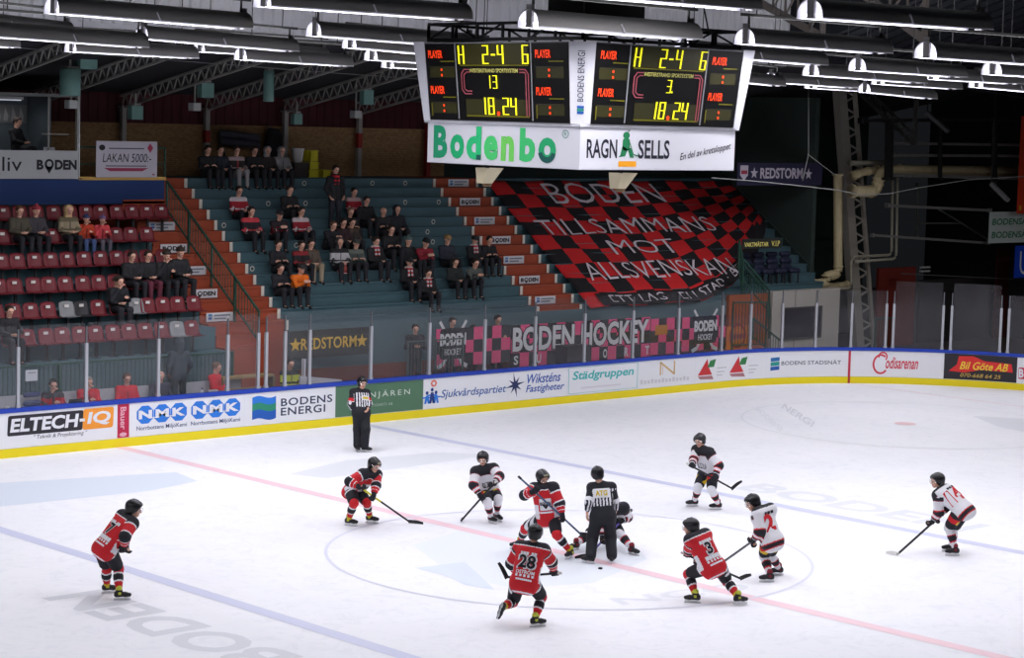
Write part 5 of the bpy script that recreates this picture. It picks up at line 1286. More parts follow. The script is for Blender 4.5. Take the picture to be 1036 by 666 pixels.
nt.links.new(t_.outputs[0], mx_.inputs[1]); nt.links.new(g_.outputs[0], mx_.inputs[2]); nt.links.new(mx_.outputs[0], ou.inputs[0])

def frame(j, face):
    """body and head axes from the joints"""
    up = nv(j['nk']-j['pel']); rt = nv(j['sR']-j['sL']+.5*(j['hR']-j['hL'])); rt = nv(rt-up*(rt @ up)); fr = np.cross(up, rt)
    f = nv(face); hu = nv(j['hd']-j['nk']) if abs(nv(j['hd']-j['nk']) @ f) < .9 else np.array([0, 0, 1.0]); hu = nv(.5*hu+np.array([0, 0, .5])); hu = nv(hu-f*(hu @ f)); hr = np.cross(f, hu)
    return up, rt, fr, f, hu, hr
def head_prims(c, f, hu, hr, s=1.0):
    return [(c+hu*.03-f*.03, c+hu*.03+f*.015, .092*s, .085*s), (c+hu*.01+f*.03, c-hu*.055+f*.045, .068*s, .052*s), (c-hu*.085+f*.062, c-hu*.085+f*.055, .028, .03),
            (c+hu*.01+f*.095, c-hu*.022+f*.116, .010, .016), (c+hr*.082-hu*.005-f*.01, c+hr*.084-hu*.03-f*.005, .016, .012), (c-hr*.082-hu*.005-f*.01, c-hr*.084-hu*.03-f*.005, .016, .012), (c+hu*.03+f*.085+hr*.035, c+hu*.03+f*.085-hr*.035, .016, .016)]
def face_class(P, c, f, hu, hr):
    d = P-c; x, y, z = d @ hr, d @ hu, d @ f
    m = np.zeros(len(P), int)
    m[(np.abs(np.abs(x)-.032) < .015) & (np.abs(y-.008) < .010) & (z > .06)] = 1
    m[(np.abs(x) < .028) & (np.abs(y+.056) < .009) & (z > .07)] = 2
    return m
def hand_prims(w, fd, ax, pn, r=.0095, glove=False, curl=.6, thumb=1):
    """palm, four unequal bent fingers and a thumb; fd along the hand, ax across the knuckles, pn towards the palm"""
    s = 1.25 if glove else 1.0; sp = .021*s*(1.15 if glove else 1); P = []
    for i in range(4):
        o = (i-1.5)*sp; P.append((w+ax*o*.6+fd*.015, w+ax*o+fd*.08*s, .016*s, .013*s))
    L = (.036, .042, .039, .030)
    for i in range(4):
        o = (i-1.5)*sp; l = L[i]*s; a = w+ax*o+fd*.088*s; t1, t2, t3 = curl, curl*2.1, curl*3.0
        b1 = a+(fd*math.cos(t1)+pn*math.sin(t1))*l; b2 = b1+(fd*math.cos(t2)+pn*math.sin(t2))*l*.8; b3 = b2+(fd*math.cos(t3)+pn*math.sin(t3))*l*.6
        P += [(a, b1, r*1.15, r*1.05), (b1, b2, r*1.05, r), (b2, b3, r, r*.85)]
    a = w+ax*(-thumb)*.030*s+fd*.025; b1 = a+(fd*.6-ax*thumb*.6+pn*.5)*.042*s; b2 = b1+(fd*.6+pn*.7)*.032*s
    P += [(a, b1, r*1.35, r*1.15), (b1, b2, r*1.15, r*.95)]
    return P
def near(P, a, b):
    ba = b-a; t = np.clip(((P-a) @ ba)/(ba @ ba+1e-9), 0, 1); return t, np.linalg.norm(P-a-t[:, None]*ba, axis=1)
def cent(V, F): return V[F].mean(1)
def onto(prims, k, o, ux, uy, back, t, w, h, bold=0, lift=.006, shear=0):
    """lettering laid on a garment: o centre, ux reading direction, uy up, back outward"""
    TV, TF, _ = text_shape(t, bold, shear); P = np.array([o+ux*(x-.5)*w+uy*(y-.5)*h+back*.30 for x, y in TV])
    for _ in range(30): P = P-back*np.maximum(sdf_at(P, prims, k)-lift, 0)[:, None]*.9
    return P, TF
def patch(prims, k, o, ux, uy, back, w, h, lift):
    n = 9; P = np.array([o+ux*w*(i/(n-1)-.5)+uy*h*(j_/(n-1)-.5)+back*.3 for j_ in range(n) for i in range(n)])
    for _ in range(30): P = P-back*np.maximum(sdf_at(P, prims, k)-lift, 0)[:, None]*.9
    return P, [(j_*n+i, j_*n+i+1, (j_+1)*n+i+1, (j_+1)*n+i) for j_ in range(n-1) for i in range(n-1)]
def skater(key, label, team, root, J, face, tL, tR, stick=None, num=None, name='', sub='', side_pad=True, stick_mats=None, sticklabel='', airL=False):
    j = {k: np.array(v, float) for k, v in J.items()}; face = np.array(face, float)
    up, rt, fr, f, hu, hr = frame(j, face)
    e = empty('person', root); tag(e, label, 'person')
    ref = team == 'ref'; hd = j['hd']-hu*(.035 if not ref else .015)-f*.0; j['hd'] = hd
    # hands: the joint is the grip; the wrist sits a little up the forearm
    hands = {}
    for s in 'LR':
        fd = nv(j['w'+s]-j['e'+s]); w = j['w'+s]-fd*.07
        if stick is not None: ax = nv(np.array(stick[0])-np.array(stick[1])); ax = nv(ax-fd*(ax @ fd))
        else: ax = nv(fr-fd*(fr @ fd)) if s == 'L' else nv(fr-fd*(fr @ fd))
        pn = np.cross(ax, fd); 
        inw = (rt if s == 'L' else -rt)
        if pn @ inw < 0: pn = -pn
        hands[s] = (w, fd, ax, pn)
    # the body: one continuous surface under the kit
    pel, nk = j['pel'], j['nk']; th = .2
    B = head_prims(hd, f, hu, hr)
    B += [(nk-up*.03, hd-hu*.04-f*.02, .062, .055), (nk-up*.10, pel+up*.05, .085, .09), (j['sL'], j['sR'], .05, .05), (pel+(j['hL']-pel)*.8, pel+(j['hR']-pel)*.8, .08, .08)]
    for s in 'LR':
        B += [(j['s'+s], j['e'+s], .052, .042), (j['e'+s], hands[s][0], .042, .028), (j['h'+s], j['k'+s], .082, .055), (j['k'+s], j['a'+s], .055, .038)]
        B += hand_prims(*hands[s], curl=.95 if stick is not None else .35, thumb=1 if s == 'L' else 1)
        tt = nv(tL if s == 'L' else tR); B += [(j['a'+s], j['a'+s]+tt*.07+nv(j['a'+s]-j['k'+s])*.02, .034, .024)]
    V, F = sdf_mesh(B, .013, .022); c = cent(V, F); mi = face_class(c, hd, f, hu, hr)
    link_mesh('body', np_mesh('body', V, F, [SKIN, EYE, LIP], mi), e)
    # shirt
    q = pel-up*.02; K = .05
    pad = 0 if ref else .02
    S = [(j['sL']+up*.01-rt*0, j['sR']+up*.01, .085+pad, .085+pad), (nk-up*.12-rt*.085, q-rt*.075, .118+pad*1.6, .118+pad), (nk-up*.12+rt*.085, q+rt*.075, .118+pad*1.6, .118+pad), (nk-up*.05, nk-up*.14, .085, .125), (nk-up*.2, q, .12+pad, .12+pad), (j['sL']+up*.03, nk+up*.015, .06+pad, .07), (j['sR']+up*.03, nk+up*.015, .06+pad, .07)]
    if not ref: S += [(q-rt*.085, q-up*.07-rt*.095, .132, .132), (q+rt*.085, q-up*.07+rt*.095, .132, .132), (q, q-up*.06, .13, .14), (j['hL'], j['hR'], .132, .132)]
    for s in 'LR':
        w = hands[s][0]; e1 = j['e'+s]+(w-j['e'+s])*.72
        S += [(j['s'+s], j['e'+s], .080+pad*1.4, .068+pad*1.2), (j['e'+s], e1, .068+pad*1.2, .054+pad*.9)]
    V, F = sdf_mesh(S, .0145, K); c = cent(V, F)
    tT, dT = near(c, q-up*.1, nk); tT = ((c-(q-up*.1)) @ up)/(nk-(q-up*.1) @ np.eye(3) @ np.eye(3) if False else np.linalg.norm(nk-(q-up*.1))); best = dT-.09; mi = np.zeros(len(c), int); arm = np.full(len(c), -1.0); armS = np.zeros(len(c), int)
    for n_, s in enumerate('LR'):
        w = hands[s][0]; t1, d1 = near(c, j['s'+s], j['e'+s]); t2, d2 = near(c, j['e'+s], w)
        u = np.where(d1 < d2, t1*.5, .5+t2*.5); dd = np.minimum(d1, d2); lat = ((c-nk) @ rt)*(1 if s == 'R' else -1)
        m = (dd < best) & ((u > .04)); best = np.where(m, dd, best); arm[m] = u[m]; armS[m] = n_
    lat = (c-(q+nk)/2) @ rt; frn = (c-(q+nk)/2) @ fr
    T = arm < 0
    def A(lo, hi): return (arm >= lo) & (arm < hi)
    if team == 'red':
        mats = [REDK, BLKF, WHK]
        yk = np.where(frn > 0, np.where(np.abs(lat) > .10, .93, .985), .985); mi[T & (tT > yk)] = 1; mi[T & (tT > yk-.025) & (tT <= yk)] = 2; mi[T & (tT < -.11)] = 2; mi[T & (tT < -.14)] = 0
        mi[T & (np.abs(lat) > .135) & (tT > .15) & (tT < .55) & (frn > -.05)] = 2
        mi[A(0, .10)] = 1; mi[A(.10, .14)] = 2; mi[A(.42, .46)] = 2; mi[A(.46, .66)] = 1; mi[A(.66, .70)] = 2; mi[A(.84, .87)] = 2
    elif team == 'white':
        mats = [WHK, BLKF, MARK, REDK]
        yk = np.where(frn > 0, .90, 1.02); mi[T & (tT > yk)] = 1; mi[T & (tT > yk-.02) & (tT <= yk) & (frn > 0)] = 2; mi[T & (tT > -.05) & (tT < .11)] = 1; mi[T & (tT > -.05) & (tT < -.02)] = 3; mi[T & (tT > .08) & (tT < .11)] = 3
        fa = frn > -.06; mi[A(0, .14) & fa] = 1; mi[A(.14, .165) & fa] = 2; mi[A(.44, .48)] = 3; mi[A(.48, .66)] = 1; mi[A(.66, .70)] = 3; mi[A(.82, .86)] = 3; mi[A(.86, .95)] = 1
    else:
        mats = [WHK, BLKF, REDK]
        st = (np.floor(((c-nk) @ rt)/.030+.5).astype(int) % 2 == 0); mi[T & st] = 1; mi[T & (tT > .88)] = 1
        mi[A(0, .42)] = 1
        for n_, s in enumerate('LR'):
            axs = nv(np.cross(nv(hands[s][0]-j['e'+s]), up)+.001); ss = (np.floor(((c-j['e'+s]) @ axs)/.028+.5).astype(int) % 2 == 0)
            mi[(armS == n_) & (arm >= .46) & ss] = 1
        if name == 'R': mi[A(.30, .44)] = 2
        if name == 'W': mi[A(.36, .50)] = 0
        mi[(arm > .93)] = 1
    ext = []
    back = -fr; bc = q+(nk-q)*.55
    def T_(t, v, w, h, m, bold=0, lift=.006, front=False, dx=0.0, shear=0):
        o_ = q+(nk-q)*v+(rt if not front else -rt)*dx; ux = rt if not front else -rt; bk = back if not front else fr
        P, TF = onto(S, K, o_, ux, up, bk, t, w, h, bold, lift, shear); ext.append((P, TF, m))
    if team == 'red':
        if num: T_(num, .52, .32 if len(num) > 1 else .17, .25, 2, .07, .008); T_(num, .52, .27 if len(num) > 1 else .13, .21, 1, .03, .013)
        if name: T_(name, .74, .26, .055, 2, .02)
        if sub: T_(sub, .24, .30, .07, 2, .03)
        if sub: T_('- - - - -', .13, .30, .04, 2, .05); T_('--------', .02, .26, .03, 2, .03)
        # crest on the chest
        P, TF = patch(S, K, q+(nk-q)*.47, -rt, up, fr, .22, .22, .007); ext.append((P, TF, 2)); T_('BODEN', .50, .20, .07, 1, .04, .013, True); T_('V', .41, .15, .09, 1, .07, .013, True); T_('-----', .20, .24, .03, 2, .04, .006, True)
    elif team == 'white':
        if num: T_(num, .54, .36 if len(num) > 1 else .24, .31, 3, .05, .008, False, -.05)
        if name: T_(name, .83, .24, .05, 1, .01)
        T_('BTN', .47, .24, .10, 1, .0, .006, True); T_('---', .36, .22, .02, 1, .02, .006, True)
        T_('0', .80, .09, .10, 0, .1, .007, True, .14)
    else:
        if name == 'W':
            P, TF = patch(S, K, q+(nk-q)*.74, rt, up, back, .30, .17, .007); ext.append((P, TF, 0))
            mats = mats+[SOCKY]; T_('ATG', .74, .22, .10, 3, .04, .014)
        else:
            P, TF = patch(S, K, q+(nk-q)*.62-rt*.06, -rt, up, fr, .20, .11, .007); ext.append((P, TF, 0)); mats = mats+[SOCKY]
            P, TF = patch(S, K, q+(nk-q)*.62-rt*.06, -rt, up, fr, .15, .055, .012); ext.append((P, TF, 3))
    o = link_mesh('jersey' if not ref else 'striped_shirt', np_mesh('jersey', V, F, mats, mi, ext), e)
    if not ref: tag(o, ('red jersey with black yoke and white trim' if team == 'red' else 'white jersey with black yoke and red edged bands'))
    # trousers or padded pants
    hips = [(pel+up*.07-rt*.05, pel+up*.07+rt*.05, .115, .115), (j['hL'], j['hR'], .125, .125)]
    if ref: hips = [(pel+up*(.10 if name == 'W' else .03)-rt*.07, pel+up*(.10 if name == 'W' else .03)+rt*.07, .14, .14), (pel-rt*.07, pel+rt*.07, .15, .15), (j['hL'], j['hR'], .14, .14)]
    if ref:
        Pn = list(hips)
        for s in 'LR': Pn += [(j['h'+s], j['k'+s], .128, .108), (j['k'+s], j['a'+s]+(j['k'+s]-j['a'+s])*.10, .108, .098)]
        V, F = sdf_mesh(Pn, .016, .04); link_mesh('trousers', np_mesh('trousers', V, F, [BLKF]), e)
    else:
        Pn = list(hips)
        for s in 'LR': Pn += [(j['h'+s]+(j['k'+s]-j['h'+s])*.14, j['h'+s]+(j['k'+s]-j['h'+s])*.80, .128, .110)]
        V, F = sdf_mesh(Pn, .016, .05); c = cent(V, F); mi = np.zeros(len(c), int)
        for s, sg in (('L', -1), ('R', 1)):
            t1, d1 = near(c, j['h'+s], j['k'+s]); out = nv(rt*sg); x = (c-j['h'+s]) @ out; y = (c-j['h'+s]) @ fr
            if team == 'red': mi[(x > .06) & (np.abs(y) < .055) & (t1 > .05)] = 1; mi[(x > .06) & (np.abs(y) < .012) & (t1 > .05)] = 0
            else: mi[(y > .03) & (x > .02) & (t1 > .30) & (t1 < .55)] = 2; mi[(x > .06) & (np.abs(y) < .05) & (t1 > .3) & (t1 < .6)] = 1; mi[(y > .05) & (x > -.02) & (x < .05) & (t1 > .40) & (t1 < .6)] = 3
        link_mesh('padded_pants', np_mesh('padded_pants', V, F, [BLKF, WHK, REDK, SOCKY], mi), e)
        for s in 'LR':
            k_, a_, h_ = j['k'+s], j['a'+s], j['h'+s]; sd = nv(a_-k_); kf = nv(fr-sd*(fr @ sd))
            Sk = [(k_+(h_-k_)*.22, k_+kf*.012, .082, .084), (k_+kf*.012, k_+sd*.16+kf*.004, .080, .070), (k_+sd*.12-kf*.02, k_+sd*.22-kf*.015, .068, .066), (k_+sd*.16, a_-sd*.05, .070, .054)]
            V, F = sdf_mesh(Sk, .0135, .04); c = cent(V, F); t1, _d = near(c, k_, a_); mi = np.zeros(len(c), int)
            if team == 'red': mi[(t1 > .20) & (t1 < .27)] = 2; mi[(t1 >= .27) & (t1 < .52)] = 1; mi[(t1 >= .52) & (t1 < .58)] = 2; mi[(t1 > .80)] = 3; mats = [REDK, BLKF, WHK, SOCKY]
            else: mi[(t1 > .34) & (t1 < .38)] = 2; mi[(t1 >= .38) & (t1 < .62)] = 1; mi[(t1 >= .62) & (t1 < .68)] = 2; mats = [WHK, BLKF, REDK]
            link_mesh('sock', np_mesh('sock', V, F, mats, mi), e)
    # skates
    for s, tt in (('L', tL), ('R', tR)):
        a_, k_ = j['a'+s], j['k'+s]; t = nv(tt); dn = nv(a_-k_)
        if a_[2] < .2: t = nv([t[0], t[1], t[2]*.3]); dn = np.array([0, 0, -1.0])
        dn = nv(dn-t*(dn @ t)); sdv = np.cross(t, dn)
        Bt = [(a_-dn*.07, a_+dn*.01, .052, .05), (a_-t*.045+dn*.012, a_-t*.05+dn*.035, .042, .036), (a_+dn*.02, a_+t*.10+dn*.026, .048, .040), (a_+t*.10+dn*.028, a_+t*.165+dn*.032, .040, .034)]
        V, F = sdf_mesh(Bt, .011, .025); c = cent(V, F)-a_; mi = np.zeros(len(c), int); y = c @ dn; x = c @ t
        mi[(y < -.055)] = 1; mi[(x > -.02) & (x < .03) & (np.abs(y) < .02) & (np.abs(c @ sdv) > .04)] = 1 if team != 'ref' else 0
        b_ = link_mesh('skate', np_mesh('skate', V, F, [BOOT, LACE if team == 'red' else MARK if team == 'white' else BOOT], mi), e)
        R = Matrix((t, sdv, -dn)).transposed(); m = MB()
        o_ = a_+t*.05
        for xx, ww in ((-.085, .05), (.07, .06)): m.box(Vector(o_+t*xx+dn*.075), (ww, .03, .05), 0, R)
        m.box(Vector(o_+dn*.093), (.27, .022, .022), 0, R); hb = m.build('blade_holder', HOLD, b_)
        m = MB(); m.box(Vector(o_+dn*.111), (.28, .006, .018), 0, R); m.build('runner', STEELB, hb)
    # gloves
    if not ref:
        for s in 'LR':
            w, fd, ax, pn = hands[s]
            G = [(w-fd*.10, w-fd*.01, .058, .050), (w-fd*.01, w+fd*.05+pn*(-.008), .050, .046)]+hand_prims(w, fd, ax, pn, .0165, True, .95 if stick is not None else .6)
            V, F = sdf_mesh(G, .011, .014); c = cent(V, F); t1, _d = near(c, w-fd*.12, w+fd*.1); mi = np.zeros(len(c), int)
            if team == 'red': mi[(t1 > .03) & (t1 < .08)] = 1
            else: mi[t1 < .20] = 2; mi[(t1 > .20) & (t1 < .27)] = 1
            link_mesh('glove', np_mesh('glove', V, F, [BLKF, WHK, MARK], mi), e)
    # helmet with visor
    Hp = [(hd+hu*.048-f*.04, hd+hu*.048+f*.025, .122, .114), (hd-hu*.03-f*.065, hd+hu*.05-f*.055, .088, .105), (hd-hu*.03-f*.03+hr*.075, hd+hu*.03+f*.0+hr*.075, .035, .04), (hd-hu*.03-f*.03-hr*.075, hd+hu*.03+f*.0-hr*.075, .035, .045), (hd+hu*.168-f*.05, hd+hu*.163+f*.02, .012, .012)]
    V, F = sdf_mesh(Hp, .010, .02, cut=[(hd+hu*.035+f*.075, nv(f*.85-hu*.55)), (hd-hu*.09, -hu)])
    c = cent(V, F)-hd; mi = np.zeros(len(c), int); z = c @ f; y = c @ hu; x = c @ hr
    mi[(np.abs(np.abs(x)-.045) < .010) & (y > .11)] = 1
    mi[(y > .09) & (y < .125) & (z > .06) & (np.abs(x) < .04)] = 2 if team == 'red' else 0
    h_ = link_mesh('helmet', np_mesh('helmet', V, F, [HELM, C(60, 60, 66, .4), C(150, 146, 120, .5)], mi), e)
    m = MB(); V = []; n = 9
    for i in range(n):
        t = math.radians(-68+136*i/(n-1)); d_ = f*math.cos(t)+hr*math.sin(t); V += [hd+d_*.124+f*.014+hu*.055, hd+d_*.124+f*.022-hu*.012]
    m.add(V, [(2*i, 2*i+2, 2*i+3, 2*i+1) for i in range(n-1)], 0, True); v_ = m.build('visor', VIS, h_)
    sdm = v_.modifiers.new('t', 'SOLIDIFY'); sdm.thickness = .003
    if stick is not None:
        a, b_, c_ = [np.array(v, float)+np.array(root) for v in stick]
        se = empty('hockey_stick', b_); tag(se, sticklabel, 'hockey stick'); a, c_ = a-b_, c_-b_; m0, mb = stick_mats or (SHAFT, SHAFT)
        m = MB(); dv = nv(a); n_ = 5
        m.bar(a, a*.55 if key == 'B' else (0, 0, 0), .026, .034)
        if key == 'B': m.bar(a*.55, (0, 0, 0), .026, .034, 1)
        m.bar(a, a-dv*.07, .034, .042, 1); m.build('shaft', [m0, SHAFT if m0 is not SHAFT else TAPEW], se)
        cv = nv(c_); ln = .30; w = MB(); nn = 7; V = []
        upv = nv(np.array([0, 0, 1.0])+dv*.4); upv = nv(upv-cv*(upv @ cv)); sd = np.cross(cv, upv)
        for i in range(nn):
            t = i/(nn-1); p = cv*(ln*t-.03)+sd*(.05*t*t); hgt = .07*(1-.35*max(0, t-.6)/.4)
            for s1, s2 in ((-1, 0), (1, 0), (1, 1), (-1, 1)): V.append(p+sd*s1*.006+upv*(hgt*s2-.022))
        F = []
        for i in range(nn-1):
            for k in range(4): F.append((4*i+k, 4*i+(k+1) % 4, 4*i+4+(k+1) % 4, 4*i+4+k))
        F += [(3, 2, 1, 0), (4*nn-4, 4*nn-3, 4*nn-2, 4*nn-1)]
        w.add(V, F); w.build('blade', mb, se)
    return e

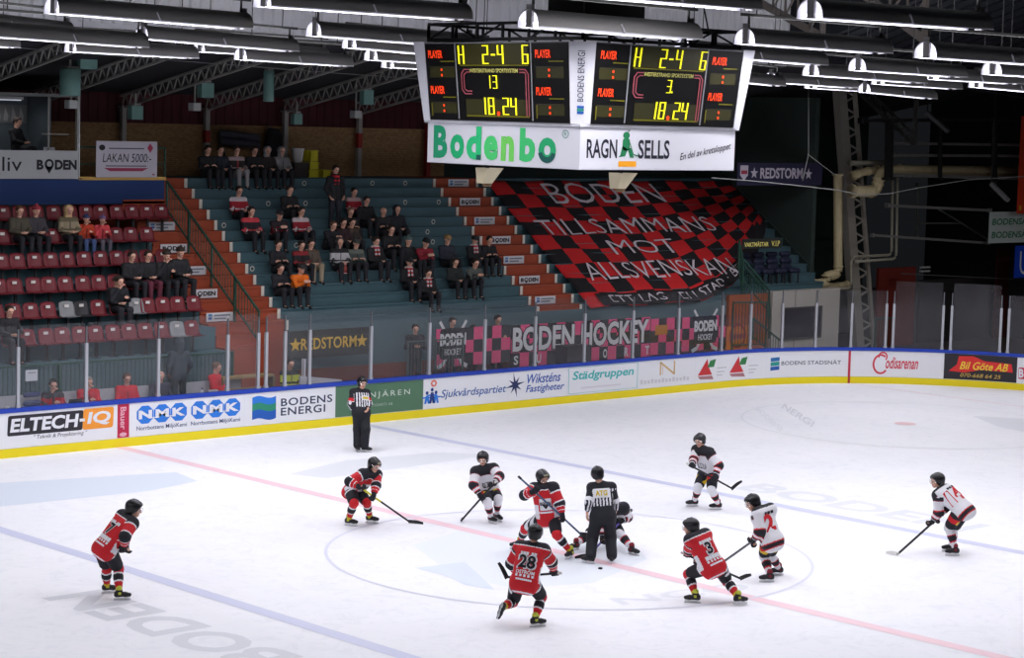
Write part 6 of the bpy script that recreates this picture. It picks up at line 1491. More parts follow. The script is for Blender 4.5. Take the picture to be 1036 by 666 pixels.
POSE = {'A': {'root': [-8.72, 1.73, 0.0], 'j': {'pel': [-0.12, 0.1, 0.87], 'nk': [0.22, -0.0, 1.31], 'hd': [0.34, -0.04, 1.5], 'sL': [0.23, 0.17, 1.33], 'sR': [0.2, -0.17, 1.26], 'eL': [0.36, 0.23, 1.07], 'eR': [-0.01, -0.3, 1.1], 'wL': [0.32, 0.17, 0.81], 'wR': [0.04, -0.19, 0.87], 'hL': [-0.15, 0.2, 0.85], 'hR': [-0.11, 0.0, 0.82], 'kL': [0.03, 0.31, 0.48], 'kR': [0.13, 0.12, 0.48], 'aL': [0.14, 0.47, 0.12], 'aR': [0.03, -0.08, 0.12]}, 'face': [0.83, -0.52, -0.22], 'tL': [0.9, -0.43, -0.03], 'tR': [0.86, -0.52, -0.02]}, 'B': {'root': [-1.47, 4.33, 0.0], 'j': {'pel': [0.11, 0.37, 0.66], 'nk': [0.2, 0.02, 1.05], 'hd': [0.25, -0.09, 1.22], 'sL': [0.38, 0.01, 0.98], 'sR': [0.01, -0.01, 1.03], 'eL': [0.23, -0.17, 0.81], 'eR': [-0.28, 0.03, 0.91], 'wL': [0.09, -0.26, 0.63], 'wR': [-0.2, -0.22, 0.82], 'hL': [0.22, 0.36, 0.61], 'hR': [0.01, 0.34, 0.63], 'kL': [0.12, -0.02, 0.47], 'kR': [-0.19, -0.01, 0.49], 'aL': [0.34, 0.14, 0.13], 'aR': [-0.15, 0.19, 0.12]}, 'face': [0.01, -0.95, -0.32], 'tL': [0.47, -0.88, 0.03], 'tR': [0.48, -0.88, 0.03], 'stick': [[-0.3, -0.21, 0.89], [0.98, -0.33, 0.03], [1.16, -0.51, 0.03]]}, 'C': {'root': [0.82, 2.98, 0.0], 'j': {'pel': [0.18, 0.36, 0.61], 'nk': [-0.02, 0.29, 1.1], 'hd': [-0.07, 0.29, 1.3], 'sL': [0.08, 0.12, 1.09], 'sR': [-0.19, 0.35, 1.02], 'eL': [-0.01, -0.15, 0.99], 'eR': [-0.35, 0.23, 0.79], 'wL': [-0.22, -0.22, 0.86], 'wR': [-0.29, 0.07, 0.58], 'hL': [0.29, 0.36, 0.61], 'hR': [0.09, 0.37, 0.56], 'kL': [0.12, 0.01, 0.51], 'kR': [-0.15, 0.03, 0.47], 'aL': [0.28, 0.21, 0.14], 'aR': [0.05, 0.13, 0.12]}, 'face': [-0.74, -0.65, -0.16], 'tL': [-0.09, -0.93, -0.35], 'tR': [-0.1, -0.99, 0.08], 'stick': [[-0.21, -0.3, 0.95], [-0.38, 0.54, 0.03], [-0.09, 0.89, 0.03]]}, 'D': {'root': [-0.58, -0.11, 0.0], 'j': {'pel': [0.12, 0.22, 0.76], 'nk': [0.06, 0.27, 1.29], 'hd': [0.01, 0.26, 1.49], 'sL': [0.12, 0.09, 1.29], 'sR': [-0.1, 0.37, 1.26], 'eL': [0.16, -0.05, 1.03], 'eR': [-0.39, 0.32, 1.18], 'wL': [0.13, -0.16, 0.79], 'wR': [-0.38, 0.08, 1.29], 'hL': [0.22, 0.17, 0.75], 'hR': [0.05, 0.29, 0.72], 'kL': [0.05, -0.1, 0.47], 'kR': [-0.04, 0.64, 0.48], 'aL': [0.32, -0.21, 0.13], 'aR': [0.07, 0.9, 0.15]}, 'face': [-0.24, -0.94, -0.23], 'tL': [-0.96, -0.26, 0.08], 'tR': [-0.87, 0.5, 0.02], 'stick': [[-0.66, 0.21, 1.57], [0.48, -0.31, 0.45], [0.68, -0.3, 0.41]]}, 'E': {'root': [-4.57, -3.88, 0.0], 'j': {'pel': [-0.04, 0.17, 0.76], 'nk': [0.15, 0.23, 1.28], 'hd': [0.21, 0.22, 1.5], 'sL': [0.06, 0.42, 1.23], 'sR': [0.27, 0.09, 1.21], 'eL': [0.05, 0.59, 0.95], 'eR': [0.48, 0.12, 1.01], 'wL': [0.23, 0.6, 0.72], 'wR': [0.6, 0.16, 0.8], 'hL': [-0.12, 0.25, 0.74], 'hR': [0.05, 0.11, 0.72], 'kL': [-0.03, 0.44, 0.37], 'kR': [0.36, 0.2, 0.44], 'aL': [-0.41, 0.27, 0.36], 'aR': [0.13, 0.09, 0.12]}, 'face': [0.84, 0.51, -0.2], 'tL': [-0.22, 0.22, -0.95], 'tR': [0.94, -0.33, -0.04], 'stick': [[0.67, 0.07, 0.81], [0.09, 0.76, 0.69], [-0.02, 0.76, 0.88]]}, 'F': {'root': [-0.07, -0.9, 0.0], 'j': {'pel': [0.09, 0.05, 0.87], 'nk': [0.13, 0.17, 1.4], 'hd': [0.1, 0.24, 1.59], 'sL': [0.04, 0.32, 1.34], 'sR': [0.29, 0.05, 1.36], 'eL': [-0.12, 0.23, 1.11], 'eR': [0.41, 0.05, 1.08], 'wL': [-0.12, 0.26, 0.85], 'wR': [0.47, 0.11, 0.83], 'hL': [0.01, 0.12, 0.84], 'hR': [0.17, -0.02, 0.85], 'kL': [0.02, 0.24, 0.43], 'kR': [0.29, 0.04, 0.44], 'aL': [-0.2, 0.05, 0.12], 'aR': [0.13, -0.17, 0.12]}, 'face': [0.51, 0.78, -0.36], 'tL': [-0.26, 0.96, -0.05], 'tR': [0.82, 0.56, -0.1]}, 'G': {'root': [0.5, -0.44, 0.0], 'j': {'pel': [0.65, 0.58, 0.48], 'nk': [0.46, 0.24, 0.82], 'hd': [0.3, 0.24, 0.94], 'sL': [0.62, 0.14, 0.8], 'sR': [0.29, 0.26, 0.76], 'eL': [0.83, 0.23, 0.59], 'eR': [0.12, 0.19, 0.51], 'wL': [0.58, 0.17, 0.54], 'wR': [0.03, 0.09, 0.26], 'hL': [0.73, 0.5, 0.43], 'hR': [0.57, 0.64, 0.43], 'kL': [0.52, 0.12, 0.33], 'kR': [0.19, 0.64, 0.25], 'aL': [0.46, -0.26, 0.11], 'aR': [-0.2, 0.55, 0.14]}, 'face': [-0.76, -0.36, -0.55], 'tL': [0.04, -1.0, 0.07], 'tR': [-1.0, 0.06, 0.06], 'stick': [[0.95, 0.24, 0.72], [-0.43, -0.0, 0.03], [-0.58, 0.01, 0.03]]}, 'H': {'root': [-0.86, -4.37, 0.0], 'j': {'pel': [-0.06, 0.01, 0.66], 'nk': [-0.14, 0.3, 1.12], 'hd': [-0.18, 0.42, 1.28], 'sL': [-0.32, 0.27, 1.07], 'sR': [0.04, 0.26, 1.12], 'eL': [-0.17, 0.43, 0.88], 'eR': [0.04, 0.42, 0.88], 'wL': [-0.03, 0.6, 0.73], 'wR': [0.14, 0.52, 0.66], 'hL': [-0.14, 0.07, 0.62], 'hR': [0.04, -0.05, 0.66], 'kL': [-0.12, 0.47, 0.44], 'kR': [0.34, 0.01, 0.35], 'aL': [-0.21, 0.21, 0.12], 'aR': [0.24, -0.34, 0.14]}, 'face': [-0.56, 0.81, -0.19], 'tL': [-0.66, 0.75, -0.01], 'tR': [0.94, -0.29, -0.19], 'stick': [[-0.12, 0.66, 0.78], [0.78, 0.07, 0.31], [0.9, 0.1, 0.32]]}, 'I': {'root': [5.56, 1.67, 0.0], 'j': {'pel': [0.27, 0.13, 0.74], 'nk': [0.08, 0.13, 1.25], 'hd': [0.03, 0.2, 1.45], 'sL': [0.07, -0.07, 1.2], 'sR': [0.07, 0.3, 1.21], 'eL': [0.12, -0.29, 0.96], 'eR': [-0.14, 0.19, 1.04], 'wL': [-0.03, -0.31, 0.73], 'wR': [-0.34, 0.06, 0.95], 'hL': [0.27, 0.02, 0.72], 'hR': [0.25, 0.23, 0.72], 'kL': [0.01, -0.21, 0.46], 'kR': [-0.06, 0.1, 0.48], 'aL': [0.25, -0.19, 0.12], 'aR': [0.08, 0.32, 0.13]}, 'face': [-0.96, -0.2, -0.18], 'tL': [-0.83, 0.55, 0.02], 'tR': [-0.87, 0.5, 0.02], 'stick': [[-0.41, 0.14, 1.0], [0.21, -0.61, 0.51], [0.38, -0.61, 0.61]]}, 'J': {'root': [1.34, -3.77, 0.0], 'j': {'pel': [-0.02, 0.01, 0.74], 'nk': [-0.08, 0.25, 1.24], 'hd': [-0.16, 0.38, 1.38], 'sL': [-0.24, 0.15, 1.2], 'sR': [0.11, 0.16, 1.24], 'eL': [-0.28, 0.07, 0.92], 'eR': [0.06, 0.2, 0.93], 'wL': [-0.29, 0.21, 0.7], 'wR': [-0.12, 0.34, 0.69], 'hL': [-0.13, -0.0, 0.74], 'hR': [0.07, -0.03, 0.76], 'kL': [0.04, 0.21, 0.41], 'kR': [0.2, 0.21, 0.43], 'aL': [-0.11, -0.06, 0.12], 'aR': [0.47, 0.22, 0.12]}, 'face': [-0.83, 0.42, -0.37], 'tL': [-0.83, 0.56, 0.02], 'tR': [-0.83, 0.56, 0.02], 'stick': [[-0.16, 0.24, 0.74], [0.42, 1.5, 0.03], [-0.18, 1.08, 0.03]]}, 'K': {'root': [5.87, -4.37, 0.0], 'j': {'pel': [0.15, -0.13, 0.9], 'nk': [0.03, 0.3, 1.24], 'hd': [-0.05, 0.37, 1.42], 'sL': [-0.13, 0.26, 1.14], 'sR': [0.22, 0.31, 1.2], 'eL': [-0.12, 0.24, 0.83], 'eR': [0.15, 0.3, 0.87], 'wL': [-0.15, 0.37, 0.6], 'wR': [-0.01, 0.35, 0.67], 'hL': [0.04, -0.11, 0.87], 'hR': [0.25, -0.09, 0.88], 'kL': [0.09, 0.14, 0.52], 'kR': [0.2, 0.11, 0.49], 'aL': [0.1, -0.02, 0.12], 'aR': [0.36, 0.25, 0.12]}, 'face': [-0.86, 0.5, -0.1], 'tL': [-0.8, 0.6, 0.01], 'tR': [-0.8, 0.6, 0.01], 'stick': [[0.09, 0.32, 0.74], [-0.86, 0.61, 0.03], [-0.89, 0.89, 0.03]]}, 'L': {'root': [4.44, 11.68, 0.0], 'j': {'pel': [0.01, 0.02, 0.94], 'nk': [0.11, 0.19, 1.44], 'hd': [0.11, 0.14, 1.63], 'sL': [0.29, 0.18, 1.36], 'sR': [-0.03, 0.31, 1.39], 'eL': [0.22, 0.0, 1.14], 'eR': [-0.17, 0.23, 1.14], 'wL': [0.05, -0.15, 1.01], 'wR': [-0.17, 0.1, 0.91], 'hL': [0.11, 0.03, 0.91], 'hR': [-0.1, 0.04, 0.93], 'kL': [0.0, -0.16, 0.55], 'kR': [-0.03, 0.11, 0.52], 'aL': [-0.01, -0.14, 0.12], 'aR': [-0.12, 0.0, 0.12]}, 'face': [-0.24, -0.97, -0.02], 'tL': [0.47, -0.88, 0.03], 'tR': [-0.38, -0.92, 0.09]}}
def play(k, label, team, **kw):
    p = POSE[k]; return skater(k, label, team, p['root'], p['j'], p['face'], p['tL'], p['tR'], p.get('stick'), **kw)
play('A', 'skater in red jersey with number 7 bending forward at the left blue line', 'red', num='7', name='--- --', sub='-----')
play('B', 'crouching skater in red nearest the white skater above the left circle', 'red', num='', sticklabel='stick with yellow and black shaft held by the crouching red skater at upper left', stick_mats=(mat('stick_yellow', (206, 196, 40), .4), SHAFT))
play('C', 'skater in white striding towards the camera left of the red face-off man', 'white', num='', sticklabel='stick held by the white skater striding at the top of the circle')
play('D', 'skater in red with wide legs taking the face-off opposite the linesman', 'red', sticklabel='blue stick held across the chest by the red face-off skater', stick_mats=(mat('stick_blue_grey', (66, 84, 112), .4), SHAFT))
play('E', 'skater in red with number 28 pushing off in the foreground', 'red', num='28', name='--- --', sub='DSTRÖM', sticklabel='stick held level in front of the red number 28')
play('F', 'linesman in black and white stripes with ATG on the back at the face-off', 'ref', name='W')
play('G', 'crouching skater in white half hidden behind the linesman', 'white', sticklabel='stick with violet shaft rising right of the linesman', stick_mats=(mat('stick_violet', (84, 70, 150), .4), SHAFT))
play('H', 'skater in red with number 3 lunging left at the right side of the circle', 'red', num='3', name='-----', sub='YEZDIKI'[:0]+'HEDMAN'[:0]+'VEDMA'[:0]+'-----', sticklabel='stick trailing behind the lunging red skater at right')
play('I', 'skater in white with number 3 gliding at the top right of the circle', 'white', num='', sticklabel='stick held low by the white number 3 gliding at top right', stick_mats=(SHAFT, SHAFT))
play('J', 'skater in white with a large red 2 on the back beside the lunging red skater', 'white', num='2', name='---', sticklabel='stick of the white number 2 reaching behind the lunging red skater')
play('K', 'skater in white bending over alone at the far right blue line', 'white', num='14', name='---', sticklabel='stick with white taped blade held by the lone skater at far right', stick_mats=(SHAFT, TAPEW))
play('L', 'referee in stripes with red armbands standing by the green advert', 'ref', name='R')
e = empty('puck', (-.27, -1.08, .004)); tag(e, 'black rubber puck on the ice in front of the linesman', 'puck')
e.location = tuple(onZ(607.4, 575.8, .004))
m = MB(); m.lathe((0, 0, 0), [(.036, 0), (.038, .003), (.038, .023), (.036, .026)], 20); m.build('disc', C(18, 18, 20, .5), e); m = MB(); m.lathe((0, 0, .0255), [(.02, 0), (.02, .001)], 16); m.build('top_mark', C(50, 50, 54, .5), e)

# ---- spectators -----------------------------------------------------------------
def pose_mesh(kind):
    """joints of a spectator facing -y; the origin is the floor under the feet's back / the step he sits on"""
    j = {}
    if kind in ('sit', 'lean', 'arms', 'chair', 'chair2'):
        zs = 0.0 if kind not in ('chair', 'chair2') else .45
        fz = -.245 if zs == 0 else .06
        lean = {'sit': .02, 'lean': -.22, 'arms': .0, 'chair': .03, 'chair2': -.08}[kind]
        j['pel'] = (0, 0, zs+.10); j['nk'] = (0, lean, zs+.60 if kind != 'lean' else zs+.55); j['hd'] = (0, lean-.05-(.03 if kind == 'lean' else 0), zs+.79-(.06 if kind == 'lean' else 0))
        kz = zs+.10+(.11 if zs == 0 else 0)
        for s, g in (('L', 1), ('R', -1)):
            j['s'+s] = (g*.19, lean+.01, zs+.54-(.05 if kind == 'lean' else 0)); j['h'+s] = (g*.09, -.02, zs+.10); j['k'+s] = (g*.13, -.43, kz); j['a'+s] = (g*.12, -.44 if zs == 0 else -.42, fz)
            j['e'+s] = (g*.25, lean-.10, zs+.30)
            if kind == 'sit' or kind == 'chair': j['w'+s] = (g*.07, -.27, zs+.25)
            elif kind == 'lean': j['e'+s] = (g*.17, -.36, zs+.28); j['w'+s] = (g*.04, -.52, zs+.38)
            elif kind == 'arms': j['w'+s] = (-g*.04, lean-.20, zs+.36)
            else: j['e'+s] = (g*.24, -.16, zs+.32); j['w'+s] = (g*.09, -.36, zs+.40) if g > 0 else (g*.05, -.22, zs+.62)
        toe = (0, -1, -.05)
    else:
        j['pel'] = (0, 0, .95); j['nk'] = (0, .0, 1.46); j['hd'] = (0, -.03, 1.65)
        for s, g in (('L', 1), ('R', -1)):
            j['s'+s] = (g*.19, .0, 1.40); j['h'+s] = (g*.09, 0, .93); j['k'+s] = (g*.11, -.02, .50); j['a'+s] = (g*.12, .02, .08)
            j['e'+s] = (g*.27, .03, 1.12); j['w'+s] = (g*.22, -.12, .92)
            if kind == 'clap': j['e'+s] = (g*.26, -.08, 1.14); j['w'+s] = (g*.07, -.28, 1.20)
        toe = (g*.1, -1, -.05)
    j = {k: np.array(v, float) for k, v in j.items()}; f0 = (0, -1, -.18)
    up, rt, fr, f, hu, hr = frame(j, f0); hd, pel, nk = j['hd'], j['pel'], j['nk']; out = {}
    hands = {}
    for s in 'LR':
        fd = nv(j['w'+s]-j['e'+s]); ax = nv(fr-fd*(fr @ fd)+.01*up); pn = np.cross(ax, fd); inw = rt if s == 'L' else -rt
        if pn @ inw < 0: pn = -pn
        hands[s] = (j['w'+s], fd, ax, pn)
    B = head_prims(hd, f, hu, hr)+[(nk-up*.03, hd-hu*.04-f*.02, .06, .055), (nk-up*.12, pel+up*.05, .08, .09), (j['sL'], j['sR'], .05, .05)]
    for s in 'LR':
        B += [(j['s'+s], j['e'+s], .048, .04), (j['e'+s], j['w'+s], .04, .028), (j['h'+s], j['k'+s], .078, .052), (j['k'+s], j['a'+s], .05, .036), (j['a'+s], j['a'+s]+nv(toe)*.13+np.array([0, 0, -.03]), .034, .026)]+hand_prims(*hands[s], curl=.45)
    V, F = sdf_mesh(B, .0135, .02); out['body'] = (V, F, face_class(cent(V, F), hd, f, hu, hr))
    S = [(j['sL']+up*.005, j['sR']+up*.005, .078, .078), (nk-up*.11-rt*.075, pel+up*.0-rt*.06, .115, .125), (nk-up*.11+rt*.075, pel+up*.0+rt*.06, .115, .125), (nk-up*.03, nk-up*.12, .078, .12)]
    for s in 'LR': S += [(j['s'+s], j['e'+s], .072, .060), (j['e'+s], j['e'+s]+(j['w'+s]-j['e'+s])*.9, .060, .046)]
    if kind in ('stand', 'clap'): S += [(pel-rt*.08, pel-up*.10-rt*.085, .115, .115), (pel+rt*.08, pel-up*.10+rt*.085, .115, .115)]
    V, F = sdf_mesh(S, .017, .045); c = cent(V, F); mi = np.zeros(len(c), int); t1, dT = near(c, pel, nk)
    armd = np.min([near(c, j['s'+s], j['e'+s])[1] for s in 'LR']+[near(c, j['e'+s], j['w'+s])[1] for s in 'LR'], axis=0)
    front = ((c-nk) @ fr) > .02
    mi[(t1 > .80) & (armd > .03)] = 1; mi[(t1 > .36) & (t1 < .44)] = 1; mi[(t1 > .20) & (t1 < .25)] = 2
    for s in 'LR':
        tt, dd = near(c, j['e'+s], j['w'+s]); mi[(dd < .08) & (tt > .05) & (tt < .25) & (dT > .15)] = 1; mi[(dd < .08) & (tt > .3) & (tt < .4) & (dT > .15)] = 2
    mi[front & (np.abs((c-nk) @ rt) < .018) & (t1 < .8) & (armd > .07)] = 3
    out['jacket'] = (V, F, mi)
    Pn = [(pel+up*.04-rt*.05, pel+up*.04+rt*.05, .105, .105), (j['hL'], j['hR'], .11, .11)]
    for s in 'LR': Pn += [(j['h'+s], j['k'+s], .098, .075), (j['k'+s], j['a'+s]+(j['k'+s]-j['a'+s])*.12, .074, .058)]
    V, F = sdf_mesh(Pn, .017, .03); out['trousers'] = (V, F, None)
    for s in 'LR':
        a_ = j['a'+s]; t = nv([toe[0], toe[1], 0]); V, F = sdf_mesh([(a_, a_+np.array([0, 0, -.02]), .05, .05), (a_+np.array([0, 0, -.03])-t*.03, a_+t*.16+np.array([0, 0, -.036]), .042, .036)], .015, .02); out['shoe'+s] = (V, F, None)
    cutp = [(hd+hu*.045+f*.055, nv(f*.9-hu*.35)), (hd-hu*.04, -hu)]
    V, F = sdf_mesh([(hd+hu*.04-f*.03, hd+hu*.045+f*.02, .102, .094), (hd-hu*.02-f*.05, hd+hu*.03-f*.04, .085, .095)], .013, .02, cut=cutp); out['hair'] = (V, F, None)
    V, F = sdf_mesh([(hd+hu*.045-f*.03, hd+hu*.05+f*.02, .110, .102), (hd+hu*.14-f*.02, hd+hu*.165-f*.02, .04, .03), (hd+hu*.02-f*.05, hd+hu*.04-f*.04, .095, .1)], .013, .02, cut=[(hd+hu*.035, nv(-hu*.95+f*.15))]); out['beanie'] = (V, F, None)
    V, F = sdf_mesh([(hd+hu*.045-f*.03, hd+hu*.05+f*.02, .104, .098), (hd+hu*.045+f*.09-hr*.04, hd+hu*.04+f*.15-hr*.03, .014, .010), (hd+hu*.045+f*.09+hr*.04, hd+hu*.04+f*.15+hr*.03, .014, .010), (hd+hu*.046+f*.09, hd+hu*.04+f*.16, .014, .010)], .012, .02, cut=[(hd+hu*.03, -hu)]); out['cap'] = (V, F, None)
    V, F = sdf_mesh([(hd-f*.04+hu*.02, hd-f*.01+hu*.03, .128, .118), (hd-hu*.09-f*.05, nk-f*.02, .10, .11)], .015, .03, cut=[(hd+f*.04, nv(f))]); out['hood'] = (V, F, None)
    rg = nk+up*.035-f*.0; P = []
    for k in range(10):
        t0, t2 = 2*math.pi*k/10, 2*math.pi*(k+1)/10; P.append((rg+fr*.085*math.cos(t0)+rt*.085*math.sin(t0), rg+fr*.085*math.cos(t2)+rt*.085*math.sin(t2), .034, .034))
    for g in (-.045, .05): P += [(rg+fr*.10+rt*g, rg+fr*.125-up*.22+rt*g*1.1, .034, .034)]
    V, F = sdf_mesh(P, .014, .03); c = cent(V, F); mi = (np.floor(((c-rg) @ up)/.055).astype(int) % 2 == 0).astype(int); out['scarf'] = (V, F, mi)
    return out
SPM = {}
SHOE = mat('shoe_dark', (30, 28, 30), .6)
DEF = {'body': [SKIN, EYE, LIP], 'jacket': [BLKF]*4, 'trousers': [BLKF], 'shoeL': [SHOE], 'shoeR': [SHOE], 'hair': [HAIRD], 'beanie': [BLKF], 'cap': [BLKF], 'hood': [BLKF], 'scarf': [REDK, BLKF]}
def sp_mesh(kind, part):
    if kind not in SPM: SPM[kind] = {k: np_mesh(k, v[0], v[1], DEF[k], v[2]) for k, v in pose_mesh(kind).items()}
    return SPM[kind][part]
def fan(loc, kind, label, jacket=(30, 30, 34), trim=None, trim2=None, legs=(30, 30, 36), head='hair', headc=(44, 34, 28), scarf=False, rz=0.0, s=1.0, group='spectators in the stand', zip_=None):
    e = empty('person', loc, rz); tag(e, label, 'person', group); e.scale = (s, s, s)
    def put(part, name, cols):
        o = link_mesh(name, sp_mesh(kind, part), e)
        for i, c0 in enumerate(cols):
            if c0 is not None: o.material_slots[i].link = 'OBJECT'; o.material_slots[i].material = C(*c0, .8)
        return o
    put('body', 'body', [])
    put('jacket', 'jacket', [jacket, trim or jacket, trim2 or jacket, zip_ or tuple(int(v*.6) for v in jacket)])
    put('trousers', 'trousers', [legs]); put('shoeL', 'shoe', []); put('shoeR', 'shoe', [])
    if head: put(head, head, [headc])
    if scarf: put('scarf', 'scarf', [(170, 36, 46), (196, 186, 186)] if scarf == 'w' else [])
    return e
BK = (30, 30, 34); DB = (36, 40, 52); JR = (150, 26, 40); JK = (36, 28, 34)
def step_fan(px, py, kind, label, hh=.80, **kw):
    q = on_slope(px, py, hh-.0-.10); k = int(round((q[1]-.14-YK)/DY)); k = max(-1, min(13, k))
    y = YK+DY*k+.17; z = ZK+DZ*k if k <= 12 else ZK+DZ*12
    # keep the head where the picture has it across
    x = onY(px, py, y)[0]
    if kind in ('stand', 'clap'): pass
    kw.setdefault('rz', math.radians(random.uniform(-14, -2))); kw.setdefault('s', random.uniform(.95, 1.04))
    return fan((x, y, z), kind, label, **kw)
random.seed(5)
top = [(206.8, 160.8, BK, 'arms', 'black coat, leftmost of the top row'), (220, 160, DB, 'sit', 'dark blue coat, second in the top row'), (236.5, 157.6, (40, 34, 34), 'sit', 'dark jacket and pale grey trousers in the top row'), (254, 161, BK, 'arms', 'black coat right of the pale trousers in the top row'),
       (267.5, 160.5, (44, 36, 36), 'sit', 'dark coat beside the grey hoodie in the top row'), (282, 160.5, (126, 124, 126), 'sit', 'grey hoodie, rightmost of the top row')]
for x, y, c0, kd, lb in top:
    q = onY(x, y, 22.75); kw = {}
    if 'pale grey' in lb: kw = dict(legs=(140, 138, 140), trim=(170, 150, 150), zip_=(190, 60, 60))
    if 'hoodie' in lb: kw = dict(head='hood', headc=(126, 124, 126))
    fan((q[0], 22.62, 6.12), kd, 'spectator in '+lb, jacket=c0, rz=-.15, **kw)
seats_ = [
 (241.6, 189, 'sit', 'spectator in red and black jersey under the pale grey trousers', dict(jacket=JR, trim=(190, 180, 184), trim2=JK, zip_=JR)),
 (292.4, 190.5, 'arms', 'spectator in black coat alone in the second row right of centre', dict(jacket=BK)),
 (253.8, 217.6, 'sit', 'spectator in black jersey with red and white bands at the left end', dict(jacket=JK, trim=(196, 60, 70), trim2=(200, 190, 190), zip_=JK)),
 (279, 221, 'lean', 'spectator in red striped jersey leaning forward on the terrace', dict(jacket=(120, 26, 40), trim=JK, trim2=(180, 160, 160), head='cap', headc=(40, 34, 36), zip_=(120, 26, 40))),
 (304.6, 210, 'sit', 'spectator in red jersey with dark bands below the black coat', dict(jacket=(142, 30, 42), trim=(190, 176, 178), trim2=JK, zip_=(142, 30, 42))),
 (358, 188, 'sit', 'spectator in red jersey right of the standing man', dict(jacket=JR, trim=(176, 150, 150), trim2=JK, zip_=JR)),
 (354, 210, 'arms', 'bare headed spectator in black under the red jersey', dict(jacket=BK, headc=(120, 90, 74))),
 (370.5, 207, 'sit', 'short haired spectator in black coat in the crowd centre', dict(jacket=(26, 26, 30))),
 (387.6, 211, 'arms', 'bald spectator in black coat in the crowd centre', dict(jacket=BK, head=None)),
 (401.6, 207, 'sit', 'spectator in a black pointed hood at right of the crowd', dict(jacket=(30, 32, 40), head='hood', headc=(30, 32, 40))),
 (332, 223, 'lean', 'spectator in dark coat with raised hand left of the drummer', dict(jacket=(32, 30, 36), headc=(90, 66, 50))),
 (347, 223.5, 'sit', 'spectator in dark maroon jacket above the drummer', dict(jacket=(50, 32, 36))),
 (356, 223, 'sit', 'spectator in mottled dark jacket above the grey green one', dict(jacket=(54, 46, 42), trim=(72, 56, 46), trim2=(40, 34, 30))),
 (343.5, 244, 'sit', 'drummer in black and white patterned jacket', dict(jacket=(176, 174, 176), trim=(30, 30, 34), trim2=(30, 30, 34), head='hood', headc=(50, 48, 50))),
 (360, 240.5, 'arms', 'spectator in grey green jacket right of the drummer', dict(jacket=(70, 78, 74), trim=(92, 98, 90), head='cap', headc=(60, 64, 60))),
 (380, 242, 'sit', 'spectator in black with open scarf next to the grey green jacket', dict(jacket=BK, scarf='w')),
 (395, 238, 'arms', 'tall spectator in black right of the open scarf', dict(jacket=(28, 28, 32), s=1.06)),
 (413, 240.5, 'sit', 'spectator in black with a grey green beanie', dict(jacket=BK, head='beanie', headc=(84, 100, 96))),
 (426, 240.5, 'lean', 'spectator in dark red jacket and black cap', dict(jacket=(132, 30, 44), head='cap', headc=(26, 26, 30))),
 (452.4, 239, 'sit', 'spectator in dark blue jacket and ochre cap', dict(jacket=(38, 42, 54), head='cap', headc=(150, 120, 80))),
 (480, 238.5, 'sit', 'spectator in black with scarf, left of the right-hand pair', dict(jacket=BK, scarf='w', head='cap', headc=(40, 36, 38))),
 (494.6, 239.7, 'arms', 'spectator in black, rightmost of the crowd by the stair', dict(jacket=(24, 24, 28))),
 (460.5, 261, 'sit', 'spectator in dark green black coat below the ochre cap', dict(jacket=(36, 40, 40))),
 (476, 261, 'lean', 'spectator with dark jersey leaning forward near the middle stair', dict(jacket=(34, 34, 36), trim=(80, 84, 80))),
 (414, 267.6, 'sit', 'spectator in black cap and pale scarf low on the terrace', dict(jacket=(26, 24, 28), scarf='w', head='cap', headc=(30, 30, 34))),
 (433, 274, 'sit', 'spectator in black with scarf, lowest on the right of the terrace', dict(jacket=BK, scarf='w')),
 (281, 243, 'arms', 'spectator in black coat above the orange jacket', dict(jacket=(28, 28, 34))),
 (314.6, 241, 'sit', 'spectator in brown jacket and beige trousers', dict(jacket=(84, 72, 62), legs=(150, 134, 112))),
 (304.6, 250, 'sit', 'spectator in dark waistcoat with red sleeves by the beige trousers', dict(jacket=(36, 30, 34), trim=(130, 34, 40))),
 (283, 268, 'arms', 'spectator in black coat left of the orange jacket', dict(jacket=(26, 28, 34))),
 (299, 267, 'lean', 'spectator in bright orange jacket', dict(jacket=(216, 104, 22), zip_=(180, 84, 16), head='cap', headc=(40, 36, 36))),
]
for x, y, kd, lb, kw in seats_: step_fan(x, y, kd, lb, hh=.82 if kd != 'lean' else .74, **kw)
fan_ = step_fan(339.5, 171, 'stand', 'standing spectator in black with red scarf at the top of the terrace', hh=1.68, jacket=BK, scarf=True, legs=(34, 36, 46))
b_ = MB(); b_.box2((10.6, 17.05, -.03), (14.6, 17.54, .62)); tag(b_.build('floor_fan_step', C(70, 58, 54, .85)), kind='structure')
for x, y, lb, kd, kw in ((458, 314, 'spectator in dark jacket standing above the left checked banner', 'clap', dict(jacket=(44, 40, 44))), (479, 321, 'child in grey standing behind the checked banner', 'stand', dict(jacket=(90, 88, 96), s=.86)), (504, 316, 'spectator in red and black jersey standing behind the support banner', 'clap', dict(jacket=(150, 34, 60), trim=JK, trim2=JK))):
    q = onY(x, y, 17.28); fan((q[0], 17.3, .62), kd, lb, rz=-.1, **kw)
q = onY(428, 305, 16.6); 
fan((q[0], 16.9, .55), 'clap', 'spectator in black leaning on the bar fence behind the glass', jacket=(34, 30, 36), rz=-.5, legs=BK)
e = empty('raised_step', (q[0], 16.9, -.03)); tag(e, 'dark step under the spectator at the bar fence', 'step'); m = MB(); m.box((0, 0, .29), (.8, .5, .58)); m.build('block', C(60, 50, 48, .8), e); m = MB(); m.box((0, 0, .565), (.86, .56, .03)); m.build('tread', C(74, 62, 58, .8), e)
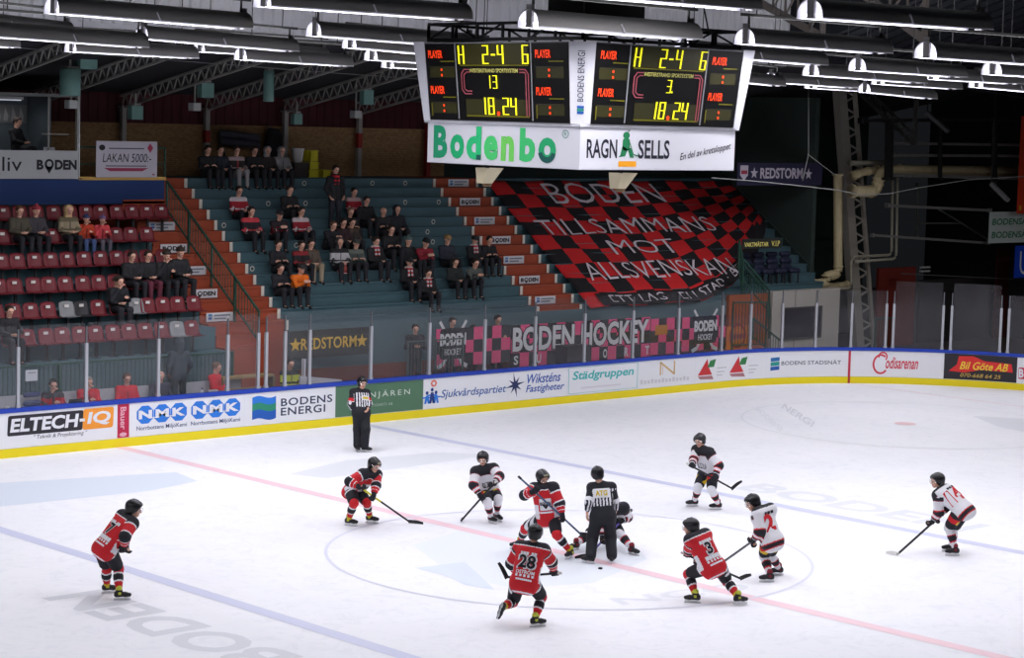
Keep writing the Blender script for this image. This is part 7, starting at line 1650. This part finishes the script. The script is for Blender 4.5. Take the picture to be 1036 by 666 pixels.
# the drum
q = on_slope(343.5, 265, .15); e = empty('drum', (q[0], q[1]-.2, nose(q[1]-.2)-.10)); tag(e, 'snare drum with pink rim on legs before the drummer', 'drum')
m = MB(); m.lathe((0, 0, .10), [(.18, 0), (.18, .25)], 22); m.build('shell', C(140, 56, 50, .5), e)
for zz, nm in ((.09, 'lower_hoop'), (.345, 'upper_hoop')): m = MB(); m.lathe((0, 0, zz), [(.195, 0), (.195, .025), (.15, .03)], 22); m.build(nm, C(190, 150, 150, .4), e)
for k in range(3): t = k*2.1+.5; m = MB(); m.bar((.17*math.cos(t), .17*math.sin(t), .2), (.22*math.cos(t), .22*math.sin(t), -.12), .02, .02); m.build('leg', C(170, 170, 174, .4), e)
# people on the numbered seats
def seat_fan(row, px, kind, label, **kw):
    y, z = rows[row]; x = onY(px, rowpx[row][1]-6, y)[0]
    # settle on the nearest seat
    sx = min(SEATX[row], key=lambda v: abs(v-x)); x = sx if abs(sx-x) < .22 else x
    kw.setdefault('rz', math.radians(random.uniform(-8, 0))); return fan((x, y-.06, z-.0), kind, label, group='spectators on the numbered seats', **kw)
seat_fan(4, 24.3, 'chair', 'spectator in olive coat on the second row of seats', jacket=(74, 68, 56), headc=(90, 60, 40))
seat_fan(4, 39, 'chair', 'spectator in dark coat and red beanie on the seats', jacket=(58, 54, 60), head='beanie', headc=(150, 50, 60))
seat_fan(4, 70.8, 'chair', 'blonde spectator in pale mottled jacket on the seats', jacket=(140, 128, 104), trim=(96, 86, 66), trim2=(110, 100, 80), head='hood', headc=(186, 156, 110))
seat_fan(4, 87.8, 'chair2', 'child in orange red jacket and blue trousers on the seats', jacket=(178, 60, 34), legs=(70, 88, 130), s=.82, head='beanie', headc=(50, 56, 96))
seat_fan(4, 105.4, 'chair2', 'child in pink red jacket with mauve beanie on the seats', jacket=(196, 66, 72), legs=(90, 84, 96), s=.80, head='beanie', headc=(110, 84, 120))
seat_fan(2, 135, 'chair', 'spectator in black, leftmost of four together on the seats', jacket=BK)
seat_fan(2, 152, 'chair', 'spectator in black with maroon trousers, second of four together', jacket=(28, 28, 32), legs=(92, 36, 52))
seat_fan(2, 167.6, 'chair2', 'spectator in black beanie, third of four together on the seats', jacket=BK, head='beanie')
seat_fan(2, 179, 'chair', 'spectator in tall black beanie, rightmost of four together', jacket=(32, 32, 36), head='beanie', s=1.05)
seat_fan(1, 109.5, 'chair2', 'spectator in black, left of the pair low on the seats', jacket=(28, 30, 36))
seat_fan(1, 121, 'chair', 'spectator in black, right of the pair low on the seats', jacket=BK, headc=(60, 44, 34))
seat_fan(0, 2, 'chair', 'spectator in dark coat at the left edge of the picture', jacket=(32, 32, 36))
# officials in the box
for i, (px, kw, lb) in enumerate(((54, dict(jacket=(190, 28, 44), trim=(44, 40, 46), zip_=(40, 36, 40)), 'official in red and black jacket, leftmost at the desk'), (90, dict(jacket=(204, 26, 46), headc=(140, 136, 130)), 'grey haired official in red jacket, hand at the chin'),
        (130, dict(jacket=(206, 26, 46), headc=(96, 62, 48)), 'official in red jacket in the middle of the desk'), (164, dict(jacket=(36, 40, 56), head=None), 'bald official in dark blue jacket at the desk'), (220, dict(jacket=(206, 28, 44), headc=(110, 86, 70)), 'official in red jacket, rightmost at the desk'))):
    q = onY(px, 392, 16.05); fan((q[0], 16.12, .27+(.12 if px == 220 else .0)), 'chair2' if px in (90, 54) else 'chair', lb, group='officials behind the boards', rz=-.3 if px != 220 else .5, legs=(36, 36, 42), **kw)
q = onY(182, 380, 16.1); fan((q[0], 16.14, .58), 'stand', 'person in long dark hooded coat standing with back turned behind the glass', jacket=(40, 52, 60), legs=(36, 44, 50), head='hood', headc=(40, 50, 58), rz=2.9, s=1.03, group='officials behind the boards')
e = empty('platform_box', (q[0], 16.14, .25)); tag(e, 'dark platform under the standing hooded person', 'platform'); m = MB(); m.box((0, 0, .15), (.7, .24, .3)); m.build('block', C(70, 52, 46, .8), e); m = MB(); m.box((0, 0, .315), (.76, .28, .03)); m.build('tread', C(84, 66, 58, .8), e)
# person in the commentary booth
q = onY(20, 125, 22.6); fan((q[0], 22.75, 6.35), 'chair', 'dark silhouette seated in the commentary booth', jacket=(24, 24, 28), rz=.5, group='people in the booth')
e = empty('booth_chair', (q[0], 22.8, 6.0)); tag(e, 'chair under the person in the commentary booth', 'chair'); m = MB(); m.box((0, -.05, .76), (.45, .42, .06)); m.build('seat', BRK, e); m = MB(); m.bar((0, 0, 0), (0, 0, .74), .06, .06); m.box((0, 0, .015), (.5, .5, .03)); m.build('stem', BRK, e)

q = onY(296, 372, 16.1); fan((q[0], 16.2, .34), 'chair', 'steward in yellow vest seated behind the glass by the gate', jacket=(190, 200, 40), trim=(30, 34, 36), trim2=(40, 44, 44), rz=-.2, group='officials behind the boards')
e = empty('stool', (q[0], 16.25, -.03)); tag(e, 'low stool under the steward in the yellow vest', 'stool'); m = MB(); m.box((0, 0, .78), (.36, .34, .05)); m.build('seat', BRK, e)
for sx in (-.14, .14):
    for sy in (-.12, .12): m = MB(); m.bar((sx, sy, 0), (sx, sy, .76), .03, .03); m.build('leg', BRK, e)
